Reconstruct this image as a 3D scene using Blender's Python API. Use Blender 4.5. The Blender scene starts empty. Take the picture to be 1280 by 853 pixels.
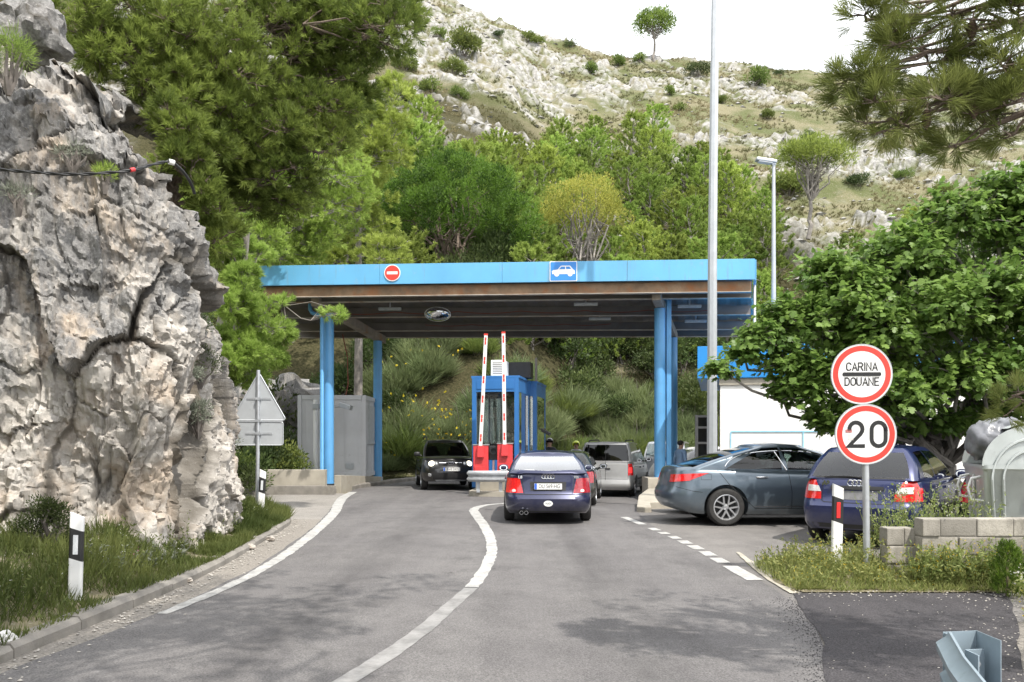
import bpy, bmesh, math, random
import numpy as np
from mathutils import Vector, Matrix
from mathutils.bvhtree import BVHTree

S = bpy.context.scene
COL = S.collection
R = math.radians

# ---------------------------------------------------------------- camera
CAMH = 1.6
cd = bpy.data.cameras.new("camera")
cam = bpy.data.objects.new("camera", cd)
COL.objects.link(cam)
cam.location = (0, 0, CAMH)
cam.rotation_euler = (R(90), 0, 0)
cd.sensor_width = 36.0
cd.lens = 28.8
cd.shift_y = 0.0965
cd.clip_start = 0.05
cd.clip_end = 3000
S.camera = cam

# ---------------------------------------------------------------- light
SUN_EL, SUN_AZ = 57.0, 34.0          # azimuth: degrees to the right of "straight behind the camera"
sx = math.cos(R(SUN_EL)) * math.sin(R(SUN_AZ))
sy = -math.cos(R(SUN_EL)) * math.cos(R(SUN_AZ))
sz = math.sin(R(SUN_EL))
SUNV = Vector((sx, sy, sz))
W = bpy.data.worlds.new("World")
S.world = W
W.use_nodes = True
nt = W.node_tree
bg = nt.nodes["Background"]
sky = nt.nodes.new("ShaderNodeTexSky")
sky.sky_type = 'NISHITA'
sky.sun_disc = False
sky.sun_elevation = R(SUN_EL)
sky.sun_rotation = math.atan2(sx, sy)
sky.air_density = 1.0
sky.dust_density = 6.0
sky.ozone_density = 1.0
# thin bright cloud over the clear sky
tcw = nt.nodes.new('ShaderNodeTexCoord')
mpw = nt.nodes.new('ShaderNodeMapping')
mpw.inputs['Scale'].default_value = (1, 1, 2.5)
nzw = nt.nodes.new('ShaderNodeTexNoise')
nzw.inputs['Scale'].default_value = 1.6
nzw.inputs['Detail'].default_value = 6
nt.links.new(tcw.outputs['Generated'], mpw.inputs[0])
nt.links.new(mpw.outputs[0], nzw.inputs['Vector'])
rpw = nt.nodes.new('ShaderNodeValToRGB')
rpw.color_ramp.elements[0].position = 0.25
rpw.color_ramp.elements[0].color = (0.72, 0.72, 0.72, 1)
rpw.color_ramp.elements[1].position = 0.6
rpw.color_ramp.elements[1].color = (0.96, 0.96, 0.96, 1)
nt.links.new(nzw.outputs['Fac'], rpw.inputs[0])
mxw = nt.nodes.new('ShaderNodeMix')
mxw.data_type = 'RGBA'
mxw.inputs[7].default_value = (7.9, 8.05, 8.3, 1)
nt.links.new(rpw.outputs[0], mxw.inputs[0])
nt.links.new(sky.outputs[0], mxw.inputs[6])
nt.links.new(mxw.outputs[2], bg.inputs[0])
bg.inputs[1].default_value = 0.15
sd = bpy.data.lights.new("sun", 'SUN')
sun = bpy.data.objects.new("sun", sd)
COL.objects.link(sun)
sun.rotation_euler = SUNV.to_track_quat('Z', 'Y').to_euler()
sd.energy = 3.0
sd.angle = R(0.53)
sd.color = (1.0, 0.95, 0.87)

S.view_settings.view_transform = 'Standard'
S.view_settings.look = 'None'
S.view_settings.exposure = 0.88
S.view_settings.gamma = 1.0
S.view_settings.use_curve_mapping = False
S.cycles.use_denoising = True
S.cycles.max_bounces = 8
S.cycles.diffuse_bounces = 3
S.cycles.glossy_bounces = 3
S.cycles.transmission_bounces = 4
S.cycles.transparent_max_bounces = 8
S.cycles.caustics_reflective = False
S.cycles.caustics_refractive = False
S.cycles.sample_clamp_indirect = 6.0
# ================================================================ helpers
rng = np.random.default_rng(7)
F = 1024.0


def P(px, py, Y):
    """a photo pixel at a distance Y in metres -> a world point"""
    return np.array([(px - 640) * Y / F, Y, CAMH + (550 - py) * Y / F])


def sstep(a, b, x):
    t = np.clip((np.asarray(x, float) - a) / (b - a), 0, 1)
    return t * t * (3 - 2 * t)


def _hash(i, j, k, seed):
    h = (i * 374761393 + j * 668265263 + k * 2147483647 + seed * 974634631) & 0xFFFFFFFF
    h = ((h ^ (h >> 13)) * 1274126177) & 0xFFFFFFFF
    h = ((h ^ (h >> 15)) * 2246822519) & 0xFFFFFFFF
    return (h ^ (h >> 16)) & 0xFFFFFFFF


def hash01(i, j, k, seed=0):
    return _hash(i.astype(np.int64), j.astype(np.int64), k.astype(np.int64), seed) / 4294967295.0


def vnoise(p, seed=0):
    p = np.asarray(p, float)
    i = np.floor(p).astype(np.int64)
    f = p - i
    f = f * f * f * (f * (f * 6 - 15) + 10)
    r = 0
    for a in (0, 1):
        for b in (0, 1):
            for c in (0, 1):
                w = (f[:, 0] if a else 1 - f[:, 0]) * (f[:, 1] if b else 1 - f[:, 1]) * (f[:, 2] if c else 1 - f[:, 2])
                r = r + w * hash01(i[:, 0] + a, i[:, 1] + b, i[:, 2] + c, seed)
    return r * 2 - 1


def fbm(p, o=4, seed=0, gain=0.5):
    r, a, s = 0, 1.0, 0
    p = np.asarray(p, float).copy()
    for k in range(o):
        r = r + a * vnoise(p, seed + k * 17)
        s += a
        a *= gain
        p = p * 2.03 + 11.3
    return r / s


def worley(p, seed=0):
    p = np.asarray(p, float)
    i = np.floor(p).astype(np.int64)
    f1 = np.full(len(p), 9.0)
    f2 = np.full(len(p), 9.0)
    cid = np.zeros(len(p))
    for a in (-1, 0, 1):
        for b in (-1, 0, 1):
            for c in (-1, 0, 1):
                x, y, z = i[:, 0] + a, i[:, 1] + b, i[:, 2] + c
                q = np.stack([x + hash01(x, y, z, seed), y + hash01(x, y, z, seed + 1), z + hash01(x, y, z, seed + 2)], 1)
                d = np.sqrt(((q - p) ** 2).sum(1))
                m = d < f1
                f2 = np.where(m, f1, np.minimum(f2, d))
                cid = np.where(m, hash01(x, y, z, seed + 3), cid)
                f1 = np.where(m, d, f1)
    return f1, f2, cid


def link(o, parent=None):
    COL.objects.link(o)
    if parent is not None:
        o.parent = parent
    return o


def tag(o, label=None, cat=None, group=None, kind=None):
    if label: o['label'] = label
    if cat: o['category'] = cat
    if group: o['group'] = group
    if kind: o['kind'] = kind
    return o


def empty(name, loc=(0, 0, 0), rz=0.0, parent=None):
    o = bpy.data.objects.new(name, None)
    o.empty_display_size = 0.2
    o.location = loc
    o.rotation_euler = (0, 0, rz)
    return link(o, parent)


def mesh_np(name, V, Fc, mat, parent=None, smooth=False, tint=None, loc=None, sharp=None):
    """V (n,3) float, Fc (m,k) int: one mesh object"""
    me = bpy.data.meshes.new(name)
    V = np.ascontiguousarray(V, dtype=np.float32)
    Fc = np.asarray(Fc)
    me.vertices.add(len(V))
    me.vertices.foreach_set('co', V.ravel())
    k = Fc.shape[1]
    me.loops.add(Fc.size)
    me.loops.foreach_set('vertex_index', Fc.astype(np.int32).ravel())
    me.polygons.add(len(Fc))
    me.polygons.foreach_set('loop_start', np.arange(0, Fc.size, k, dtype=np.int32))
    if smooth:
        me.polygons.foreach_set('use_smooth', np.ones(len(Fc), bool))
    else:
        me.polygons.foreach_set('use_smooth', np.zeros(len(Fc), bool))
    me.update(calc_edges=True)
    if tint is not None:
        for an, arr, dom in (tint if isinstance(tint, list) else [('tint', tint, 'FACE')]):
            at = me.attributes.new(an, 'FLOAT', dom)
            at.data.foreach_set('value', np.asarray(arr, np.float32))
    if mat: me.materials.append(mat)
    if sharp: me.set_sharp_from_angle(angle=R(sharp))
    o = bpy.data.objects.new(name, me)
    if loc is not None: o.location = loc
    return link(o, parent)


class MB:
    """collects shapes, builds one mesh object (with several material slots)"""
    def __init__(s):
        s.v, s.f, s.m, s.mats = [], [], [], []

    def slot(s, mat):
        if mat is None: return 0
        if mat not in s.mats: s.mats.append(mat)
        return s.mats.index(mat)

    def add(s, vs, fs, mat=None):
        b = len(s.v)
        s.v += [tuple(float(c) for c in q) for q in vs]
        k = s.slot(mat)
        for f in fs:
            s.f.append([b + int(i) for i in f])
            s.m.append(k)
        return s

    def box(s, c, d, mat=None, rz=0.0, M=None, taper=1.0):
        x, y, z = d[0] / 2, d[1] / 2, d[2] / 2
        vs = []
        for sz_ in (-1, 1):
            t = taper if sz_ > 0 else 1
            for a, b in ((-1, -1), (1, -1), (1, 1), (-1, 1)):
                vs.append(Vector((a * x * t, b * y * t, sz_ * z)))
        if M is None:
            M = Matrix.Rotation(rz, 4, 'Z')
        vs = [(M @ q) + Vector(c) for q in vs]
        return s.add(vs, [(3, 2, 1, 0), (4, 5, 6, 7), (0, 1, 5, 4), (1, 2, 6, 5), (2, 3, 7, 6), (3, 0, 4, 7)], mat)

    def tube(s, pts, rad, n=8, mat=None, cap=True):
        pts = [Vector(p) for p in pts]
        if not hasattr(rad, '__len__'): rad = [rad] * len(pts)
        vs, fs = [], []
        up = None
        for i, p in enumerate(pts):
            a = pts[max(0, i - 1)]
            b = pts[min(len(pts) - 1, i + 1)]
            d = (b - a).normalized()
            if up is None:
                up = Vector((0, 0, 1)) if abs(d.z) < 0.9 else Vector((1, 0, 0))
            x = d.cross(up).normalized()
            y = x.cross(d).normalized()
            up = y
            for k in range(n):
                t = 2 * math.pi * k / n
                vs.append(p + (x * math.cos(t) + y * math.sin(t)) * rad[i])
        for i in range(len(pts) - 1):
            for k in range(n):
                fs.append((i * n + k, (i + 1) * n + k, (i + 1) * n + (k + 1) % n, i * n + (k + 1) % n))
        if cap:
            fs.append(tuple(range(n)))
            fs.append(tuple(reversed(range((len(pts) - 1) * n, len(pts) * n))))
        return s.add(vs, fs, mat)

    def prism(s, poly, M, depth, mat=None):
        """poly: 2-D points (ccw), extruded along local z from 0 to depth, moved by matrix M"""
        n = len(poly)
        vs = [M @ Vector((x, y, 0)) for x, y in poly] + [M @ Vector((x, y, depth)) for x, y in poly]
        fs = [tuple(reversed(range(n))), tuple(range(n, 2 * n))]
        fs += [(i, (i + 1) % n, n + (i + 1) % n, n + i) for i in range(n)]
        return s.add(vs, fs, mat)

    def grid(s, G, mat=None):
        """G (a,b,3) array -> quads"""
        G = np.asarray(G, float)
        a, b, _ = G.shape
        idx = np.arange(a * b).reshape(a, b)
        fs = np.stack([idx[:-1, :-1], idx[1:, :-1], idx[1:, 1:], idx[:-1, 1:]], -1).reshape(-1, 4)
        return s.add(G.reshape(-1, 3), fs, mat)

    def lathe(s, prof, M, n=24, mat=None):
        """prof [(r,z)] turned about local z"""
        vs, fs = [], []
        for r, z in prof:
            for k in range(n):
                t = 2 * math.pi * k / n
                vs.append(M @ Vector((r * math.cos(t), r * math.sin(t), z)))
        for i in range(len(prof) - 1):
            for k in range(n):
                fs.append((i * n + k, i * n + (k + 1) % n, (i + 1) * n + (k + 1) % n, (i + 1) * n + k))
        return s.add(vs, fs, mat)

    def blob(s, c, r, mat=None, n=12, m=8, M=None, p=1.0):
        """ellipsoid; p<1 makes it boxier"""
        vs, fs = [], []
        for i in range(m + 1):
            a = math.pi * i / m
            for k in range(n):
                t = 2 * math.pi * k / n
                q = [math.sin(a) * math.cos(t), math.sin(a) * math.sin(t), math.cos(a)]
                q = Vector([math.copysign(abs(u) ** p, u) * w for u, w in zip(q, r)])
                if M is not None: q = M @ q
                vs.append(q + Vector(c))
        for i in range(m):
            for k in range(n):
                fs.append((i * n + k, (i + 1) * n + k, (i + 1) * n + (k + 1) % n, i * n + (k + 1) % n))
        return s.add(vs, fs, mat)

    def build(s, name, mat=None, parent=None, smooth=None, bevel=0.0, loc=None, rz=0.0, fix=True):
        me = bpy.data.meshes.new(name)
        me.from_pydata(s.v, [], s.f)
        mats = s.mats or [mat]
        if mat is not None and s.mats and mat not in s.mats: mats = s.mats
        for q in mats:
            if q: me.materials.append(q)
        me.polygons.foreach_set('material_index', np.array(s.m, np.int32))
        if fix or bevel > 0:
            bm = bmesh.new()
            bm.from_mesh(me)
            bmesh.ops.remove_doubles(bm, verts=bm.verts, dist=1e-5)
            bmesh.ops.recalc_face_normals(bm, faces=bm.faces)
            if bevel > 0:
                es = [e for e in bm.edges if len(e.link_faces) == 2 and e.calc_face_angle(0) > R(35)]
                bmesh.ops.bevel(bm, geom=es, offset=bevel, segments=2, affect='EDGES', profile=0.6)
            bm.to_mesh(me)
            bm.free()
        if smooth:
            me.polygons.foreach_set('use_smooth', np.ones(len(me.polygons), bool))
            me.set_sharp_from_angle(angle=R(smooth))
        me.update()
        o = bpy.data.objects.new(name, me)
        if loc is not None: o.location = loc
        o.rotation_euler = (0, 0, rz)
        return link(o, parent)


def copy_tree(o, parent=None):
    c = o.copy()
    COL.objects.link(c)
    if parent is not None: c.parent = parent
    for ch in list(o.children):
        copy_tree(ch, c)
    return c


# ---------------------------------------------------------------- materials
MATS = {}


def nodes(name):
    m = bpy.data.materials.new(name)
    m.use_nodes = True
    n = m.node_tree
    return m, n, n.nodes['Principled BSDF'], n.nodes['Material Output']


def N(n, typ, **kw):
    q = n.nodes.new(typ)
    for k, v in kw.items():
        if k in q.inputs.keys() if isinstance(k, str) else False:
            q.inputs[k].default_value = v
        else:
            setattr(q, k, v)
    return q


def texco(n, which='Object', scale=None):
    tc = n.nodes.new('ShaderNodeTexCoord')
    o = tc.outputs[which]
    if scale is not None:
        mp = n.nodes.new('ShaderNodeMapping')
        mp.inputs['Scale'].default_value = scale
        n.links.new(o, mp.inputs[0])
        o = mp.outputs[0]
    return o


def noise(n, co, scale, detail=4, rough=0.55):
    q = n.nodes.new('ShaderNodeTexNoise')
    q.inputs['Scale'].default_value = scale
    q.inputs['Detail'].default_value = detail
    q.inputs['Roughness'].default_value = rough
    n.links.new(co, q.inputs['Vector'])
    return q.outputs['Fac']


def ramp(n, fac, stops):
    q = n.nodes.new('ShaderNodeValToRGB')
    e = q.color_ramp.elements
    while len(e) < len(stops): e.new(0.5)
    for i, (p, c) in enumerate(stops):
        e[i].position = p
        e[i].color = (*c, 1) if hasattr(c, '__len__') else (c, c, c, 1)
    n.links.new(fac, q.inputs[0])
    return q.outputs[0]


def mix(n, fac, a, b, mode='MIX'):
    q = n.nodes.new('ShaderNodeMix')
    q.data_type = 'RGBA'
    q.blend_type = mode
    for sock, v in ((q.inputs[0], fac), (q.inputs[6], a), (q.inputs[7], b)):
        if hasattr(v, 'is_linked') or hasattr(v, 'links'):
            n.links.new(v, sock)
        elif hasattr(v, '__len__'):
            sock.default_value = (*v, 1) if len(v) == 3 else v
        else:
            sock.default_value = v
    return q.outputs[2]


def bump(n, bs, h, strength, dist=0.02):
    q = n.nodes.new('ShaderNodeBump')
    q.inputs['Strength'].default_value = strength
    q.inputs['Distance'].default_value = dist
    n.links.new(h, q.inputs['Height'])
    n.links.new(q.outputs[0], bs.inputs['Normal'])


def pbr(name, col, rough=0.5, metal=0.0, var=0.12, scale=6.0, bmp=0.0, bscale=40.0, coat=0.0, spec=0.5, emit=None, dirt=None, streak=None):
    if name in MATS: return MATS[name]
    m, n, b, _ = nodes(name)
    b.inputs['Roughness'].default_value = rough
    b.inputs['Metallic'].default_value = metal
    b.inputs['Specular IOR Level'].default_value = spec
    if coat:
        b.inputs['Coat Weight'].default_value = coat
        b.inputs['Coat Roughness'].default_value = 0.04
    co = texco(n)
    f = noise(n, co, scale, 5)
    lo = [c * (1 - var) for c in col]
    hi = [min(1, c * (1 + var)) for c in col]
    c = ramp(n, f, [(0.3, lo), (0.7, hi)])
    if dirt:
        d = ramp(n, noise(n, co, dirt[1], 6, 0.65), [(dirt[2], 0), (dirt[2] + 0.18, 1)])
        c = mix(n, d, c, dirt[0])
    if streak:      # rain streaks: long in z
        d = ramp(n, noise(n, texco(n, 'Object', (1, 1, 0.07)), streak[1], 6, 0.7), [(streak[2], 0), (streak[2] + 0.14, streak[3])])
        c = mix(n, d, c, streak[0])
    n.links.new(c, b.inputs['Base Color'])
    if emit:
        b.inputs['Emission Color'].default_value = (*col, 1)
        b.inputs['Emission Strength'].default_value = emit
    if bmp:
        bump(n, b, noise(n, co, bscale, 4), bmp)
    MATS[name] = m
    return m


def leafmat(name, a, b_, rnd=0.25, trans=0.35, rough=0.6):
    """foliage: two leaf colours chosen per leaf by the 'tint' attribute; each plant a little lighter or darker"""
    m, n, b, out = nodes(name)
    at = n.nodes.new('ShaderNodeAttribute')
    at.attribute_name = 'tint'
    c = mix(n, at.outputs['Fac'], a, b_)
    oi = n.nodes.new('ShaderNodeObjectInfo')
    hv = n.nodes.new('ShaderNodeHueSaturation')
    mr = n.nodes.new('ShaderNodeMapRange')
    mr.inputs['To Min'].default_value = 1 - rnd
    mr.inputs['To Max'].default_value = 1 + rnd
    n.links.new(oi.outputs['Random'], mr.inputs['Value'])
    n.links.new(mr.outputs[0], hv.inputs['Value'])
    mr2 = n.nodes.new('ShaderNodeMapRange')
    mr2.inputs['To Min'].default_value = 0.485
    mr2.inputs['To Max'].default_value = 0.512
    sp = n.nodes.new('ShaderNodeMath')
    sp.operation = 'FRACT'
    ml = n.nodes.new('ShaderNodeMath')
    ml.operation = 'MULTIPLY'
    ml.inputs[1].default_value = 7.31
    n.links.new(oi.outputs['Random'], ml.inputs[0])
    n.links.new(ml.outputs[0], sp.inputs[0])
    n.links.new(sp.outputs[0], mr2.inputs['Value'])
    n.links.new(mr2.outputs[0], hv.inputs['Hue'])
    n.links.new(c, hv.inputs['Color'])
    c = hv.outputs[0]
    n.links.new(c, b.inputs['Base Color'])
    b.inputs['Roughness'].default_value = rough
    b.inputs['Specular IOR Level'].default_value = 0.3
    tr = n.nodes.new('ShaderNodeBsdfTranslucent')
    n.links.new(c, tr.inputs[0])
    mx = n.nodes.new('ShaderNodeMixShader')
    mx.inputs[0].default_value = trans
    n.links.new(b.outputs[0], mx.inputs[1])
    n.links.new(tr.outputs[0], mx.inputs[2])
    n.links.new(mx.outputs[0], out.inputs[0])
    return m


def glassmat(name, tint, refl=1.0, rough=0.02):
    m, n, b, out = nodes(name)
    n.nodes.remove(b)
    tr = n.nodes.new('ShaderNodeBsdfTransparent')
    tr.inputs[0].default_value = (*tint, 1)
    gl = n.nodes.new('ShaderNodeBsdfGlossy')
    gl.inputs['Roughness'].default_value = rough
    gl.inputs[0].default_value = (1, 1, 1, 1)
    fr = n.nodes.new('ShaderNodeFresnel')
    fr.inputs[0].default_value = 1.52
    ml = n.nodes.new('ShaderNodeMath')
    ml.operation = 'MULTIPLY'
    ml.use_clamp = True
    ml.inputs[1].default_value = refl
    n.links.new(fr.outputs[0], ml.inputs[0])
    mx = n.nodes.new('ShaderNodeMixShader')
    n.links.new(ml.outputs[0], mx.inputs[0])
    n.links.new(tr.outputs[0], mx.inputs[1])
    n.links.new(gl.outputs[0], mx.inputs[2])
    n.links.new(mx.outputs[0], out.inputs[0])
    return m


# ---------------------------------------------------------------- writing
def text_mesh(name, s, size, mat, parent, M, depth=0.002, sx_=1.0, bold=0.0):
    """flat lettering, centred, in the local xy plane of M"""
    cu = bpy.data.curves.new(name, 'FONT')
    cu.body = s
    cu.size = size
    cu.align_x = 'CENTER'
    cu.align_y = 'CENTER'
    cu.extrude = depth
    cu.offset = bold
    ob = bpy.data.objects.new(name, cu)
    COL.objects.link(ob)
    dg = bpy.context.evaluated_depsgraph_get()
    me = bpy.data.meshes.new_from_object(ob.evaluated_get(dg))
    bpy.data.objects.remove(ob)
    bpy.data.curves.remove(cu)
    me.transform(M @ Matrix.Diagonal((sx_, 1, 1, 1)))
    me.materials.clear()
    me.materials.append(mat)
    me.name = name
    o = bpy.data.objects.new(name, me)
    return link(o, parent)


def arc(cx, cy, rx, ry, a0, a1, n=10):
    return [(cx + rx * math.cos(R(a0 + (a1 - a0) * i / n)), cy + ry * math.sin(R(a0 + (a1 - a0) * i / n))) for i in range(n + 1)]


GLYPH = {   # strokes in a 1-high, ~0.6-wide box
    'C': [[(0.58, 0.82)] + arc(0.3, 0.7, 0.28, 0.3, 30, 180, 8) + arc(0.3, 0.3, 0.28, 0.3, 180, 330, 8)],
    'A': [[(0, 0), (0.3, 1), (0.6, 0)], [(0.1, 0.32), (0.5, 0.32)]],
    'R': [[(0, 0), (0, 1), (0.3, 1)] + arc(0.3, 0.74, 0.26, 0.26, 90, -90, 8) + [(0, 0.48)], [(0.32, 0.48), (0.58, 0)]],
    'I': [[(0.05, 0), (0.05, 1)]],
    'N': [[(0, 0), (0, 1), (0.56, 0), (0.56, 1)]],
    'D': [[(0, 0), (0, 1), (0.22, 1)] + arc(0.22, 0.62, 0.34, 0.38, 90, 0, 6) + arc(0.22, 0.38, 0.34, 0.38, 0, -90, 6) + [(0, 0)]],
    'O': [arc(0.3, 0.68, 0.3, 0.32, 0, 180, 10) + arc(0.3, 0.32, 0.3, 0.32, 180, 360, 10) + [(0.6, 0.68)]],
    'U': [[(0, 1), (0, 0.3)] + arc(0.28, 0.3, 0.28, 0.3, 180, 360, 10) + [(0.56, 1)]],
    'E': [[(0.5, 0), (0, 0), (0, 1), (0.5, 1)], [(0, 0.52), (0.42, 0.52)]],
    '2': [[(0.02, 0.72)] + arc(0.29, 0.72, 0.27, 0.28, 170, -20, 10) + [(0.47, 0.5), (0.0, 0.0), (0.58, 0.0)]],
    '0': [arc(0.29, 0.7, 0.29, 0.3, 0, 180, 10) + arc(0.29, 0.3, 0.29, 0.3, 180, 360, 10) + [(0.58, 0.7)]],
}
GW = {'I': 0.1, 'E': 0.5}


def stroke_text(name, s, h, w, mat, parent, M, gap=0.2, sq=1.0):
    """monoline lettering made of flat ribbons, centred"""
    mb = MB()
    tot = sum(GW.get(c, 0.58) * sq for c in s) + gap * (len(s) - 1)
    x = -tot / 2
    for c in s:
        for k, st in enumerate(GLYPH[c]):
            pts = [Vector(((x + q[0] * sq) * h, (q[1] - 0.5) * h, 0)) for q in st]
            vs = []
            for i, p in enumerate(pts):
                a = (p - pts[i - 1]).normalized() if i > 0 else (pts[1] - p).normalized()
                b = (pts[i + 1] - p).normalized() if i < len(pts) - 1 else a
                t = (a + b)
                t = t.normalized() if t.length > 1e-6 else a
                nn = Vector((-t.y, t.x, 0))
                kf = min(2.2, 1 / max(0.3, t.dot(a)))
                e = Vector((0, 0, 0))
                if i == 0: e = -a * w / 2
                if i == len(pts) - 1: e = a * w / 2
                vs.append(M @ (p + e + nn * w / 2 * kf + Vector((0, 0, 0.0006 * k))))
                vs.append(M @ (p + e - nn * w / 2 * kf + Vector((0, 0, 0.0006 * k))))
            mb.add(vs, [(2 * i, 2 * i + 1, 2 * i + 3, 2 * i + 2) for i in range(len(pts) - 1)])
        x += GW.get(c, 0.58) * sq + gap
    return mb.build(name, mat, parent, fix=False)


# ---------------------------------------------------------------- leaves and needles
def unit(v):
    return v / np.maximum(1e-9, np.linalg.norm(v, axis=-1, keepdims=True))


def rdir(n):
    return unit(rng.normal(size=(n, 3)))


class Leaves:
    """collects thin triangles (blades) or diamonds (leaves) for one mesh"""
    def __init__(s):
        s.V, s.F, s.T, s.n = [], [], [], 0

    def blades(s, base, d, ln, wd, tint):
        n = len(base)
        d = unit(d)
        side = unit(np.cross(d, rdir(n)))
        ln = np.broadcast_to(ln, n)[:, None]
        wd = np.broadcast_to(wd, n)[:, None]
        a, b, c = base - side * wd / 2, base + side * wd / 2, base + d * ln
        # a blade is a narrow diamond so that its middle is the widest
        m = base + d * ln * 0.45
        V = np.stack([base, m - side * wd / 2, c, m + side * wd / 2], 1).reshape(-1, 3)
        s.V.append(V)
        s.F.append(np.arange(4 * n).reshape(n, 4) + s.n)
        s.n += 4 * n
        s.T.append(np.broadcast_to(tint, n))
        return s

    def build(s, name, mat, parent=None, loc=None):
        return mesh_np(name, np.concatenate(s.V), np.concatenate(s.F), mat, parent, tint=np.concatenate(s.T), loc=loc)


def tufts(L, pos, axis, nb, ln, wd, spread, tint, along=0.0, tj=0.3):
    """needle tufts: nb needles around each pos, opening around its axis"""
    n = len(pos)
    p = np.repeat(pos, nb, 0)
    ax = np.repeat(unit(axis), nb, 0)
    ln_ = np.repeat(np.broadcast_to(ln, n), nb) * rng.uniform(0.7, 1.15, n * nb)
    t = rng.uniform(0, 1, n * nb)
    p = p + ax * (t * np.repeat(np.broadcast_to(along, n), nb))[:, None]
    d = ax + rdir(n * nb) * spread
    tt = np.clip(np.repeat(np.broadcast_to(tint, n), nb) + rng.uniform(-tj, tj, n * nb), 0, 1)
    L.blades(p, d, ln_, wd, tt)


def limb_path(a, b, sag=0.0, wob=0.1, n=6):
    a, b = np.array(a, float), np.array(b, float)
    ln = np.linalg.norm(b - a)
    pts = []
    for i in range(n + 1):
        t = i / n
        p = a * (1 - t) + b * t
        p = p + np.array([0, 0, sag * math.sin(math.pi * t) * ln])
        if 0 < i < n: p = p + rng.normal(size=3) * wob * ln * 0.12
        pts.append(p)
    return pts
# ================================================================ ground and hill
_RPX = np.array([-600, 0, 400, 500, 540, 575, 620, 660, 700, 760, 820, 900, 1000, 1100, 1280, 1700])
_RPY = np.array([-330, -230, -90, -28, -6, 8, 28, 40, 52, 66, 70, 77, 86, 88, 100, 125])
_RX = (_RPX - 640) / 8.0
_RZ = CAMH + (550 - _RPY) / F * 128


def drop(x, y):
    return -0.28 * sstep(17, 26, y) * sstep(-0.2, 1.8, x)


def H0(x, y):
    x = np.asarray(x, float)
    y = np.asarray(y, float)
    zr = np.interp(x, _RX, _RZ)
    y0 = 34.3 + 8.5 * sstep(-2, 5, x)
    d = y - y0
    g = np.clip(d, 0, None) / (128 - y0)
    hill = 2.2 * sstep(0, 6, d) + (zr - 2.2) * np.minimum(g, 1) - 0.32 * np.clip(y - 128, 0, None)
    hill = np.where(d > 0, hill, 0)
    xl = np.interp(y, [0, 8, 15.5, 17.5, 21, 24, 27, 33, 40], [-4.7, -5.6, -6.6, -9.0, -9.8, -9.6, -8.9, -8.4, -8.4])
    e = np.clip(xl - x, 0, None)
    st = np.interp(y, [0, 16, 18.5, 40], [2.6, 2.6, 1.0, 0.8])
    top = np.interp(y, [0, 10, 13, 17, 20, 40], [7.5, 5.0, 3.2, 1.8, 3.0, 3.5])
    left = top * (1 - np.exp(-st * e / top)) + 0.32 * e
    left = np.where(e > 0, left, 0)
    return np.maximum(hill, left) + drop(x, y)


def hillmask(x, y):
    y0 = 34.3 + 8.5 * sstep(-2, 5, x)
    return sstep(3, 14, y - y0)


def rockiness(x, y):
    """0 grass .. 1 bare limestone, with tilted ledges"""
    p = np.stack([x * 0.085, y * 0.11, 0 * x], 1)
    q = np.stack([x * 0.35 + y * 0.12, y * 0.55, 0 * x], 1)
    r = fbm(p, 3, 5) * 0.9 + fbm(q, 4, 9) * 0.75
    big = np.exp(-(((x + 6) / 13) ** 2 + ((y - 106) / 22) ** 2))      # the big outcrop left of centre
    return r + big * 0.75 + 0.03


def terrain(x, y):
    z = H0(x, y)
    m = hillmask(x, y)
    k = rockiness(x, y)
    rk = sstep(0.0, 0.35, k)
    p = np.stack([x, y, 0 * x], 1)
    f1, f2, cid = worley(np.stack([x * 0.42 + y * 0.1, y * 0.8, 0 * x], 1) + fbm(p * 0.5, 2, 3)[:, None] * 0.5, 21)
    g1, g2, cid2 = worley(np.stack([x * 1.3, y * 2.0, 0 * x], 1), 31)
    blk = (cid - 0.3) * 1.5 * sstep(0.02, 0.22, f2 - f1) + (cid2 - 0.3) * 0.45 * sstep(0.02, 0.3, g2 - g1)
    near = sstep(42, 70, y)
    z = z + m * (rk * blk * (0.35 + 0.65 * near) + fbm(p * 0.22, 3, 2) * 0.8 + fbm(p * 1.1, 3, 8) * 0.16)
    # cracks between rocks stay vegetated
    col = rk * sstep(0.02, 0.12, f2 - f1) * sstep(0.0, 0.12, g2 - g1) * m * sstep(50, 75, y + 12 * sstep(20, 45, x))
    return z, col


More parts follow.
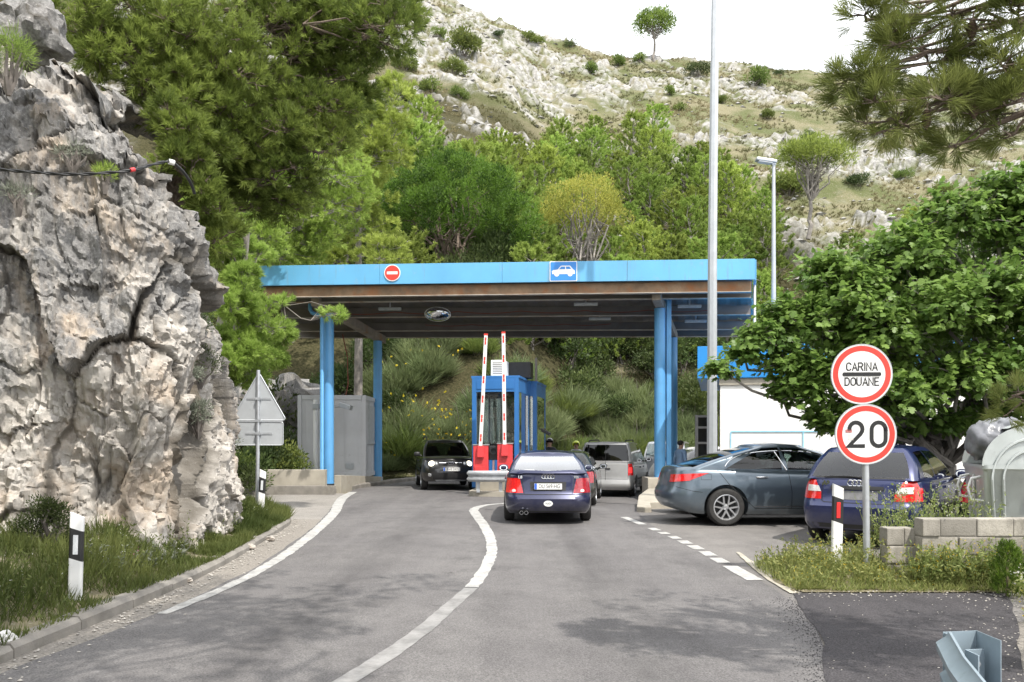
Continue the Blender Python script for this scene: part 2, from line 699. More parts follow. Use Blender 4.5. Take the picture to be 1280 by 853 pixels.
def build_ground():
    ys = np.concatenate([np.arange(-8, 34, 0.5), 34 * np.exp(np.linspace(0, math.log(133 / 34.0), 400)), np.array([140, 160, 220, 400, 900])])
    us = np.concatenate([[-60, -25, -12, -6, -3, -2, -1.5, -1.2], np.linspace(-1.0, 1.0, 560), [1.2, 1.5, 2, 3, 6, 12, 25, 60]])
    Y, U = np.meshgrid(ys, us, indexing='ij')
    X = U * np.maximum(Y, 14)
    x, y = X.ravel(), Y.ravel()
    z, col = terrain(x, y)
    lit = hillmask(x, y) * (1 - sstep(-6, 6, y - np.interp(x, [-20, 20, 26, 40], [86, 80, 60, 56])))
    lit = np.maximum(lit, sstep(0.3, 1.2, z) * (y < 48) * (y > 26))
    far = sstep(150, 400, y) + sstep(150, 400, np.abs(x))
    z = np.where(far > 0, z * (1 - np.clip(far, 0, 1)), z)
    paved = (y < 46)
    z = z - 0.05 * paved
    n0, n1 = X.shape
    idx = np.arange(n0 * n1).reshape(n0, n1)
    Fc = np.stack([idx[:-1, :-1], idx[:-1, 1:], idx[1:, 1:], idx[1:, :-1]], -1).reshape(-1, 4)
    m, n, b, _ = nodes('hillside')
    at = n.nodes.new('ShaderNodeAttribute')
    at.attribute_name = 'rock'
    co = texco(n)
    br = noise(n, co, 2.2, 6, 0.7)
    br2 = noise(n, co, 0.22, 4, 0.6)
    fine = noise(n, co, 9, 5, 0.65)
    rockc = mix(n, ramp(n, br, [(0.36, 0), (0.66, 1)]), (0.18, 0.175, 0.167), (0.44, 0.43, 0.41))
    dry = mix(n, ramp(n, br2, [(0.42, 0), (0.6, 1)]), (0.115, 0.122, 0.055), (0.235, 0.205, 0.135))
    dry = mix(n, ramp(n, fine, [(0.40, 0), (0.62, 1)]), mix(n, 0.5, dry, (0.05, 0.07, 0.02)), dry)
    sp = ramp(n, fine, [(0.60, 0), (0.66, 1)])         # small stones in the grass
    sp2 = n.nodes.new('ShaderNodeMath')
    sp2.operation = 'MULTIPLY'
    sp2.inputs[1].default_value = 0.75
    n.links.new(sp, sp2.inputs[0])
    dry = mix(n, sp2.outputs[0], dry, (0.31, 0.30, 0.275))
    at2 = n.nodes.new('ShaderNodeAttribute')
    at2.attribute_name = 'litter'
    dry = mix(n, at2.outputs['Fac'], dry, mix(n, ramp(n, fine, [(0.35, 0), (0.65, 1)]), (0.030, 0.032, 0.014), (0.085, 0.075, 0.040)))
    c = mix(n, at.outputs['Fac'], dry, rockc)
    n.links.new(c, b.inputs['Base Color'])
    b.inputs['Roughness'].default_value = 0.95
    b.inputs['Specular IOR Level'].default_value = 0.1
    bump(n, b, br, 0.6, 0.3)
    o = mesh_np('hill_terrain', np.stack([x, y, z], 1), Fc, m, smooth=True, tint=[('rock', col, 'POINT'), ('litter', lit, 'POINT')], sharp=50)
    tag(o, kind='structure')


build_ground()


# ================================================================ paved sheets
def sheet(name, ys, left, right, mat, lift, nx=24, step=0.3, fz=None, jit=0.0):
    yy = np.arange(ys[0], ys[-1] + 1e-6, step)
    l = np.interp(yy, ys, left)
    r = np.interp(yy, ys, right)
    # soften the corners of the control polygon
    for _ in range(6):
        l[1:-1] = (l[:-2] + 2 * l[1:-1] + l[2:]) / 4
        r[1:-1] = (r[:-2] + 2 * r[1:-1] + r[2:]) / 4
    if jit:
        q = np.stack([yy * 2.5, 0 * yy, 0 * yy], 1)
        l = l + fbm(q, 3, 4) * jit
        r = r + fbm(q + 50, 3, 4) * jit
    t = np.linspace(0, 1, nx + 1)
    X = l[:, None] * (1 - t) + r[:, None] * t
    Yg = np.repeat(yy[:, None], nx + 1, 1)
    z = (drop(X, Yg) if fz is None else fz(X, Yg)) + lift
    G = np.stack([X, Yg, z], -1)
    idx = np.arange(X.size).reshape(X.shape)
    Fc = np.stack([idx[:-1, :-1], idx[:-1, 1:], idx[1:, 1:], idx[1:, :-1]], -1).reshape(-1, 4)
    o = mesh_np(name, G.reshape(-1, 3), Fc, mat, smooth=True)
    return tag(o, kind='structure')


def asphalt(name, a, b_, patch, fine=(0.55, 1.55), rough=0.9, lanes=()):
    m, n, b, _ = nodes(name)
    co = texco(n)
    big = noise(n, co, 0.35, 5, 0.6)
    mid = noise(n, co, 2.3, 5, 0.65)
    gr = noise(n, co, 75, 3, 0.8)
    gr2 = noise(n, co, 24, 3, 0.7)
    c = mix(n, ramp(n, big, [(0.35, 0), (0.65, 1)]), a, b_)
    # wheel tracks: long streaks along the lane
    st = noise(n, texco(n, 'Object', (1.6, 0.06, 1)), 1.0, 3)
    c = mix(n, ramp(n, st, [(0.42, 0), (0.62, 0.45)]), c, patch)
    c = mix(n, ramp(n, mid, [(0.3, 0.35), (0.55, 0)]), c, tuple(q * 0.7 for q in a))
    c = mix(n, 1.0, c, ramp(n, gr, [(0.34, fine[0]), (0.66, fine[1])]), 'MULTIPLY')
    c = mix(n, ramp(n, noise(n, texco(n, 'Object', (0.9, 0.35, 1)), 1.3, 6, 0.7), [(0.52, 0), (0.70, 0.55)]), c, tuple(q * 0.62 for q in a))
    c = mix(n, ramp(n, noise(n, co, 0.9, 7, 0.75), [(0.55, 0), (0.75, 0.5)]), c, tuple(min(1, q * 1.35) for q in b_))
    c = mix(n, ramp(n, gr2, [(0.63, 0), (0.72, 0.35)]), c, tuple(min(1, q * 2.0) for q in b_))
    for xc, w_, s_, dark in lanes:        # oil dropped along the middle of a lane, tyres polishing either side
        sp_ = n.nodes.new('ShaderNodeSeparateXYZ')
        n.links.new(co, sp_.inputs[0])
        a1 = n.nodes.new('ShaderNodeMath'); a1.operation = 'SUBTRACT'; a1.inputs[1].default_value = xc
        a2 = n.nodes.new('ShaderNodeMath'); a2.operation = 'ABSOLUTE'
        a3 = n.nodes.new('ShaderNodeMath'); a3.operation = 'MULTIPLY'
        n.links.new(sp_.outputs[0], a1.inputs[0]); n.links.new(a1.outputs[0], a2.inputs[0])
        n.links.new(ramp(n, a2.outputs[0], [(0.0, s_), (w_, 0.0)]), a3.inputs[0])
        n.links.new(ramp(n, noise(n, texco(n, 'Object', (1, 0.22, 1)), 2.2, 6, 0.72), [(0.36, 0.1), (0.62, 1.0)]), a3.inputs[1])
        c = mix(n, a3.outputs[0], c, tuple(q * dark for q in a))
    sp2_ = ramp(n, noise(n, co, 3.1, 3, 0.6), [(0.70, 0), (0.735, 0.6)])
    c = mix(n, sp2_, c, tuple(q * 0.45 for q in a))
    # cracks
    vo = n.nodes.new('ShaderNodeTexVoronoi')
    vo.feature = 'DISTANCE_TO_EDGE'
    vo.inputs['Scale'].default_value = 0.33
    wv = n.nodes.new('ShaderNodeMix')
    wv.data_type = 'VECTOR'
    nz = n.nodes.new('ShaderNodeTexNoise')
    nz.inputs['Scale'].default_value = 1.7
    nz.inputs['Detail'].default_value = 5
    n.links.new(co, nz.inputs['Vector'])
    wv.inputs[0].default_value = 0.5
    n.links.new(co, wv.inputs[4])
    n.links.new(nz.outputs['Color'], wv.inputs[5])
    n.links.new(wv.outputs[1], vo.inputs['Vector'])
    cr = ramp(n, vo.outputs['Distance'], [(0.0, 0.22), (0.006, 0.0)])
    c = mix(n, cr, c, (0.05, 0.05, 0.05))
    n.links.new(c, b.inputs['Base Color'])
    b.inputs['Roughness'].default_value = rough
    b.inputs['Specular IOR Level'].default_value = 0.25
    bump(n, b, gr, 0.45, 0.006)
    return m


M_ROAD = asphalt('worn asphalt', (0.104, 0.099, 0.100), (0.136, 0.130, 0.128), (0.16, 0.154, 0.151), lanes=((0.95, 0.42, 0.55, 0.55), (-1.9, 0.45, 0.5, 0.6), (1.75, 0.3, 0.35, 1.35), (0.2, 0.3, 0.35, 1.35), (-1.1, 0.3, 0.3, 1.3), (-2.7, 0.3, 0.3, 1.3)))
M_LOT = asphalt('parking asphalt', (0.13, 0.123, 0.119), (0.175, 0.165, 0.157), (0.19, 0.18, 0.17))
M_PATCH = asphalt('fresh dark asphalt', (0.036, 0.034, 0.037), (0.05, 0.047, 0.05), (0.058, 0.054, 0.057), (0.35, 1.9))
M_PULL = asphalt('pale pull-off', (0.21, 0.197, 0.18), (0.27, 0.253, 0.232), (0.24, 0.227, 0.212))
M_CONC = pbr('weathered concrete', (0.215, 0.20, 0.178), 0.9, var=0.25, scale=3, bmp=0.3, bscale=60, dirt=((0.12, 0.11, 0.09), 1.7, 0.55))
M_CONC2 = pbr('pale concrete', (0.36, 0.33, 0.275), 0.9, var=0.15, scale=2.5, bmp=0.25, bscale=50, dirt=((0.25, 0.22, 0.17), 1.2, 0.6))
M_GRAVEL = pbr('grit', (0.235, 0.215, 0.19), 0.95, var=0.35, scale=30, bmp=0.8, bscale=70, dirt=((0.40, 0.385, 0.36), 38, 0.60))
M_SOIL = pbr('soil', (0.16, 0.14, 0.085), 0.95, var=0.35, scale=8, bmp=0.6, bscale=40, dirt=((0.27, 0.25, 0.19), 12, 0.55))

YS = [-6, 5.5, 7.7, 10.2, 14.9, 18, 22.75, 26.4, 29.2, 32, 36, 40, 44]
LE = [-3.75, -3.52, -3.22, -3.2, -3.62, -4.05, -4.78, -5.1, -4.75, -3.9, -2, 2.0, 8]
RE = [0.9, 2.2, 2.78, 2.85, 2.6, 2.75, 3.5, 4.3, 6, 8, 12, 16, 20]
sheet('parking_lot', [7.2, 44], [2.0, 2.0], [20, 20], M_LOT, 0.0, 40)
sheet('road', YS, LE, RE, M_ROAD, 0.004, 28, jit=0.03)
sheet('pull_off', [14.6, 16.5, 18, 24.5], [-5.1, -6.4, -9.6, -9.6], [-3.2, -3.5, -3.9, -4.7], M_PULL, -0.003, 20)
sheet('shoulder', [-6, 5.5, 8.5, 10.5, 15.6, 16.6], [-4.0, -3.72, -3.68, -3.75, -4.25, -4.6], [-3.5, -3.3, -3.0, -3.0, -3.5, -3.5], M_GRAVEL, 0.0, 8, jit=0.02)
sheet('asphalt_patch', [-2, 4.5, 5.6, 6.6, 8.0, 8.62, 8.72], [0.9, 1.75, 2.15, 2.5, 2.8, 2.95, 3.1], [2.0, 2.9, 3.45, 4.1, 4.9, 5.2, 5.2], M_PATCH, 0.009, 16, jit=0.05)
sheet('gravel_verge', [-4, 4, 9.2], [0.5, 1.4, 2.4], [9, 9, 9], M_GRAVEL, -0.004, 24, jit=0.02)
sheet('right_verge_soil', [8.55, 8.75, 9.4, 10.4, 11.2], [3.05, 2.95, 2.98, 3.3, 3.9], [9, 9, 9, 4.4, 4.2], M_SOIL, 0.012, 30, 0.12,
      fz=lambda X, Y: 0.10 * sstep(8.6, 9.1, Y) * sstep(2.9, 3.5, X) * (1 - sstep(10.2, 11.2, Y)), jit=0.05)
_lbd = lambda X, Y: np.interp(Y, [-6, 8.5, 10.5, 15.6, 18], [-4.0, -3.85, -3.9, -4.4, -5.0]) - X
LBZ = lambda X, Y: 0.082 + 0.36 * sstep(-0.05, 1.3, _lbd(X, Y)) + 0.03 * np.sin(X * 7 + Y * 3) * sstep(0.05, 0.4, _lbd(X, Y))
sheet('grass_bank', [-6, 8.5, 10.5, 15.6, 17.2], [-9, -9, -7.5, -7.5, -7.5], [-3.84, -3.66, -3.72, -4.24, -4.75], M_SOIL, 0.0, 30, 0.25, fz=LBZ)


def spline(pts, step=0.15):
    p = np.array(pts, float)
    s = np.concatenate([[0], np.cumsum(np.linalg.norm(np.diff(p, axis=0), axis=1))])
    # Catmull-Rom through the points
    out = []
    for i in range(len(p) - 1):
        a = p[max(i - 1, 0)]
        d = p[min(i + 2, len(p) - 1)]
        b, c = p[i], p[i + 1]
        n = max(2, int((s[i + 1] - s[i]) / step))
        for k in range(n):
            t = k / n
            out.append(0.5 * ((2 * b) + (c - a) * t + (2 * a - 5 * b + 4 * c - d) * t * t + (3 * b - a - 3 * c + d) * t ** 3))
    out.append(p[-1])
    return np.array(out)


def ribbon(mb, pts, w, lift, jit=0.0, step=0.12):
    q = spline(pts, step)
    d = np.gradient(q, axis=0)
    d = d / np.linalg.norm(d, axis=1, keepdims=True)
    nrm = np.stack([-d[:, 1], d[:, 0]], 1)
    w = np.broadcast_to(w, len(q)) if np.isscalar(w) else np.interp(np.linspace(0, 1, len(q)), np.linspace(0, 1, len(w)), w)
    a = q + nrm * (w / 2 + rng.uniform(-jit, jit, len(q)))[:, None]
    b = q - nrm * (w / 2 + rng.uniform(-jit, jit, len(q)))[:, None]
    G = np.stack([np.column_stack([a, drop(a[:, 0], a[:, 1]) + lift]), np.column_stack([b, drop(b[:, 0], b[:, 1]) + lift])], 1)
    mb.grid(G)


def paint(name, col, wear):
    m, n, b, out = nodes(name)
    co = texco(n)
    f = noise(n, co, 5, 6, 0.7)
    g = noise(n, co, 60, 3, 0.7)
    c = mix(n, ramp(n, f, [(wear, 0), (wear + 0.25, 1)]), col, tuple(q * 0.55 for q in col))
    c = mix(n, ramp(n, g, [(0.52, 0), (0.68, 0.7)]), c, (0.2, 0.19, 0.18))
    n.links.new(c, b.inputs['Base Color'])
    b.inputs['Roughness'].default_value = 0.75
    return m


M_PAINT = paint('road paint', (0.44, 0.435, 0.42), 0.42)
M_PAINTOLD = paint('old road paint', (0.27, 0.265, 0.26), 0.40)
mb = MB()
ribbon(mb, [(-.43, 8.85), (-.33, 10.2), (-.29, 11.7), (-.37, 13.5), (-.56, 15.6), (-.78, 17.6), (-.86, 18.9), (-.62, 20.0), (-.1, 20.6)], [.15, .15, .155, .165, .18, .2, .21, .2, .18], 0.009, 0.012)
ribbon(mb, [(-3.2, 7.5), (-3.08, 9), (-3.09, 10.2), (-3.2, 12), (-3.5, 14.9), (-3.9, 18), (-4.35, 20.6), (-4.67, 22.75), (-4.85, 25)], [.12, .15, .17, .2, .22, .24, .26, .25], 0.009, 0.012)
for y0, y1, w in [(9.3, 10.35, .19), (10.62, 11.05, .17), (11.25, 11.7, .17), (11.9, 12.35, .17), (12.55, 12.95, .17), (13.2, 13.55, .16), (13.85, 14.15, .16), (14.4, 14.8, .16), (15.4, 16.9, .16)]:
    xr = lambda y: np.interp(y, [9.3, 11.7, 13.1, 15.6, 17], [2.76, 2.74, 2.68, 2.44, 2.3])
    ribbon(mb, [(xr(y0), y0), (xr(y1), y1)], w, 0.009, 0.006)
tag(mb.build('lane_marking', M_PAINT, fix=False), kind='structure')
mb = MB()
ribbon(mb, [(-2.3, 2.4), (-1.55, 4.2), (-1.1, 5.4), (-.78, 6.7), (-.6, 7.8), (-.44, 8.82)], [.18, .17, .165, .16, .155, .15], 0.0085, 0.006)
tag(mb.build('faded_lane_marking', M_PAINTOLD, fix=False), kind='structure')
mb = MB()                       # flush pale edging stones at the right side of the road
ribbon(mb, [(2.93, 8.5), (2.96, 9.2), (3.05, 10.2), (3.2, 11.6)], [.1, .12, .1, .05], 0.011, 0.008)
tag(mb.build('edging_strip', M_CONC2, fix=False), kind='structure')


def kerb(name, pts, w, h, mat, stone=1.0, lift=0.0, gap=0.012, top_jit=0.008):
    """a row of kerb stones along a path, each with a chamfered top"""
    q = spline(pts, 0.05)
    s = np.concatenate([[0], np.cumsum(np.linalg.norm(np.diff(q, axis=0), axis=1))])
    mb = MB()
    k = 0
    while (k + 1) * stone <= s[-1]:
        t = np.linspace(k * stone + gap / 2, (k + 1) * stone - gap / 2, 5)
        c = np.stack([np.interp(t, s, q[:, 0]), np.interp(t, s, q[:, 1])], 1)
        d = np.gradient(c, axis=0)
        d /= np.linalg.norm(d, axis=1, keepdims=True)
        nn = np.stack([-d[:, 1], d[:, 0]], 1)
        hh = h + rng.uniform(-1, 1) * top_jit
        prof = [(-w / 2, -0.1), (-w / 2, hh - 0.02), (-w / 2 + 0.02, hh), (w / 2 - 0.03, hh), (w / 2, hh - 0.035), (w / 2, -0.1)]
        base = drop(c[:, 0], c[:, 1]) + lift
        vs, fs = [], []
        for i in range(5):
            for a, z in prof:
                vs.append((c[i, 0] - nn[i, 0] * a, c[i, 1] - nn[i, 1] * a, base[i] + z))
        m_ = len(prof)
        for i in range(4):
            for j in range(m_ - 1):
                fs.append((i * m_ + j, i * m_ + j + 1, (i + 1) * m_ + j + 1, (i + 1) * m_ + j))
        fs.append(tuple(range(m_)))
        fs.append(tuple(reversed(range(4 * m_, 5 * m_))))
        mb.add(vs, fs)
        k += 1
    return tag(mb.build(name, mat, fix=True), kind='structure')


kerb('left_kerb', [(-3.95, -3), (-3.8, 4), (-3.74, 6.2), (-3.70, 8.5), (-3.78, 10.6), (-4.02, 13), (-4.28, 15.4), (-4.7, 16.8)], 0.2, 0.11, M_CONC, 0.9, top_jit=0.02)
kerb('lane_kerb', [(-5.75, 24.1), (-5.35, 25.6), (-5.12, 27.2), (-4.7, 29.2), (-3.85, 32), (-2.1, 35)], 0.2, 0.14, M_CONC, 1.0)

def facets(p, seed):
    """worley cells with a random tilted plane in each: f1, f2, cell value, plane offset"""
    i = np.floor(p).astype(np.int64)
    f1 = np.full(len(p), 9.0); f2 = f1.copy()
    cid = np.zeros(len(p)); til = np.zeros(len(p))
    for a in (-1, 0, 1):
        for b in (-1, 0, 1):
            for c in (-1, 0, 1):
                x, y, z = i[:, 0] + a, i[:, 1] + b, i[:, 2] + c
                q = np.stack([x + hash01(x, y, z, seed), y + hash01(x, y, z, seed + 1), z + hash01(x, y, z, seed + 2)], 1)
                e = p - q
                d = np.sqrt((e ** 2).sum(1))
                t = sum(e[:, k] * (hash01(x, y, z, seed + 7 + k) * 2 - 1) for k in range(3))
                m = d < f1
                f2 = np.where(m, f1, np.minimum(f2, d))
                cid = np.where(m, hash01(x, y, z, seed + 3), cid)
                til = np.where(m, t, til)
                f1 = np.where(m, d, f1)
    return f1, f2, cid, til


# ================================================================ the rock cutting on the left
CP = np.array([  # x, y, top height
    (-13, 6.6, 10.0), (-9, 8.3, 8.6), (-6.6, 9.1, 7.0), (-5.7, 9.4, 6.25), (-4.95, 9.55, 5.75), (-4.35, 9.85, 5.2), (-4.08, 10.6, 4.85),
    (-4.2, 11.3, 4.3), (-4.5, 12.1, 3.3), (-4.52, 12.9, 3.75), (-4.78, 13.7, 3.0), (-5.15, 14.6, 2.0), (-5.7, 16, 1.4), (-6.6, 17.6, 1.6), (-9, 19.3, 2.6)])


def build_cliff():
    q = CP
    s = np.concatenate([[0], np.cumsum(np.linalg.norm(np.diff(q[:, :2], axis=0), axis=1))])
    dens = np.concatenate([np.linspace(0, s[2], 70, endpoint=False), np.linspace(s[2], s[12], 470, endpoint=False), np.linspace(s[12], s[-1], 60)])
    def sm(col):
        v = np.interp(dens, s, col)
        k = np.exp(-np.linspace(-2, 2, 31) ** 2)
        k /= k.sum()
        return np.convolve(np.pad(v, 15, mode='edge'), k, 'valid')
    bx, by, tz = np.interp(dens, s, q[:, 0]), np.interp(dens, s, q[:, 1]), np.interp(dens, s, q[:, 2])
    bx2, by2 = sm(q[:, 0]), sm(q[:, 1])
    dx, dy = np.gradient(bx2, dens), np.gradient(by2, dens)
    l = np.hypot(dx, dy)
    nx, ny = dy / l, -dx / l                      # outward (towards the road / camera)
    nv = 250
    v = np.concatenate([np.linspace(0, 1, 200), 1 + np.linspace(0.01, 1, 50)])
    VV = np.minimum(v, 1)
    back = np.maximum(v - 1, 0)
    S_, V_ = np.meshgrid(np.arange(len(dens)), np.arange(nv), indexing='ij')
    t = VV[V_]
    bk = back[V_]
    tzz = tz[S_]
    z = 0.1 + (tzz - 0.1) * t + bk * 1.6
    lean = (0.10 - 0.07 * sstep(9.9, 11, by2[S_]) * (1 - sstep(13, 15, by2[S_]))) * tzz * t ** 1.6 + bk * 5.0 + 0.25 * np.exp(-((1 - t) / 0.1) ** 2)
    x = bx2[S_] - nx[S_] * lean
    y = by2[S_] - ny[S_] * lean
    p = np.stack([x.ravel(), y.ravel(), z.ravel()], 1)
    wob = np.stack([fbm(p * 0.9, 3, 41), fbm(p * 0.9, 3, 42), fbm(p * 0.9, 3, 43)], 1)
    f1, f2, c1, t1 = facets(p * np.array([0.62, 0.62, 0.36]) + wob * 0.22, 51)
    g1, g2, c2, t2 = facets(p * np.array([2.1, 2.1, 1.4]) + wob * 0.45, 61)
    h1, h2, c3, t3 = facets(p * np.array([6.0, 6.0, 4.6]) + wob * 0.8, 71)
    k1, k2, c4, t4 = facets(p * np.array([15, 15, 12]) + wob * 1.2, 75)
    fr1 = fbm(p * 1.3, 5, 81, 0.55)
    fr2 = fbm(p * 7, 4, 91, 0.6)
    rid = 1 - np.abs(fbm(p * np.array([1.9, 1.9, 0.8]), 4, 95))
    sh = lambda a_, b_, w_: sstep(0, w_, b_ - a_)
    disp = ((c1 - 0.5) * 0.46 + t1 * 0.55) * sh(f1, f2, 0.05) + ((c2 - 0.5) * 0.10 + t2 * 0.11) * sh(g1, g2, 0.035) + ((c3 - 0.5) * 0.03 + t3 * 0.05) * sh(h1, h2, 0.12) + (c4 - 0.5) * 0.02 + t4 * 0.028
    tr = fbm(p * np.array([0.8, 0.8, 0.38]) + wob * 0.25, 4, 131, 0.55) * 4.2 + p[:, 2] * 0.22 + p[:, 0] * 0.3
    led = np.floor(tr) + sstep(0.40, 0.60, tr - np.floor(tr))              # fractures and ledges
    tr2 = fbm(p * np.array([2.4, 2.4, 1.2]) + wob * 0.5, 4, 141, 0.55) * 3.6 + p[:, 2] * 0.6
    led2 = np.floor(tr2) + sstep(0.42, 0.58, tr2 - np.floor(tr2))
    disp += fr1 * 0.13 + fr2 * 0.028 + (rid - 0.8) * 0.10 + (led - p[:, 2] * 0.22 - p[:, 0] * 0.3) * 0.085 + (led2 - p[:, 2] * 0.6) * 0.030
    disp -= 0.10 * (1 - sh(f1, f2, 0.05)) + 0.03 * (1 - sh(g1, g2, 0.05))
    # the hollow at the foot of the face
    hol = np.exp(-(((p[:, 0] + 4.75) / 0.55) ** 2 + ((p[:, 2] - 0.9) / 0.55) ** 2)) * (p[:, 1] < 11)
    disp -= hol * 0.55
    # a bulging brow over it
    disp += 0.30 * np.exp(-(((p[:, 0] + 4.9) / 0.9) ** 2 + ((p[:, 2] - 2.5) / 0.5) ** 2)) * (p[:, 1] < 11)
    fade = sstep(0, 0.04, t.ravel())
    disp = disp * (0.35 + 0.65 * fade)
    disp = np.where(bk.ravel() > 0, disp * (1 - 0.5 * bk.ravel()), disp)
    px = p[:, 0] + nx[S_].ravel() * disp
    py = p[:, 1] + ny[S_].ravel() * disp
    pz = p[:, 2] + (fr1 * 0.18 + (c2 - 0.5) * 0.15) * sstep(0.75, 1, t.ravel()) + 0.08 * fr2
    a, b = x.shape
    idx = np.arange(a * b).reshape(a, b)
    Fc = np.stack([idx[:-1, :-1], idx[1:, :-1], idx[1:, 1:], idx[:-1, 1:]], -1).reshape(-1, 4)
    m, n, bs, _ = nodes('limestone cutting')
    co = texco(n)
    A = lambda nm: (lambda q_: (setattr(q_, 'attribute_name', nm), q_.outputs['Fac'])[1])(n.nodes.new('ShaderNodeAttribute'))
    n1 = noise(n, co, 1.1, 6, 0.62)
    n2 = noise(n, co, 6, 8, 0.68)
    n3 = noise(n, co, 26, 6, 0.7)
    st = noise(n, texco(n, 'Object', (2.2, 2.2, 0.45)), 1.6, 6, 0.68)
    c = mix(n, ramp(n, n2, [(0.33, 0), (0.62, 1)]), (0.30, 0.278, 0.25), (0.48, 0.452, 0.415))
    c = mix(n, ramp(n, n1, [(0.47, 0), (0.60, 0.6)]), c, (0.35, 0.27, 0.195))          # warm, freshly broken rock
    v_ = A('varnish')
    mm = n.nodes.new('ShaderNodeMath')
    mm.operation = 'ADD'
    n.links.new(v_, mm.inputs[0])
    n.links.new(st, mm.inputs[1])
    c = mix(n, ramp(n, mm.outputs[0], [(0.78, 0), (0.97, 0.92)]), c, mix(n, ramp(n, n3, [(0.35, 0), (0.7, 1)]), (0.095, 0.095, 0.095), (0.27, 0.265, 0.26)))   # grey weathering crust
    c = mix(n, ramp(n, A('crack'), [(0.0, 0.85), (0.6, 0.0)]), c, (0.085, 0.075, 0.06))
    c = mix(n, ramp(n, n3, [(0.62, 0), (0.7, 0.5)]), c, (0.62, 0.60, 0.56))              # pale lichen
    c = mix(n, ramp(n, n3, [(0.3, 0.55), (0.38, 0)]), c, (0.12, 0.11, 0.10))
    n.links.new(c, bs.inputs['Base Color'])
    bs.inputs['Roughness'].default_value = 0.92
    bs.inputs['Specular IOR Level'].default_value = 0.2
    bump(n, bs, n2, 0.55, 0.05)
    b2 = n.nodes[-1]
    q2 = n.nodes.new('ShaderNodeBump')
    q2.inputs['Strength'].default_value = 0.5
    q2.inputs['Distance'].default_value = 0.015
    n.links.new(n3, q2.inputs['Height'])
    n.links.new(b2.outputs[0], q2.inputs['Normal'])
    n.links.new(q2.outputs[0], bs.inputs['Normal'])
    varn = sstep(1.5, 3.1, p[:, 2] + fr1 * 1.3 + (c1 - 0.5) * 2.6) * 0.40 + (c2 > 0.72) * 0.10
    crack = np.minimum(0.45 + 0.55 * sstep(0.0, 0.10, np.minimum(np.abs(tr - np.floor(tr) - 0.5), np.abs(tr2 - np.floor(tr2) - 0.5) + 0.03)), 1) * np.minimum(sstep(0, 0.1, f2 - f1), 0.35 + 0.65 * sstep(0, 0.08, g2 - g1))
    o = mesh_np('cliff', np.stack([px, py, pz], 1), Fc, m, smooth=True, tint=[('varnish', varn, 'POINT'), ('crack', crack, 'POINT')], sharp=26)
    tag(o, kind='structure')
    return o


CLIFF = build_cliff()
M_ROCK = CLIFF.data.materials[0]


def rock(name, c, r, seed, label, cat='rock', group=None, mat=None, detail=36, parent=None, crust=0.1):
    n, m_ = detail, detail // 2
    th = np.linspace(0, math.pi, m_ + 1)
    ph = np.linspace(0, 2 * math.pi, n, endpoint=False)
    T, Ph = np.meshgrid(th, ph, indexing='ij')
    d = np.stack([np.sin(T) * np.cos(Ph), np.sin(T) * np.sin(Ph), np.cos(T)], -1).reshape(-1, 3)
    f1, f2, c1 = worley(d * 1.3 + seed * 3.1, seed)
    g1, g2, c2 = worley(d * 3.2 + seed * 1.7, seed + 5)
    k = 0.78 + (c1 - 0.5) * 0.45 * sstep(0, 0.3, f2 - f1) + (c2 - 0.5) * 0.16 + fbm(d * 2.2 + seed, 4, seed) * 0.30
    V = d * k[:, None] * np.array(r)
    idx = np.arange((m_ + 1) * n).reshape(m_ + 1, n)
    nx_ = np.roll(idx, -1, 1)
    Fc = np.stack([idx[:-1], idx[1:], nx_[1:], nx_[:-1]], -1).reshape(-1, 4)
    o = mesh_np(name, V, Fc, mat or M_ROCK, parent, smooth=True, sharp=38, loc=c,
                tint=[('varnish', crust + 0.2 * c1, 'POINT'), ('crack', sstep(0, 0.1, f2 - f1), 'POINT')])
    if label: tag(o, label, cat, group)
    return o
# ================================================================ border post: canopy, booth, walls, building
M_BLUE = pbr('sky blue fascia', (0.115, 0.37, 0.61), 0.45, var=0.10, scale=0.7, dirt=((0.20, 0.36, 0.50), 2.6, 0.60), streak=((0.16, 0.24, 0.30), 7.0, 0.56, 0.55))
M_BLUECOL = pbr('blue column paint', (0.12, 0.36, 0.66), 0.42, var=0.08, scale=2, dirt=((0.20, 0.30, 0.42), 5, 0.62), streak=((0.10, 0.17, 0.26), 16.0, 0.57, 0.5))
M_BLUEDK = pbr('booth blue', (0.035, 0.16, 0.42), 0.35, var=0.06, scale=2)
M_RUST = pbr('rusty brown steel', (0.23, 0.15, 0.09), 0.8, var=0.3, scale=3, dirt=((0.27, 0.11, 0.04), 1.4, 0.50))
M_SOFF = pbr('dull grey soffit steel', (0.155, 0.14, 0.128), 0.7, var=0.15, scale=2, dirt=((0.17, 0.12, 0.08), 1.2, 0.6))
M_FLANGE = pbr('pale beam flange', (0.42, 0.38, 0.33), 0.7, var=0.2, scale=3, dirt=((0.30, 0.16, 0.08), 1.6, 0.52))
M_GIRD = pbr('brown grey girder', (0.30, 0.255, 0.21), 0.75, var=0.2, scale=3, dirt=((0.30, 0.16, 0.08), 2.0, 0.55))
M_GALV = pbr('galvanised steel', (0.47, 0.49, 0.51), 0.42, metal=0.55, var=0.12, scale=7, dirt=((0.34, 0.36, 0.38), 12, 0.58))
M_GALVP = pbr('pale lamp post', (0.44, 0.46, 0.48), 0.45, metal=0.35, var=0.08, scale=5)
M_WHITE = pbr('white render', (0.80, 0.79, 0.77), 0.8, var=0.05, scale=1.5, dirt=((0.55, 0.53, 0.48), 2.5, 0.64))
M_WPAINT = pbr('white enamel', (0.75, 0.75, 0.74), 0.4, var=0.04, scale=4)
M_RED = pbr('barrier red', (0.62, 0.05, 0.055), 0.4, var=0.1, scale=5, dirt=((0.55, 0.22, 0.2), 8, 0.66))
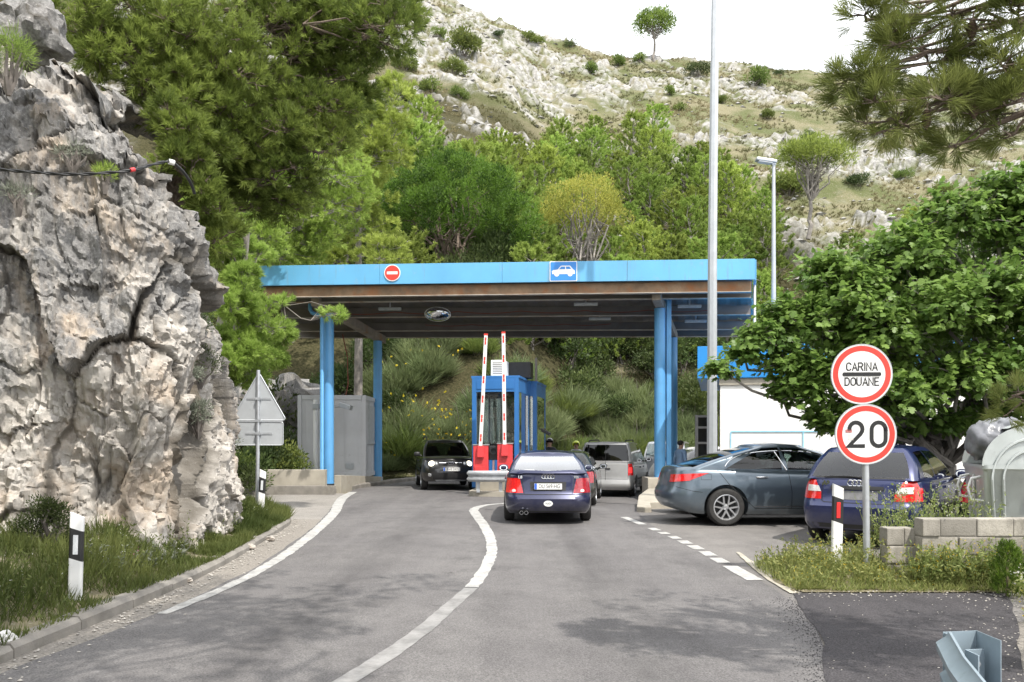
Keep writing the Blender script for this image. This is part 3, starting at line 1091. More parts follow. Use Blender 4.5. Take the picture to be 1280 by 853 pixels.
M_SIGNRED = pbr('sign red', (0.72, 0.045, 0.03), 0.35, var=0.04, scale=6)
M_BLACK = pbr('black plastic', (0.02, 0.02, 0.021), 0.45, var=0.2, scale=9)
M_RUBBER = pbr('tyre rubber', (0.028, 0.027, 0.026), 0.8, var=0.25, scale=12)
M_GREYP = pbr('grey container paint', (0.50, 0.505, 0.52), 0.5, var=0.06, scale=2, dirt=((0.24, 0.23, 0.22), 3.5, 0.63))
M_DARKGAP = pbr('dark joint', (0.012, 0.012, 0.013), 0.8, var=0.1)
M_CHROME = pbr('chrome', (0.75, 0.76, 0.78), 0.12, metal=1.0, var=0.03)
M_MIRROR = pbr('mirror surface', (0.80, 0.82, 0.84), 0.03, metal=1.0, var=0.01)
M_ALU = pbr('aluminium sign back', (0.52, 0.545, 0.565), 0.45, metal=0.45, var=0.08, scale=4, dirt=((0.42, 0.44, 0.46), 7, 0.6))
G_BOOTH = glassmat('booth glass', (0.78, 0.82, 0.80), 3.0)
G_DARK = glassmat('dark tinted glass', (0.05, 0.06, 0.065), 1.0)

# ---- canopy
cL0, cL1 = np.array([-7.75, 25.2]), np.array([-8.3, 31.5])
cR0, cR1 = np.array([7.16, 24.2]), np.array([9.1, 31.0])


def cpt(u, f, z):
    a = cL0 * (1 - f) + cL1 * f
    b = cR0 * (1 - f) + cR1 * f
    p = a * (1 - u) + b * u
    return Vector((p[0], p[1], z))


def cz(f): return 6.0 - 0.52 * f


canopy = tag(empty('canopy', (-5.95, 26.6, 0)), 'wide flat roofed steel canopy with bright blue front over both lanes', 'canopy')
canopy_off = Matrix.Translation((5.95, -26.6, 0))


def cbuild(mb, name, mat, **k):
    mb.v = [tuple(Vector(q) + Vector((5.95, -26.6, 0))) for q in mb.v]
    return mb.build(name, mat, canopy, **k)


def hexa(mb, a, b, c, d, z0, z1, mat=None):
    """four plan corners, bottom and top heights (numbers or 4-lists)"""
    z0 = z0 if hasattr(z0, '__len__') else [z0] * 4
    z1 = z1 if hasattr(z1, '__len__') else [z1] * 4
    vs = [(p[0], p[1], z) for p, z in zip((a, b, c, d), z0)] + [(p[0], p[1], z) for p, z in zip((a, b, c, d), z1)]
    mb.add(vs, [(3, 2, 1, 0), (4, 5, 6, 7), (0, 1, 5, 4), (1, 2, 6, 5), (2, 3, 7, 6), (3, 0, 4, 7)], mat)


def fasc(u0, f0, u1, f1, z0, z1, name, mat, th=0.06):
    mb = MB()
    a, b = cpt(u0, f0, 0), cpt(u1, f1, 0)
    d = (b - a).normalized()
    nn = Vector((d.y, -d.x, 0)) * th
    n_ = max(1, int((b - a).length / 3.0))
    for i in range(n_):       # folded sheets with fine butt joints
        p, q = a.lerp(b, i / n_ + (0.0004 if i else 0)), a.lerp(b, (i + 1) / n_)
        hexa(mb, p + nn, q + nn, q, p, z0, z1)
    return cbuild(mb, name, mat, bevel=0.006)


fasc(0, 0, 1, 0, 6.33, 6.94, 'fascia', M_BLUE)
fasc(0, 1, 0, 0.012, 6.33, 6.94, 'fascia', M_BLUE)
fasc(1, 0.012, 1, 1, 6.33, 6.94, 'fascia', M_BLUE)
fasc(1, 1, 0, 1, 6.33, 6.94, 'fascia', M_BLUE)
# ribbed deck following the fall of the roof
mb = MB()
K = 90
G0, G1 = [], []
for i in range(K + 1):
    rib = 0.04 if (i // 2) % 2 else 0.0
    u = min(1, max(0, 0.004 + 0.992 * (i + (0.25 if i % 2 else 0)) / K))
    G0.append([cpt(u, f, cz(f) + 0.34 + rib) for f in (0.008, 0.5, 0.992)])
mb.grid([[tuple(p) for p in r] for r in G0])
mb.grid([[(p.x, p.y, p.z + 0.1) for p in r] for r in G0])
cbuild(mb, 'roof_deck', M_SOFF, fix=False)
for f, mat, h in [(0.028, M_RUST, 0.33), (0.13, M_SOFF, 0.3), (0.46, M_SOFF, 0.32), (0.80, M_SOFF, 0.3), (0.985, M_SOFF, 0.3)]:
    mb = MB()
    w = 0.012
    zb = cz(f)
    hexa(mb, cpt(.006, f - w, 0), cpt(.994, f - w, 0), cpt(.994, f - w + .004, 0), cpt(.006, f - w + .004, 0), zb + 0.02, zb + h - 0.004, mat)     # web
    hexa(mb, cpt(.006, f - w - .008, 0), cpt(.994, f - w - .008, 0), cpt(.994, f + w, 0), cpt(.006, f + w, 0), zb, zb + 0.018, M_FLANGE)                # bottom flange
    cbuild(mb, 'beam', mat)
# cross girders over each pair of columns, the downpipes and columns
COLS = [((-5.95, 26.6), 0.165, 5.70, 0.12), ((-5.0, 30.5), 0.16, 5.28, 0.0), ((4.64, 25.7), 0.175, 5.72, -0.1), ((5.83, 29.7), 0.165, 5.3, -0.3)]
for a, b in ((0, 1), (2, 3)):
    (x0, y0), _, z0, _ = COLS[a]
    (x1, y1), _, z1, _ = COLS[b]
    d = Vector((x1 - x0, y1 - y0, z1 - z0)) / 5
    p0 = Vector((x0, y0, z0 + 0.12)) - d * 1.2
    p1 = Vector((x1, y1, z1 + 0.12)) + d * 0.6
    s = Vector((d.y, -d.x, 0)).normalized() * 0.13
    mb = MB()
    vs = []
    for p in (p0, p1):
        for q in ((p - s, -0.12), (p + s, -0.12), (p + s, 0.16), (p - s, 0.16)):
            vs.append(tuple(q[0] + Vector((0, 0, q[1]))))
    mb.add(vs, [(0, 1, 2, 3), (7, 6, 5, 4), (0, 4, 5, 1), (1, 5, 6, 2), (2, 6, 7, 3), (3, 7, 4, 0)])
    cbuild(mb, 'girder', M_GIRD, bevel=0.01)
for (x, y), r, zt, zb in COLS:
    mb = MB()
    mb.lathe([(0.0, zb), (r + 0.012, zb), (r + 0.012, zb + 0.10), (r, zb + 0.10), (r, zt), (0, zt)], Matrix.Translation((x, y, 0)), 28)
    cbuild(mb, 'column', M_BLUECOL, smooth=40)
    mb = MB()
    mb.box((x, y, zb + 0.035), (0.5, 0.5, 0.05))
    cbuild(mb, 'base_plate', M_BLACK, bevel=0.008)
mb = MB()
mb.tube([(-6.48, 26.3, 6.1), (-6.48, 26.3, 5.78), (-6.42, 26.3, 5.68), (-6.16, 26.3, 5.58), (-6.1, 26.3, 5.46), (-6.1, 26.3, 0.35), (-6.11, 26.1, 0.16)], 0.065, 12)
cbuild(mb, 'downpipe', M_BLUECOL, smooth=40)
mb = MB()
mb.box((4.91, 25.68, 2.95), (0.15, 0.15, 6.1))
cbuild(mb, 'downpipe', M_BLUECOL, bevel=0.02)
mb = MB()
mb.box((7.40, 25.0, 5.35), (0.07, 0.10, 1.95))
cbuild(mb, 'downpipe', M_WPAINT, bevel=0.015)
mb = MB()                                                        # conduits sagging under the roof
mb.tube([cpt(.12 + .8 * t, .40, cz(.4) + 0.10 - 0.07 * math.sin(math.pi * (t * 6 % 1))) for t in np.linspace(0, 1, 61)], 0.014, 5)
mb.tube([cpt(.3 + .4 * t, .72, cz(.72) + 0.12 - 0.05 * math.sin(math.pi * (t * 4 % 1))) for t in np.linspace(0, 1, 41)], 0.012, 5)
mb.tube([(-6.1, 29.5, 5.4), (-5.93, 29.5, 4.6), (-5.9, 29.5, 3.6), (-6.0, 29.5, 3.15), (-6.25, 29.5, 3.0)], 0.02, 6)
cbuild(mb, 'cable', pbr('red brown cable', (0.2, 0.05, 0.03), 0.6), fix=False)
for u, f in ((.25, .3), (.66, .24), (.68, .55), (.87, .3), (.88, .62)):
    p = cpt(u, f, cz(f) + 0.05)
    mb = MB()
    mb.box(p, (0.75, 0.14, 0.09), rz=-0.05)
    mb.box(p + Vector((0, 0, 0.15)), (0.05, 0.05, 0.22))
    cbuild(mb, 'strip_light', M_GALV, bevel=0.01)

# ---- signs on the canopy front
def fy(x): return 25.2 - (x + 7.75) * 0.0671


def face(x, y, z, rz=0.0):
    """a frame at (x,y,z): local x to the right, local y up, local z towards the camera"""
    return Matrix.Translation((x, y, z)) @ Matrix.Rotation(rz, 4, 'Z') @ Matrix(((1, 0, 0, 0), (0, 0, -1, 0), (0, 1, 0, 0), (0, 0, 0, 1)))


def disc(mb, M, r0, r1, z, mat, n=40):
    if r0 <= 0:
        mb.add([M @ Vector((r1 * math.cos(2 * math.pi * k / n), r1 * math.sin(2 * math.pi * k / n), z)) for k in range(n)], [tuple(range(n))], mat)
    else:
        vs = [M @ Vector((r * math.cos(2 * math.pi * k / n), r * math.sin(2 * math.pi * k / n), z)) for r in (r0, r1) for k in range(n)]
        mb.add(vs, [(k, n + k, n + (k + 1) % n, (k + 1) % n) for k in range(n)], mat)


def plate_round(mb, M, r, t, mat, n=40):
    vs = [M @ Vector((r * math.cos(2 * math.pi * k / n), r * math.sin(2 * math.pi * k / n), z)) for z in (-t, 0) for k in range(n)]
    mb.add(vs, [tuple(reversed(range(n))), tuple(range(n, 2 * n))] + [(k, (k + 1) % n, n + (k + 1) % n, n + k) for k in range(n)], mat)


def rrect(w, h, r, n=5):
    return arc(w / 2 - r, h / 2 - r, r, r, 0, 90, n) + arc(-w / 2 + r, h / 2 - r, r, r, 90, 180, n) + arc(-w / 2 + r, -h / 2 + r, r, r, 180, 270, n) + arc(w / 2 - r, -h / 2 + r, r, r, 270, 360, n)


RZC = -0.067
x, z = -3.63, 6.66
ne = tag(empty('no_entry_sign', (x, fy(x) - 0.09, z), RZC), 'round red no entry sign on the blue canopy front', 'road sign')
I4 = face(0, 0, 0)
mb = MB(); plate_round(mb, I4, 0.25, 0.02, M_WPAINT); mb.build('plate', None, ne, fix=False)
mb = MB(); disc(mb, I4, 0, 0.225, 0.004, M_SIGNRED); mb.build('red_disc', None, ne, fix=False)
mb = MB(); mb.prism(rrect(0.33, 0.085, 0.008), I4 @ Matrix.Translation((0, 0, 0.0045)), 0.004, M_WPAINT); mb.build('bar', None, ne, fix=False)
x, z = 1.536, 6.64
cs = tag(empty('car_lane_sign', (x, fy(x) - 0.09, z), RZC), 'square blue sign with a white car silhouette on the canopy front', 'road sign')
mb = MB(); mb.prism(rrect(0.82, 0.6, 0.03), I4 @ Matrix.Translation((0, 0, -0.02)), 0.02, M_WPAINT); mb.build('plate', None, cs, fix=False)
mb = MB(); mb.prism(rrect(0.775, 0.555, 0.02), I4 @ Matrix.Translation((0, 0, 0.0005)), 0.004, pbr('sign blue', (0.03, 0.22, 0.62), 0.35, var=0.04)); mb.build('blue_panel', None, cs, fix=False)
mb = MB()
carp = [(-0.33, -0.085), (-0.345, 0.0), (-0.30, 0.035), (-0.17, 0.055), (-0.08, 0.155), (-0.05, 0.165), (0.18, 0.165), (0.21, 0.155), (0.29, 0.05), (0.335, 0.02), (0.345, -0.085)]
mb.prism(list(reversed(carp)), I4 @ Matrix.Translation((0, 0, 0.005)), 0.003, M_WPAINT)
for wx in (-0.2, 0.2):
    mb.prism(arc(wx, -0.085, 0.072, 0.072, 0, 360, 20)[:-1], I4 @ Matrix.Translation((0, 0, 0.0055)), 0.004, M_WPAINT)
mb.build('car_symbol', None, cs, fix=False)
mb = MB()
for pl in ([(-0.125, 0.062), (-0.062, 0.135), (0.05, 0.135), (0.05, 0.062)], [(0.08, 0.062), (0.08, 0.135), (0.175, 0.135), (0.235, 0.062)]):
    mb.prism(list(reversed(pl)), I4 @ Matrix.Translation((0, 0, 0.0085)), 0.002, MATS['sign blue'])
mb.build('symbol_window', None, cs, fix=False)

# ---- convex mirror under the canopy
mi = tag(empty('convex_mirror', (-2.45, 27.0, 5.74)), 'half dome convex traffic mirror hanging under the canopy roof', 'mirror')
mi.scale = (0.9, 0.9, 0.5)
mb = MB()
T = Matrix.Rotation(R(20), 4, 'X')
for i in range(9):
    pass
prof = [(0.46 * math.sin(R(a)), 0.30 * math.cos(R(a))) for a in np.linspace(0, 92, 14)]
MM = Matrix.Rotation(R(118), 4, 'X')
mb.lathe(prof, MM, 36); mb.build('dome', M_MIRROR, mi, smooth=60)
mb = MB(); mb.tube([MM @ Vector((0.465 * math.cos(t), 0.465 * math.sin(t), 0)) for t in np.linspace(0, 2 * math.pi, 33)], 0.022, 8, cap=False); mb.build('rim', M_WPAINT, mi, smooth=60)
mb = MB(); mb.tube([(0, 0.1, 0), (0, 0.16, 0.2), (0, 0.16, 0.42)], 0.025, 8); mb.build('bracket', M_GALV, mi)

# ---- island, booth, barriers
BRZ = R(-10)
isl = tag(empty('traffic_island', (-0.55, 23.1, 0), BRZ), 'narrow raised concrete island carrying the blue booth and barriers', 'traffic island')
mb = MB()
pl = [(-0.72, 0.15), (-0.5, -0.1), (0.45, -0.1), (0.72, 0.15), (0.95, 3.0), (0.95, 7.0), (-0.95, 7.0), (-0.95, 3.0)]
mb.prism(pl, Matrix.Translation((0, 0, -0.3)), 0.45); mb.build('kerb_base', M_CONC2, isl, bevel=0.02)
mb = MB()
mb.box((-0.02, 0.62, 0.33), (1.05, 0.7, 0.36)); mb.build('plinth', M_CONC2, isl, bevel=0.015)


def guard_profile(mb, pts, up=Vector((0, 0, 1)), h=0.31, th=0.004, dep=0.08, mat=None):
    """W-beam: pts along its length, wave towards the right-hand side of the path"""
    prof = [(0.0, -0.5), (0.1, -0.5), (0.3, -0.43), (1.0, -0.33), (1.0, -0.19), (0.25, -0.07), (0.25, 0.07), (1.0, 0.19), (1.0, 0.33), (0.3, 0.43), (0.1, 0.5), (0.0, 0.5)]
    G = []
    pts = [Vector(p) for p in pts]
    for i, p in enumerate(pts):
        d = (pts[min(i + 1, len(pts) - 1)] - pts[max(i - 1, 0)]).normalized()
        n_ = d.cross(up).normalized()
        u_ = n_.cross(d).normalized()
        G.append([tuple(p + n_ * (a * dep) + u_ * (b * h)) for a, b in prof])
    mb.grid(G, mat)
    G2 = [[tuple(Vector(q) - (pts[min(i + 1, len(pts) - 1)] - pts[max(i - 1, 0)]).normalized().cross(up).normalized() * th) for q in row] for i, row in enumerate(G)]
    mb.grid(G2, mat)


ig = tag(empty('guard_rail', (-0.6, 22.95, 0.15)), 'short galvanised guard rail across the tip of the booth island', 'guard rail')
mb = MB(); guard_profile(mb, [(-0.62, 0.1, 0.43), (-0.45, -0.02, 0.43), (0.0, -0.05, 0.43), (0.5, -0.05, 0.43), (0.68, 0.05, 0.43)]); mb.build('rail', M_GALV, ig, smooth=40, fix=False)
for px_ in (-0.35, 0.28):
    mb = MB(); mb.box((px_, 0.05, 0.22), (0.1, 0.06, 0.5)); mb.build('post', M_GALV, ig, bevel=0.008)


def barrier(loc, lean, label, L=3.25):
    t = tag(empty('barrier_gate', loc, BRZ * 0.3), label, 'barrier', 'raised barriers in front of the booth')
    mb = MB(); mb.box((0, 0, 0.48), (0.44, 0.34, 0.96)); mb.build('cabinet', M_RED, t, bevel=0.02)
    mb = MB(); mb.box((0, 0, 0.975), (0.47, 0.37, 0.03)); mb.build('cabinet_lid', pbr('dull grey lid', (0.3, 0.3, 0.3), 0.5), t, bevel=0.006)
    mb = MB(); mb.box((0, -0.22, 0.78), (0.2, 0.12, 0.34), taper=0.9); mb.build('arm_mount', M_RED, t, bevel=0.015)
    mb = MB(); mb.box((-0.02, -0.19, 0.2), (0.3, 0.02, 0.3)); mb.build('door', M_RED, t, bevel=0.006)
    ar = empty('arm', (0, -0.24, 0.9), parent=t)
    ar.rotation_euler = (0, lean, 0)
    mb = MB(); mb.box((0, 0, L / 2), (0.105, 0.05, L)); mb.build('boom', M_WPAINT, ar, bevel=0.012)
    for k in range(6):
        z_ = 0.22 + k * (L - 0.45) / 5
        mb = MB()
        mb.box((-0.002, -0.0262, z_), (0.05, 0.004, 0.09)); mb.box((-0.002, -0.0262, z_ + 0.12), (0.05, 0.004, 0.09)); mb.box((-0.002, -0.0258, z_ + 0.06), (0.03, 0.003, 0.05))
        mb.build('red_reflector', M_SIGNRED, ar, fix=False)
    mb = MB(); mb.box((0, -0.002, L + 0.02), (0.11, 0.055, 0.05)); mb.build('tip', M_SIGNRED, ar)
    return t


barrier((-0.9, 23.95, 0.48), R(2.8), 'red barrier cabinet nearer the black off roader, its striped arm raised')
barrier((-0.2, 23.85, 0.52), R(-0.6), 'red barrier cabinet above the blue saloon, its arm upright')
sg = tag(empty('lane_signal', (-0.54, 24.0, 0.5)), 'black lane signal head on a white post between the red barrier cabinets', 'signal')
mb = MB(); mb.tube([(0, 0, 0), (0, 0, 0.55)], 0.035, 10); mb.build('post', M_WPAINT, sg, smooth=40)
mb = MB(); mb.box((0, 0, 0.72), (0.28, 0.2, 0.42)); mb.lathe([(0.0, -.02), (0.1, -.02), (0.1, 0.12), (0.085, 0.12), (0.08, 0.0)], face(0, -0.1, 0.78), 20); mb.build('head', M_BLACK, sg, bevel=0.02)

booth = tag(empty('booth', (-1.22, 25.0, 0.15), BRZ), 'tall blue passport control booth with large windows on the island', 'booth')
BH = 3.33
boxes = [(0, 0, 1.44, 2.15), (0.06, 2.15, 1.62, 2.2)]         # x0, y0, width, depth: front cell and a wider rear cell
for bi, (x0, y0, w, dp) in enumerate(boxes):
    H_ = BH - 0.02 * bi
    mb = MB()
    fr = 0.13
    for xx in (x0 + fr / 2, x0 + w - fr / 2):
        for yy in (y0 + fr / 2, y0 + dp - fr / 2):
            mb.box((xx, yy, H_ / 2), (fr, fr, H_))
    for yy in (y0 + fr / 2, y0 + dp - fr / 2):
        mb.box((x0 + w / 2, yy, H_ - 0.21), (w - 2 * fr, fr - 0.01, 0.42))
        mb.box((x0 + w / 2, yy, 0.42), (w - 2 * fr, fr - 0.01, 0.84))
    for xx in (x0 + fr / 2, x0 + w - fr / 2):
        mb.box((xx, y0 + dp / 2, H_ - 0.21), (fr - 0.01, dp - 2 * fr, 0.42))
        mb.box((xx, y0 + dp / 2, 0.42), (fr - 0.01, dp - 2 * fr, 0.84))
        mb.box((xx, y0 + dp / 2, H_ / 2 + 0.2), (0.06, 0.06, H_ - 1.28))
    mb.build('frame', M_BLUEDK, booth)
    mb = MB(); mb.box((x0 + w / 2, y0 + dp / 2, H_ + 0.03), (w + 0.06, dp - 0.004, 0.07)); mb.build('roof', M_BLUEDK, booth, bevel=0.01)
    mb = MB(); mb.box((x0 + w / 2, y0 + dp / 2, 0.05), (w - 0.02, dp - 0.02, 0.08)); mb.build('floor', M_SOFF, booth)
    for nm, c, d in (('front', (x0 + w / 2, y0 + fr / 2, 1.87), (w - 2 * fr, 0.012, 2.06)), ('back', (x0 + w / 2, y0 + dp - fr / 2, 1.87), (w - 2 * fr, 0.012, 2.06)),
                     ('l', (x0 + fr / 2 + .045, y0 + dp / 2, 1.87), (0.012, dp - 2 * fr, 2.06)), ('r', (x0 + w - fr / 2 + .045, y0 + dp / 2, 1.87), (0.012, dp - 2 * fr, 2.06))):
        mb = MB(); mb.box(c, d); mb.build('window', G_BOOTH, booth)
mb = MB()
for a, b, c, d in ((0.13, -0.006, 1.18, 0.3),):
    mb.box((0.72, -0.004, BH - 0.2), (1.16, 0.012, 0.27))
mb.build('panel', M_BLUEDK, booth, bevel=0.004)
mb = MB(); mb.box((0.75, 1.6, 0.95), (1.1, 0.5, 0.06)); mb.box((0.75, 1.6, 0.5), (1.0, 0.4, 0.85)); mb.build('desk', M_SOFF, booth)
mb = MB(); mb.box((0.6, 1.62, 1.2), (0.42, 0.08, 0.32)); mb.build('monitor', M_BLACK, booth, bevel=0.01)
ac = tag(empty('air_conditioner', (-0.38, 25.7, 3.55), BRZ), 'pale air conditioning unit on the booth roof', 'air conditioner')
mb = MB(); mb.box((0, 0, 0.27), (0.42, 0.8, 0.5)); mb.build('casing', M_WHITE, ac, bevel=0.02)
mb = MB()
for k in range(7): mb.box((-0.212, 0, 0.1 + 0.055 * k), (0.006, 0.6, 0.02)); mb.box((0.02, -0.402, 0.1 + 0.055 * k), (0.34, 0.006, 0.02))
mb.build('grille', M_SOFF, ac, fix=False)
rb = tag(empty('rooftop_cabinet', (0.28, 26.3, 3.55), BRZ), 'dark metal cabinet with a mast on the booth roof', 'cabinet')
mb = MB(); mb.box((0, 0, 0.27), (0.72, 0.6, 0.5)); mb.build('casing', M_BLACK, rb, bevel=0.01)
mb = MB(); mb.box((0.5, 0.0, 0.3), (0.07, 0.07, 0.75)); mb.build('mast', M_SOFF, rb)
fl = empty('floodlight', (0.98, 26.6, 1.95), BRZ)
tag(fl, 'small black floodlight on an arm at the side of the booth', 'lamp')
mb = MB(); mb.box((0.14, -0.1, -0.1), (0.3, 0.34, 0.1), M=Matrix.Rotation(R(28), 4, 'Y')); mb.build('lamp_head', M_BLACK, fl, bevel=0.015)
mb = MB(); mb.tube([(-0.1, 0, 0), (0.1, 0, 0.0), (0.14, -0.05, -0.06)], 0.022, 8); mb.build('arm', M_BLACK, fl)

# ---- right-hand column island
ri = tag(empty('column_island', (3.6, 21, 0)), 'low sandy concrete island under the right canopy column', 'traffic island')
mb = MB()
pl = [(-0.8, -2.6), (-0.65, -2.85), (-0.5, -2.8), (-0.3, -1.4), (0.6, -1.0), (1.9, 4.0), (2.6, 7.5), (1.4, 7.5), (-0.2, 1.0)]
mb.prism(pl, Matrix.Translation((0, 0, -0.35)), 0.46); mb.build('kerb_base', M_CONC2, ri, bevel=0.03)
mb = MB(); mb.box((1.06, 4.72, 0.12), (0.98, 1.15, 0.62)); mb.build('plinth', M_CONC2, ri, bevel=0.02)

# ---- walls on the left, container, its lamp
wl = tag(empty('concrete_wall', (-5.5, 24.25, 0)), 'low beige concrete wall in front of the grey container', 'wall')
mb = MB()
hexa(mb, (-4.3, -.16), (0.0, -.16), (0.0, .12), (-4.3, .12), -0.1, 0.72)
mb.build('wall', M_CONC2, wl, bevel=0.015)
mb = MB(); hexa(mb, (-4.4, -.32), (0.32, -.32), (0.32, -.165), (-4.4, -.165), -0.1, 0.26)
mb.build('footing', M_CONC, wl, bevel=0.02)
wr = tag(empty('ramp_wall', (-5.45, 25.1, 0)), 'sloping concrete upstand running back from the left canopy column', 'wall')
mb = MB()
hexa(mb, (0.0, 0.0), (0.22, -0.05), (0.62, 5.6), (0.4, 5.6), -0.1, [0.52, 0.52, 0.22, 0.22]); mb.build('wall', M_CONC2, wr, bevel=0.015)
mb = MB(); mb.box((-0.5, 1.5, 0.03), (0.95, 1.1, 0.2)); mb.build('footing', M_CONC, wr, bevel=0.02)

ct = tag(empty('container', (-6.25, 28.4, 0.3), R(0)), 'grey steel office container behind the low wall', 'container')
cw, cdp, ch = 2.35, 2.6, 2.85
mb = MB()
mb.box((0, cdp / 2, ch / 2), (cw - 0.06, cdp - 0.06, ch - 0.06))
mb.build('body', M_GREYP, ct)
mb = MB()
for sx_ in (-1, 1):
    for yy in (0.06, cdp - 0.06):
        mb.box((sx_ * (cw / 2 - 0.06), yy, ch / 2), (0.14, 0.14, ch))
for zz in (0.08, ch - 0.08):
    mb.box((0, 0.05, zz), (cw - 0.28, 0.1, 0.16)); mb.box((0, cdp - 0.05, zz), (cw - 0.28, 0.1, 0.16))
    for sx_ in (-1, 1): mb.box((sx_ * (cw / 2 - 0.05), cdp / 2, zz), (0.1, cdp - 0.28, 0.16))
mb.build('corner_frame', M_GREYP, ct, bevel=0.01)
mb = MB()
for k in range(5):
    mb.box((-0.95 + 0.46 * k, 0.026, ch / 2), (0.035, 0.02, ch - 0.36))
    mb.box((cw / 2 - 0.026, 0.35 + 0.46 * k, ch / 2), (0.02, 0.035, ch - 0.36))
mb.build('panel_rib', M_GREYP, ct)
mb = MB(); mb.box((cw / 2 - 0.02, 1.35, 1.85), (0.025, 1.5, 1.35)); mb.box((cw / 2 - 0.01, 1.35, 1.17), (0.04, 1.5, 0.05)); mb.build('shutter', pbr('light shutter', (0.42, 0.43, 0.44), 0.5), ct, bevel=0.005)
mb = MB(); mb.box((-0.12, 0.012, 1.35), (0.14, 0.03, 0.1)); mb.build('lock_box', M_GALV, ct)
mb = MB(); mb.box((0.62, 0.012, 0.4), (0.28, 0.02, 0.2)); mb.build('vent', M_GALV, ct)
cp = tag(empty('camera_pole', (-6.62, 27.6, 0.0)), 'white pole with a side arm and grey camera housing beside the container', 'pole')
mb = MB(); mb.tube([(0, 0, 0), (0, 0, 2.95)], 0.075, 14); mb.build('pole', M_WPAINT, cp, smooth=40)
mb = MB(); mb.tube([(0, 0, 2.72), (1.0, -0.05, 2.72)], 0.035, 10); mb.box((0.02, 0, 2.72), (0.2, 0.2, 0.18)); mb.build('arm', M_GALVP, cp)
mb = MB(); mb.box((1.05, -0.15, 2.72), (0.4, 0.5, 0.16), M=Matrix.Rotation(R(18), 4, 'Y')); mb.build('camera_housing', M_GALV, cp, bevel=0.02)

# ---- customs building on the right
bd = tag(empty('customs_building', (6.1, 24.0, 0), R(-14)), 'white single storey customs building with a deep blue roof band', 'building')
mb = MB(); mb.box((4.0, 3.0, 1.4), (8.0, 6.0, 3.94)); mb.build('wall', M_WHITE, bd)
mb = MB(); mb.box((3.7, 3.0, 3.87), (8.7, 6.24, 0.94)); mb.build('roof_band', pbr('roof band blue', (0.02, 0.24, 0.62), 0.4, var=0.05, scale=1.5), bd, bevel=0.015)
mb = MB(); mb.box((4.0, -0.02, 3.3), (8.06, 0.06, 0.2)); mb.build('cornice', M_CONC2, bd)
mb = MB()
MLB = pbr('pale blue trim', (0.30, 0.62, 0.80), 0.5)
mb.box((4.1, -0.012, 1.84), (7.6, 0.022, 0.035)); 
for xx in (0.3, 2.3, 4.3): mb.box((xx, -0.013, 0.9), (0.03, 0.022, 1.84))
mb.build('trim', MLB, bd)
pc = empty('porch_screen', (-0.42, 2.4, 0.0), R(14), parent=bd)
mb = MB()
for xx in (-0.32, 0.32): mb.box((xx, 0, 1.2), (0.09, 0.07, 2.4))
for zz in (0.12, 0.95, 1.5, 2.0, 2.36): mb.box((0, 0, zz), (0.55, 0.06, 0.07))
mb.build('frame', pbr('grey door frame', (0.27, 0.265, 0.26), 0.5), pc)
mb = MB(); mb.box((0, 0.0, 1.25), (0.55, 0.012, 2.2)); mb.build('pane', G_DARK, pc)

# ---- lamp posts
lp = tag(empty('lamp_post', (4.98, 20.4, 0)), 'very tall pale octagonal lamp post rising out of the top of the picture', 'lamp post')
mb = MB(); mb.tube([(0, 0, -0.2), (0, 0, 1.4), (0.01, 0, 6), (0.1, 0, 14.5)], [0.13, 0.128, 0.115, 0.09], 8); mb.build('pole', M_GALVP, lp)
mb = MB(); mb.box((0, 0, 0.03), (0.45, 0.45, 0.05)); mb.build('base_plate', M_GALV, lp)
lh = lp
mb = MB(); mb.box((-0.45, 0, 14.55), (0.9, 0.3, 0.14)); mb.build('lamp_head', M_GALV, lp, bevel=0.03)
l2 = tag(empty('lamp_post', (9.58, 30.0, 0)), 'slim street lamp with a flat head, standing behind the customs building', 'lamp post')
mb = MB(); mb.tube([(0, 0, -0.3), (0, 0, 6), (0, 0, 11.75)], [0.10, 0.09, 0.06], 12); mb.build('pole', M_GALVP, l2, smooth=40)
mb = MB(); mb.box((-0.28, 0, 11.82), (0.75, 0.3, 0.11), M=Matrix.Rotation(R(8), 4, 'Y')); mb.box((0.0, 0, 11.75), (0.16, 0.14, 0.2)); mb.build('lamp_head', M_GALV, l2, bevel=0.03)
mb = MB(); mb.box((-0.32, 0, 11.75), (0.5, 0.24, 0.03), M=Matrix.Rotation(R(8), 4, 'Y')); mb.build('lens', M_WPAINT, l2)

# ---- road signs right
sp = tag(empty('customs_sign', (3.98, 9.2, 0), R(-3)), 'pole with a round customs stop sign above a round speed limit sign', 'road sign')
mb = MB(); mb.tube([(0.02, 0.03, 0), (0.0, 0.03, 1.4), (-0.03, 0.03, 2.62)], 0.037, 14); mb.build('pole', M_GALV, sp, smooth=40)


def round_sign(name, c, r, parent):
    e = empty(name, c, parent=parent)
    mb = MB(); plate_round(mb, I4, r, 0.006, M_ALU, 56)
    mb.lathe([(r - 0.006, -0.02), (r + 0.004, -0.02), (r + 0.004, 0.004), (r - 0.006, 0.004)], I4, 56)
    mb.build('plate', M_ALU, e, fix=False)
    mb = MB(); disc(mb, I4, 0, r - 0.004, 0.002, M_WPAINT, 56); mb.build('face', None, e, fix=False)
    mb = MB(); disc(mb, I4, r * 0.775, r - 0.016, 0.004, M_SIGNRED, 56); mb.build('red_border', None, e, fix=False)
    return e


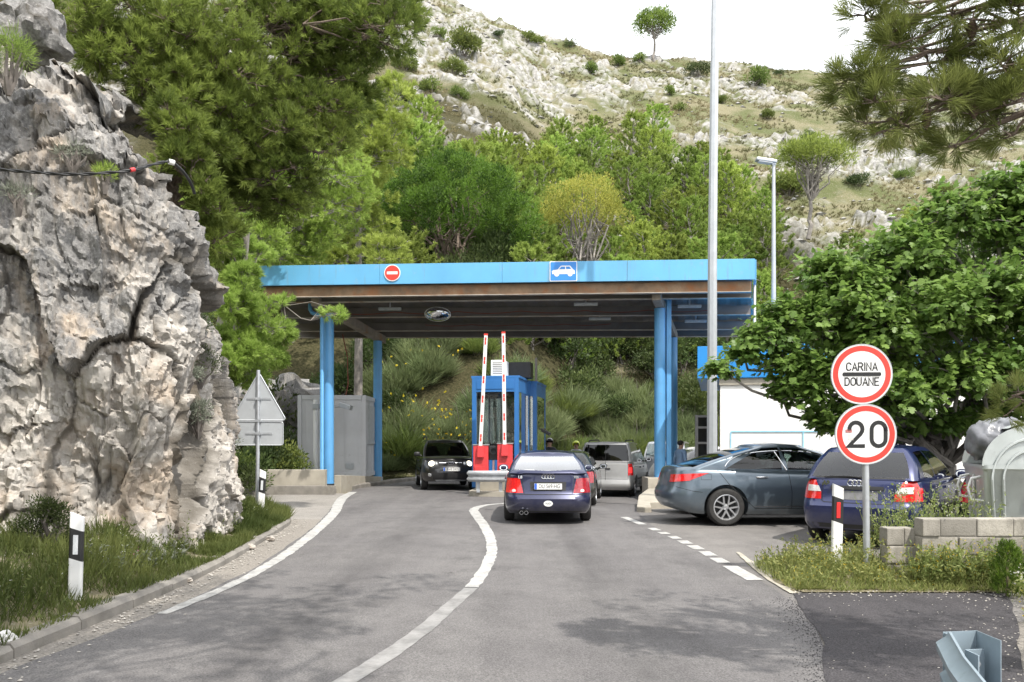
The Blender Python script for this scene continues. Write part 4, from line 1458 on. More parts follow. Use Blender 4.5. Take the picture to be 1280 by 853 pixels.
M_INK = pbr('black sign ink', (0.012, 0.012, 0.012), 0.4, var=0.05)
e = round_sign('customs_plate', (-0.055, -0.01, 1.6 + 82 * 9.2 / F), 0.335, sp)
stroke_text('lettering', 'CARINA', 0.083, 0.013, M_INK, e, I4 @ Matrix.Translation((0.0, 0.085, 0.005)), 0.21)
stroke_text('lettering', 'DOUANE', 0.083, 0.013, M_INK, e, I4 @ Matrix.Translation((0.0, -0.083, 0.005)), 0.21)
mb = MB(); mb.prism(rrect(0.425, 0.042, 0.018), I4 @ Matrix.Translation((0, 0, 0.005)), 0.002, M_INK); mb.build('bar', None, e, fix=False)
e = round_sign('speed_plate', (-0.01, -0.01, 1.6 + 7 * 9.2 / F), 0.335, sp)
stroke_text('number', '20', 0.265, 0.044, M_INK, e, I4 @ Matrix.Translation((0.015, 0.0, 0.005)), 0.36)
mb = MB(); mb.prism(rrect(0.07, 0.035, 0.004), I4 @ Matrix.Translation((-0.19, 0.035, 0.004)), 0.001, pbr('torn red sticker', (0.45, 0.16, 0.15), 0.6, var=0.4, scale=60)); mb.prism(rrect(0.055, 0.075, 0.004), I4 @ Matrix.Translation((-0.165, -0.03, 0.004)), 0.001, pbr('faded sticker', (0.62, 0.6, 0.57), 0.6, var=0.2, scale=60)); mb.build('sticker', None, e, fix=False)

# ---- sign backs left
ts = tag(empty('warning_sign', (-4.83, 15.5, 0.1), R(4)), 'aluminium back of a triangular warning sign over a rectangular plate', 'road sign')
mb = MB(); mb.tube([(0, 0, -0.1), (0.02, 0, 1.2), (0.03, 0, 2.82)], 0.034, 14); mb.build('pole', M_GALV, ts, smooth=40)
B4 = face(0, 0, 0)
tri = []
a_ = 0.5
for cx_, cy_, a0 in ((a_ - 0.05, 0.05, -90), (0, 0.866 * 2 * a_ - 0.02, 30), (-a_ + 0.05, 0.05, 150)):
    tri += arc(cx_, cy_, 0.035, 0.035, a0, a0 + 120, 5)
mb = MB(); mb.prism(tri, B4 @ Matrix.Translation((0.03, 1.86, -0.06)), 0.012, M_ALU)
k_ = len(tri)
rim_ = [B4 @ Vector((0.03 + x_, 1.86 + y_, -0.045)) for x_, y_ in tri]
mb.tube(rim_ + rim_[:1], 0.012, 6, M_ALU, cap=False)
mb.build('triangle_plate', None, ts, fix=False)
mb = MB(); mb.prism(rrect(0.90, 0.44, 0.04), B4 @ Matrix.Translation((0.03, 1.62, -0.06)), 0.012, M_ALU)
rr = [B4 @ Vector((0.03 + x_, 1.62 + y_, -0.045)) for x_, y_ in rrect(0.90, 0.44, 0.04)]
mb.tube(rr + rr[:1], 0.01, 6, M_ALU, cap=False)
mb.build('rectangle_plate', None, ts, fix=False)
mb = MB()
for zz, w_ in ((2.28, 0.45), (1.86, 0.9), (1.62, 0.5)):
    mb.box((0.03, 0.045, zz), (w_, 0.02, 0.035)); mb.box((0.03, 0.0, zz), (0.1, 0.09, 0.045))
mb.build('clamp', M_GALV, ts)


# ---- delineator posts
def delineator(loc, rz, lean, refl, label, blk=M_BLACK, h=1.0):
    t = tag(empty('delineator', loc, rz), label, 'marker post', 'roadside marker posts')
    t.rotation_euler = (0, lean, rz)
    w, dpt = 0.12, 0.06
    pl = rrect(w, dpt, 0.02, 4)
    def seg(z0a, z0b, z1a, z1b, mat, nm, inset=0.0):
        mb = MB()
        n_ = len(pl)
        vs = []
        for za, zb in ((z0a, z0b), (z1a, z1b)):
            for x_, y_ in pl:
                tt = (x_ + w / 2) / w
                vs.append((x_ * (1 + inset), y_ * (1 + inset), za * (1 - tt) + zb * tt))
        mb.add(vs, [tuple(reversed(range(n_))), tuple(range(n_, 2 * n_))] + [(i, (i + 1) % n_, n_ + (i + 1) % n_, n_ + i) for i in range(n_)])
        return mb.build(nm, mat, t, fix=False)
    s_ = -0.04
    seg(-0.1, -0.1, 0.60, 0.60 + s_, M_WPAINT, 'shaft')
    seg(0.60, 0.60 + s_, 0.88, 0.88 + s_, blk, 'black_band', 0.01)
    seg(0.88, 0.88 + s_, h + 0.02, h + 0.02 + s_ * 1.3, M_WPAINT, 'cap')
    mb = MB(); mb.box((0, -dpt / 2 - 0.004, 0.72), (0.042, 0.008, 0.18)); mb.build('reflector', refl, t, bevel=0.002)
    return t


M_REFW = pbr('white reflector', (0.62, 0.64, 0.66), 0.25, var=0.1, scale=90)
M_REFR = pbr('red reflector', (0.75, 0.03, 0.03), 0.25, var=0.1, scale=90)
delineator((-4.06, 7.6, -0.09), R(12), R(1.5), M_REFW, 'white marker post with black band standing in the bank grass by the cliff')
delineator((-4.72, 15.35, 0.03), R(8), R(3), M_REFW, 'white marker post with black band beside the triangular sign pole')
delineator((3.70, 9.35, 0.08), R(-3), R(1.2), M_REFR, 'white marker post with red reflector in the weeds by the round signs')

# ---- block wall, dumpster, guard rail end
def blockwall(name, loc, L, h, label, rz=0.0, th=0.2):
    t = tag(empty(name, loc, rz), label, 'wall', 'concrete block walls by the bin')
    mb = MB()
    rows = int(round(h / 0.2))
    for r_ in range(rows):
        x_ = 0.0 if r_ % 2 else -0.2
        while x_ < L - 0.01:
            a, b = max(0, x_), min(L, x_ + 0.4)
            if b - a > 0.03:
                j = rng.uniform(-0.014, 0.010)
                mb.box(((a + b) / 2, th / 2 + j, r_ * 0.2 + 0.1), (b - a - 0.009, th, 0.191))
            x_ += 0.4
    mb.build('block', M_BLOCK, t, bevel=0.013)
    mb = MB(); mb.box((L / 2, th / 2, rows * 0.1), (L - 0.02, th - 0.025, rows * 0.2 - 0.012)); mb.build('mortar', M_CONC, t)
    return t


m_, n, b, _ = nodes('concrete block')
co = texco(n)
gm = n.nodes.new('ShaderNodeNewGeometry')
c = mix(n, ramp(n, gm.outputs['Random Per Island'], [(0.0, 0), (1.0, 1)]), (0.22, 0.205, 0.18), (0.42, 0.39, 0.34))
c = mix(n, ramp(n, noise(n, co, 3, 6, 0.7), [(0.42, 0), (0.66, 0.85)]), c, (0.15, 0.14, 0.12))
c = mix(n, ramp(n, noise(n, co, 40, 4, 0.7), [(0.5, 0), (0.75, 0.5)]), c, (0.2, 0.18, 0.15))
n.links.new(c, b.inputs['Base Color'])
b.inputs['Roughness'].default_value = 0.95
bump(n, b, noise(n, co, 55, 4, 0.7), 0.6, 0.01)
M_BLOCK = m_
blockwall('block_wall', (4.17, 9.12, 0.02), 0.33, 0.6, 'short lower stub of concrete blocks beside the round sign pole')
blockwall('block_wall', (4.48, 8.95, 0.14), 4.4, 0.6, 'long concrete block wall holding up the grey waste bin')
mb = MB(); hexa(mb, (4.62, 9.16), (9.0, 9.16), (9.0, 11.0), (5.3, 10.6), -0.1, [0.30, 0.30, 0.26, 0.22])
tag(mb.build('terrace_soil', M_SOIL), kind='structure')

db = tag(empty('waste_bin', (6.36, 10.28, 0.29), R(70)), 'grey galvanised wheeled waste bin with a domed lid, behind the block wall', 'waste bin')
db.scale = (1.04, 1.0, 1.16)
M_BIN = pbr('galvanised bin', (0.50, 0.535, 0.525), 0.45, metal=0.4, var=0.10, scale=4, dirt=((0.36, 0.38, 0.375), 5, 0.56))
mb = MB()
vs = []
for z_, k in ((0.14, 0.86), (0.80, 0.965), (0.83, 1.0), (0.87, 1.0)):
    for x_, y_ in rrect(1.36 * k, 1.05 * k, 0.07, 4): vs.append((x_, y_, z_))
n_ = 20
fs = [tuple(reversed(range(n_)))]
for i in range(3):
    for k in range(n_): fs.append((i * n_ + k, i * n_ + (k + 1) % n_, (i + 1) * n_ + (k + 1) % n_, (i + 1) * n_ + k))
mb.add(vs, fs)
mb.build('tub', M_BIN, db, smooth=35)
for sx_ in (-1, 1):                         # the half-round ends and the lid rolled half back
    mb = MB()
    pr = [(-0.525, 0.0)] + arc(0.0, 0.0, 0.525, 0.42, 180, 0, 18)
    mb.prism([(p[0], p[1]) for p in reversed(pr)], Matrix.Translation((sx_ * 0.66, 0, 0.86)) @ Matrix(((0, 0, 1, 0), (1, 0, 0, 0), (0, 1, 0, 0), (0, 0, 0, 1))), 0.018)
    mb.build('end_panel', M_BIN, db, smooth=35)
mb = MB()
G = [[(x_, 0.535 * math.cos(R(a)), 0.865 + 0.432 * math.sin(R(a))) for x_ in np.linspace(-0.655, 0.655, 5)] for a in np.linspace(62, 168, 16)]
mb.grid(G); mb.grid([[(q[0], q[1] * 0.975, 0.865 + (q[2] - 0.865) * 0.975) for q in r_] for r_ in G])
mb.build('lid', M_BIN, db, smooth=40)
mb = MB()
for k_ in (1.0, 0.72):                      # pressed arch ribs on the end towards us
    mb.tube([(-0.672, 0.42 * k_ * math.cos(R(a)), 0.72 + 0.42 * k_ * math.sin(R(a))) for a in np.linspace(0, 180, 25)], 0.016, 6)
    for s_ in (-1, 1): mb.tube([(-0.672, s_ * 0.42 * k_, 0.72), (-0.655, s_ * 0.41 * k_, 0.55), (-0.605, s_ * 0.38 * k_, 0.2)], 0.016, 6)
mb.build('pressed_rib', M_BIN, db, smooth=60)
for x_ in (-0.42, 0.30):
    mb = MB(); mb.tube([(x_, 0.50, 0.74), (x_, 0.60, 0.72), (x_, 0.635, 0.62), (x_, 0.60, 0.50), (x_, 0.47, 0.48)], 0.016, 8); mb.build('handle', M_WPAINT, db, smooth=50)
mb = MB(); mb.box((-0.05, 0.512, 0.60), (0.07, 0.012, 0.3)); mb.build('label_strip', M_WPAINT, db)
mb = MB(); mb.box((-0.674, -0.02, 0.56), (0.01, 0.12, 0.07)); mb.build('pink_mark', pbr('pink spray paint', (0.75, 0.16, 0.42), 0.6, var=0.1), db, bevel=0.003)
for sx_ in (-0.5, 0.5):
    for y_ in (-0.34, 0.34):
        mb = MB(); mb.lathe([(0.0, -.025), (0.08, -.025), (0.085, 0), (0.08, .025), (0, .025)], Matrix.Translation((sx_, y_, 0.085)) @ Matrix.Rotation(R(90), 4, 'Y'), 16); mb.box((sx_, y_, 0.13), (0.07, 0.04, 0.12)); mb.build('caster', M_RUBBER, db, smooth=40)
# bags pushed out under the lid
M_BAG = pbr('grey bin liner', (0.16, 0.165, 0.18), 0.32, var=0.2, scale=9, spec=0.6)


def bag(c, r, seed, label):
    n_, m2 = 48, 24
    T_, P_ = np.meshgrid(np.linspace(0, math.pi, m2 + 1), np.linspace(0, 2 * math.pi, n_, endpoint=False), indexing='ij')
    d = np.stack([np.sin(T_) * np.cos(P_), np.sin(T_) * np.sin(P_), np.cos(T_)], -1).reshape(-1, 3)
    k = 0.85 + 0.28 * fbm(d * 1.5 + seed, 3, seed) + 0.14 * (1 - np.abs(fbm(d * np.array([4, 4, 1.6]) + seed, 3, seed + 1)) * 2)
    idx = np.arange((m2 + 1) * n_).reshape(m2 + 1, n_)
    nx_ = np.roll(idx, -1, 1)
    Fc = np.stack([idx[:-1], idx[1:], nx_[1:], nx_[:-1]], -1).reshape(-1, 4)
    o = mesh_np('rubbish_bag', d * k[:, None] * np.array(r), Fc, M_BAG, smooth=True, loc=c, sharp=60)
    tag(o, label, 'rubbish bag', 'bags in the waste bin')


bag((5.98, 10.24, 1.58), (0.27, 0.30, 0.27), 3, 'grey rubbish bag bulging out at the open end of the waste bin')
bag((6.25, 10.4, 1.66), (0.34, 0.34, 0.24), 8, 'flatter grey rubbish bag lying across the middle of the waste bin')

# guard rail ending in the foreground
gr = tag(empty('guard_rail', (2.12, 3.9, 0)), 'blue grey guard rail end with an upright post in the near corner', 'guard rail')
M_GRAIL = pbr('blue grey rail', (0.30, 0.37, 0.42), 0.42, metal=0.35, var=0.12, scale=5, dirt=((0.22, 0.27, 0.30), 9, 0.58))
mb = MB(); guard_profile(mb, [(0.07, 0.16, 0.50), (-0.10, -0.28, 0.49), (-0.30, -0.9, 0.48), (-0.55, -1.8, 0.47), (-0.8, -3.2, 0.46)], Vector((-0.12, 0, 1)).normalized(), 0.30, 0.004, 0.07); mb.build('rail', M_GRAIL, gr, smooth=35, fix=False)
mb = MB()                                    # sigma post: three walls of folded sheet
hexa(mb, (0.08, 0.28), (0.27, 0.31), (0.27, 0.314), (0.08, 0.284), -0.3, 0.62)
hexa(mb, (0.266, 0.10), (0.27, 0.10), (0.27, 0.3095), (0.266, 0.3095), -0.3, 0.62)
hexa(mb, (0.085, 0.19), (0.09, 0.19), (0.09, 0.2815), (0.085, 0.2815), -0.3, 0.615)
mb.build('post', M_GRAIL, gr)
mb = MB()
hexa(mb, (0.15, 0.20), (0.255, 0.215), (0.255, 0.222), (0.15, 0.207), 0.0, 0.55)
hexa(mb, (0.15, 0.09), (0.157, 0.09), (0.157, 0.1995), (0.15, 0.1995), 0.0, 0.55)
mb.build('spacer', M_GRAIL, gr, bevel=0.002)
mb = MB()
mb.lathe([(0, 0), (0.016, 0), (0.016, 0.012), (0, 0.012)], face(0.205, 0.198, 0.48), 6)
mb.build('bolt', M_GALV, gr)

# ---- cable along the rock face
cb = tag(empty('cable', tuple(P(0, 212, 9.0))), 'black twisted cable slung across the rock face', 'cable')
o_ = P(0, 212, 9.0)
pts = [P(-60, 210, 8.95), P(0, 212, 9.0), P(60, 217, 9.05), P(120, 217, 9.15), P(165, 213, 9.3), P(190, 206, 9.6), P(214, 201, 9.9)]
q = spline([tuple(p) for p in pts], 0.05)
q = q + fbm(q * 4, 2, 3)[:, None] * 0.012
mb = MB()
for ph in (0, math.pi):
    mb.tube([tuple(p - o_ + np.array([0, 0.009 * math.cos(i * 0.9 + ph), 0.010 * math.sin(i * 0.9 + ph)])) for i, p in enumerate(q)], 0.0115, 6)
mb.build('strand', M_BLACK, cb, smooth=60, fix=False)
q = spline([tuple(P(214, 201, 9.9)), tuple(P(228, 214, 10.1)), tuple(P(238, 228, 10.3)), tuple(P(243, 242, 10.45))], 0.05)
mb = MB(); mb.tube([tuple(p - o_) for p in q], 0.020, 8); mb.build('sleeve', M_BLACK, cb, smooth=60)
mb = MB(); mb.tube([tuple(P(211, 202, 9.88) - o_), tuple(P(218, 204, 9.92) - o_)], 0.032, 10); mb.build('clamp', M_WPAINT, cb)
mb = MB(); mb.tube([tuple(P(163, 213, 9.28) - o_), tuple(P(168, 212, 9.32) - o_)], 0.024, 10); mb.build('clamp', M_RED, cb)
# ================================================================ cars
def paintmat(name, col, metal=0.35, rough=0.32):
    m, n, b, _ = nodes(name)
    co = texco(n)
    f = noise(n, co, 3.5, 4)
    c = mix(n, ramp(n, f, [(0.3, 0), (0.7, 1)]), tuple(q * 0.92 for q in col), tuple(min(1, q * 1.08) for q in col))
    # road dust low on the body
    sep = n.nodes.new('ShaderNodeSeparateXYZ')
    n.links.new(co, sep.inputs[0])
    mr = n.nodes.new('ShaderNodeMapRange')
    mr.inputs['From Min'].default_value = 0.15
    mr.inputs['From Max'].default_value = 0.55
    mr.inputs['To Min'].default_value = 0.5
    mr.inputs['To Max'].default_value = 0.03
    n.links.new(sep.outputs[2], mr.inputs[0])
    d = n.nodes.new('ShaderNodeMath')
    d.operation = 'MULTIPLY'
    n.links.new(mr.outputs[0], d.inputs[0])
    n.links.new(ramp(n, noise(n, co, 7, 6, 0.7), [(0.3, 0.2), (0.7, 1.0)]), d.inputs[1])
    c = mix(n, d.outputs[0], c, (0.22, 0.2, 0.17))
    n.links.new(c, b.inputs['Base Color'])
    b.inputs['Metallic'].default_value = metal
    b.inputs['Roughness'].default_value = rough
    b.inputs['Coat Weight'].default_value = 0.8
    b.inputs['Coat Roughness'].default_value = 0.05
    return m


G_CLEAR = glassmat('car glass', (0.66, 0.73, 0.71), 1.4)
G_REAR = glassmat('pale rear glass', (0.55, 0.62, 0.62), 3.6, 0.04)
G_TINT = glassmat('privacy glass', (0.06, 0.065, 0.07), 1.1)
M_INT = pbr('dark car interior', (0.035, 0.035, 0.037), 0.8, var=0.2)
M_TAIL = pbr('tail lamp red', (0.62, 0.012, 0.012), 0.12, var=0.25, scale=30, coat=1.0)
M_TAILC = pbr('clear lamp', (0.62, 0.60, 0.58), 0.12, var=0.2, scale=40, coat=1.0)
M_TAILO = pbr('smoked red lamp', (0.30, 0.02, 0.03), 0.15, var=0.25, scale=25, coat=1.0)
M_PLATE = pbr('number plate white', (0.72, 0.72, 0.70), 0.4, var=0.03)
M_PBLUE = pbr('number plate blue', (0.03, 0.12, 0.55), 0.4, var=0.03)
M_ALLOY = pbr('alloy wheel', (0.62, 0.63, 0.65), 0.3, metal=0.75, var=0.06)
M_STEEL = pbr('dull wheel', (0.20, 0.20, 0.21), 0.5, metal=0.5, var=0.1)
M_TRIM = pbr('black trim', (0.022, 0.022, 0.023), 0.5, var=0.15)
M_HL = pbr('head lamp glass', (0.55, 0.56, 0.57), 0.08, metal=0.6, var=0.3, scale=30, coat=1.0)
m_, n_0, b_0, _ = nodes('lit head lamp')
b_0.inputs['Base Color'].default_value = (1, 0.95, 0.8, 1)
b_0.inputs['Emission Color'].default_value = (1, 0.93, 0.72, 1)
b_0.inputs['Emission Strength'].default_value = 1.1
M_LIT = m_
m_, n_0, b_0, _ = nodes('lit brake lamp')
b_0.inputs['Base Color'].default_value = (0.7, 0.02, 0.02, 1)
b_0.inputs['Emission Color'].default_value = (1, 0.03, 0.03, 1)
b_0.inputs['Emission Strength'].default_value = 0.9
M_BRAKE = m_


def half_outline(bow_r, rx_r, ry_r, bow_f, rx_f, ry_f, ncap=6, ncor=8, nside=26):
    """parameters along half a plan outline: list of (end, dx-from-end, y-fraction) or side fractions"""
    out = []
    for i in range(ncap):
        y = (1 - ry_r) * i / ncap
        out.append(('r', bow_r * y * y, y))
    for i in range(ncor + 1):
        a = math.pi / 2 * i / ncor
        y = (1 - ry_r) + ry_r * math.sin(a)
        out.append(('r', bow_r * y * y + rx_r * (1 - math.cos(a)), y))
    for i in range(1, nside):
        out.append(('s', i / nside, 1.0))
    for i in range(ncor + 1):
        a = math.pi / 2 * (1 - i / ncor)
        y = (1 - ry_f) + ry_f * math.sin(a)
        out.append(('f', bow_f * y * y + rx_f * (1 - math.cos(a)), y))
    for i in range(ncap - 1, -1, -1):
        y = (1 - ry_f) * i / ncap
        out.append(('f', bow_f * y * y, y))
    return out


def sm_interp(x, pts):
    xs = [p[0] for p in pts]
    ys = [p[1] for p in pts]
    # monotone-ish smoothing: average of linear interpolation at nearby samples
    w = (xs[-1] - xs[0]) * 0.018
    return sum(np.interp(np.asarray(x, float) + o * w, xs, ys) for o in (-1.5, -0.75, 0, 0.75, 1.5)) / 5


def car_body(sp):
    """lower body: closed loft of plan outlines, cut by the wheel arches"""
    hl = half_outline(*sp['plan'])
    NU = len(hl)
    fr = [0, 0.06, 0.14, 0.24, 0.34, 0.44, 0.52, 0.58, 0.64, 0.70, 0.76, 0.82, 0.87, 0.915, 0.95, 0.975, 0.992, 1.0]
    NV = len(fr)
    xmid = 0.0
    zb = sp['zb']
    top, rear, front, hw = sp['top'], sp['rear'], sp['front'], sp['hw']
    V = np.zeros((NV, NU, 3))
    for j, f in enumerate(fr):
        inset = 0.0
        if f > 0.9: inset = 0.5 * ((f - 0.9) / 0.1) ** 2 * sp.get('edge', 0.09)
        if f < 0.1: inset = 0.04 * ((0.1 - f) / 0.1)
        for i, (k, a, y) in enumerate(hl):
            x = {'r': -sp['L'] / 2 + a, 'f': sp['L'] / 2 - a}.get(k)
            z = None
            for it in range(3):
                if x is None: x_ = (a - 0.5) * sp['L']
                else: x_ = x
                zt = float(sm_interp(x_, top))
                zbb = zb if not sp.get('keel') else float(sm_interp(x_, sp['keel']))
                z = zbb + (zt - zbb) * f
                xr = float(sm_interp(z, rear)) + inset * 0.5
                xf = float(sm_interp(z, front)) - inset * 0.5
                pr, pf = sp['plan'], None
                if k == 'r': x = xr + a
                elif k == 'f': x = xf - a
                else:
                    a0 = xr + sp['plan'][0] + sp['plan'][1]
                    a1 = xf - sp['plan'][3] - sp['plan'][4]
                    x = a0 + (a1 - a0) * a
            w = float(sm_interp(z, hw)) - inset
            w *= 1 - sp.get('taper', 0.05) * abs(x / (sp['L'] / 2)) ** 3
            V[j, i] = (x, y * w, z)
    # full ring: right half then mirrored left half
    mir = V[:, 1:-1][:, ::-1] * np.array([1, -1, 1])
    ring = np.concatenate([V, mir], 1)
    nr = ring.shape[1]
    verts = ring.reshape(-1, 3).tolist()
    faces = []
    for j in range(NV - 1):
        for i in range(nr):
            faces.append((j * nr + i, (j + 1) * nr + i, (j + 1) * nr + (i + 1) % nr, j * nr + (i + 1) % nr))
    def cap(j, crown, flip):
        M = 8
        rows = []
        for i in range(NU):
            l = j * nr + i
            if i in (0, NU - 1):
                rows.append([l])
                continue
            r = j * nr + nr - i
            row = [l]
            pl, pr_ = np.array(verts[l]), np.array(verts[r])
            for m in range(1, M):
                t = m / M
                p = pl * (1 - t) + pr_ * t
                p[2] += crown * (1 - (2 * t - 1) ** 2) * min(1, pl[1] / 0.5)
                verts.append(p.tolist())
                row.append(len(verts) - 1)
            row.append(r)
            rows.append(row)
        for a, b in zip(rows[:-1], rows[1:]):
            if len(a) == 1:
                for m in range(len(b) - 1): faces.append((a[0], b[m + 1], b[m]) if flip else (a[0], b[m], b[m + 1]))
            elif len(b) == 1:
                for m in range(len(a) - 1): faces.append((a[m], a[m + 1], b[0]) if flip else (a[m + 1], a[m], b[0]))
            else:
                for m in range(len(a) - 1): faces.append((a[m], a[m + 1], b[m + 1], b[m]) if flip else (a[m + 1], a[m], b[m], b[m + 1]))
    cap(NV - 1, sp.get('crown', 0.035), False)
    cap(0, 0.0, True)
    return verts, faces


def cabin(sp):
    """roof, pillars (returned as one shell) and each window's own grid of faces"""
    c = sp['cabin']
    xs_b, xs_r = c['xb'], c['xr']           # (rear, front) at the belt and at the roof edge
    wb, wr = c['wb'], c['wr']               # (rear, front) half widths
    zb = c['zb']                            # [(x, z)] belt line
    zr = c['zr']                            # (rear, mid, front) roof-edge heights
    cols = []                               # (end, belt dx/frac, roof dx/frac, y frac belt, y frac roof)
    rr, rf = c.get('rr', (0.10, 0.14)), c.get('rf', (0.16, 0.14))     # corner radii as (dx, y fraction)
    br, bf = c.get('bow', (0.05, 0.22))
    nc = 4
    for i in range(nc):
        y = (1 - rr[1]) * i / (nc - 0)
        cols.append(('r', br * y * y, y))
    for i in range(4):
        a = math.pi / 2 * i / 3
        y = (1 - rr[1]) + rr[1] * math.sin(a)
        cols.append(('r', br * y * y + rr[0] * (1 - math.cos(a)), y))
    side = c['side']                        # [(belt frac, roof frac, kind of the strip that follows)]
    for s in side:
        cols.append(('s', s[0], s[1]))
    for i in range(4):
        a = math.pi / 2 * (1 - i / 3)
        y = (1 - rf[1]) + rf[1] * math.sin(a)
        cols.append(('f', bf * y * y + rf[0] * (1 - math.cos(a)), y))
    for i in range(nc - 1, -1, -1):
        y = (1 - rf[1]) * i / nc
        cols.append(('f', bf * y * y, y))
    NC = len(cols)
    def kind(i):                            # strip between column i and i+1
        if i < nc: return 'rear'
        if i < nc + 3: return 'pillar'
        k = i - nc - 4
        if k < -0.5: return 'pillar'
        if k < len(side): return side[k][2]
        if i < nc + 4 + len(side) + 3: return 'pillar'
        return 'front'
    tl = c.get('levels', [0.0, 0.07, 0.2, 0.36, 0.52, 0.68, 0.82, 0.92, 1.0])
    NL = len(tl)
    P_ = np.zeros((NL + 1, NC, 3))
    zmid = lambda x: float(np.interp(x, [xs_r[0], xs_r[0] * .55 + xs_r[1] * .45, xs_r[1]], zr))
    for i, col in enumerate(cols):
        def at(xx, ww, dscale):
            if col[0] == 'r': x, y = xx[0] + col[1] * dscale, col[2]
            elif col[0] == 'f': x, y = xx[1] - col[1] * dscale, col[2]
            else: x, y = None, 1.0
            return x, y
        xb, yb = at(xs_b, wb, 1.0)
        xr_, yr = at(xs_r, wr, 0.9)
        if col[0] == 's':
            xb = xs_b[0] + br + rr[0] + (xs_b[1] - bf - rf[0] - xs_b[0] - br - rr[0]) * col[1]
            xr_ = xs_r[0] + (br + rr[0]) * 0.9 + (xs_r[1] - xs_r[0] - (br + rr[0] + bf + rf[0]) * 0.9) * col[2]
        Wb = np.interp(xb, xs_b, wb)
        Wr = np.interp(xr_, xs_r, wr)
        A = np.array([xb, yb * Wb, np.interp(xb, [q[0] for q in zb], [q[1] for q in zb])])
        B = np.array([xr_, yr * Wr, zmid(xr_)])
        out = np.array([{'r': -1, 'f': 1, 's': 0}[col[0]] * (1 - 0.5 * (col[2] if col[0] != 's' else 1)), (col[2] if col[0] != 's' else 1.0), 0.25])
        for j, t in enumerate(tl):
            P_[j, i] = A * (1 - t) + B * t + out * c.get('bulge', 0.035) * math.sin(math.pi * t)
        q = B.copy()
        ctr = np.array([(xs_r[0] + xs_r[1]) / 2, 0, 0])
        q[:2] = ctr[:2] + (q[:2] - ctr[:2]) * np.array([0.955, 0.93])
        q[2] += c.get('edge_rise', 0.028)
        P_[NL, i] = q
    w0, w1 = c.get('win', (1, NL - 2))      # window rows
    verts, shell, wins, dark = [], [], {}, []
    def vid(j, i, s):
        p = P_[j, i] * np.array([1, s, 1])
        verts.append(p.tolist())
        return len(verts) - 1
    idm = {}
    for s in (1, -1):
        for j in range(NL + 1):
            for i in range(NC):
                if s < 0 and abs(P_[j, i, 1]) < 1e-6: idm[(j, i, s)] = idm[(j, i, 1)]
                else: idm[(j, i, s)] = vid(j, i, s)
    for s in (1, -1):
        for i in range(NC - 1):
            k = kind(i)
            for j in range(NL):
                f = (idm[(j, i, s)], idm[(j, i + 1, s)], idm[(j + 1, i + 1, s)], idm[(j + 1, i, s)])
                if s > 0: f = f[::-1]
                if k not in ('pillar', 'dark') and w0 <= j < w1:
                    key = k if k in ('rear', 'front') else k + ('L' if s > 0 else 'R')
                    wins.setdefault(key, []).append(f)
                elif k == 'dark' and w0 <= j < w1: dark.append(f)
                else: shell.append(f)
    # roof skin
    M = 8
    prev = None
    for i in range(NC):
        l, r = idm[(NL, i, 1)], idm[(NL, i, -1)]
        if l == r: row = [l]
        else:
            row = [l]
            a, b = np.array(verts[l]), np.array(verts[r])
            for m in range(1, M):
                t = m / M
                p = a * (1 - t) + b * t
                p[2] += c.get('roof_crown', 0.04) * (1 - (2 * t - 1) ** 2) * min(1, a[1] / 0.4)
                verts.append(p.tolist())
                row.append(len(verts) - 1)
            row.append(r)
        if prev is not None:
            if len(prev) == 1: shell += [(prev[0], row[m], row[m + 1]) for m in range(len(row) - 1)]
            elif len(row) == 1: shell += [(prev[m + 1], prev[m], row[0]) for m in range(len(prev) - 1)]
            else: shell += [(prev[m + 1], prev[m], row[m], row[m + 1]) for m in range(M)]
        prev = row
    return verts, shell, wins, dark


class Caster:
    def __init__(s, verts, faces):
        s.t = BVHTree.FromPolygons([Vector(v) for v in verts], [tuple(f) for f in faces])

    def hit(s, axis, a, b):
        """axis 'rear': a=y b=z; 'front'; 'left'/'right': a=x b=z; 'top': a=x b=y"""
        o, d = {'rear': ((-9, a, b), (1, 0, 0)), 'front': ((9, a, b), (-1, 0, 0)), 'left': ((a, 9, b), (0, -1, 0)),
                'right': ((a, -9, b), (0, 1, 0)), 'top': ((a, b, 9), (0, 0, -1)),
                'rearright': ((-2.2 - 6.0 + a * 0.707, -0.8 - 6.0 - a * 0.707 * -1 * -1, b), (0.707, 0.707, 0)), 'rearleft': ((-2.2 - 6.0 + a * 0.707, 0.8 + 6.0 + a * 0.707, b), (0.707, -0.707, 0))}[axis]
        h, nn, _, _ = s.t.ray_cast(Vector(o), Vector(d))
        if h is None:
            h, nn, _, _ = s.t.find_nearest(Vector(o) + Vector(d) * 7.6)
        if nn.dot(Vector(d)) > 0: nn = -nn
        return h, nn


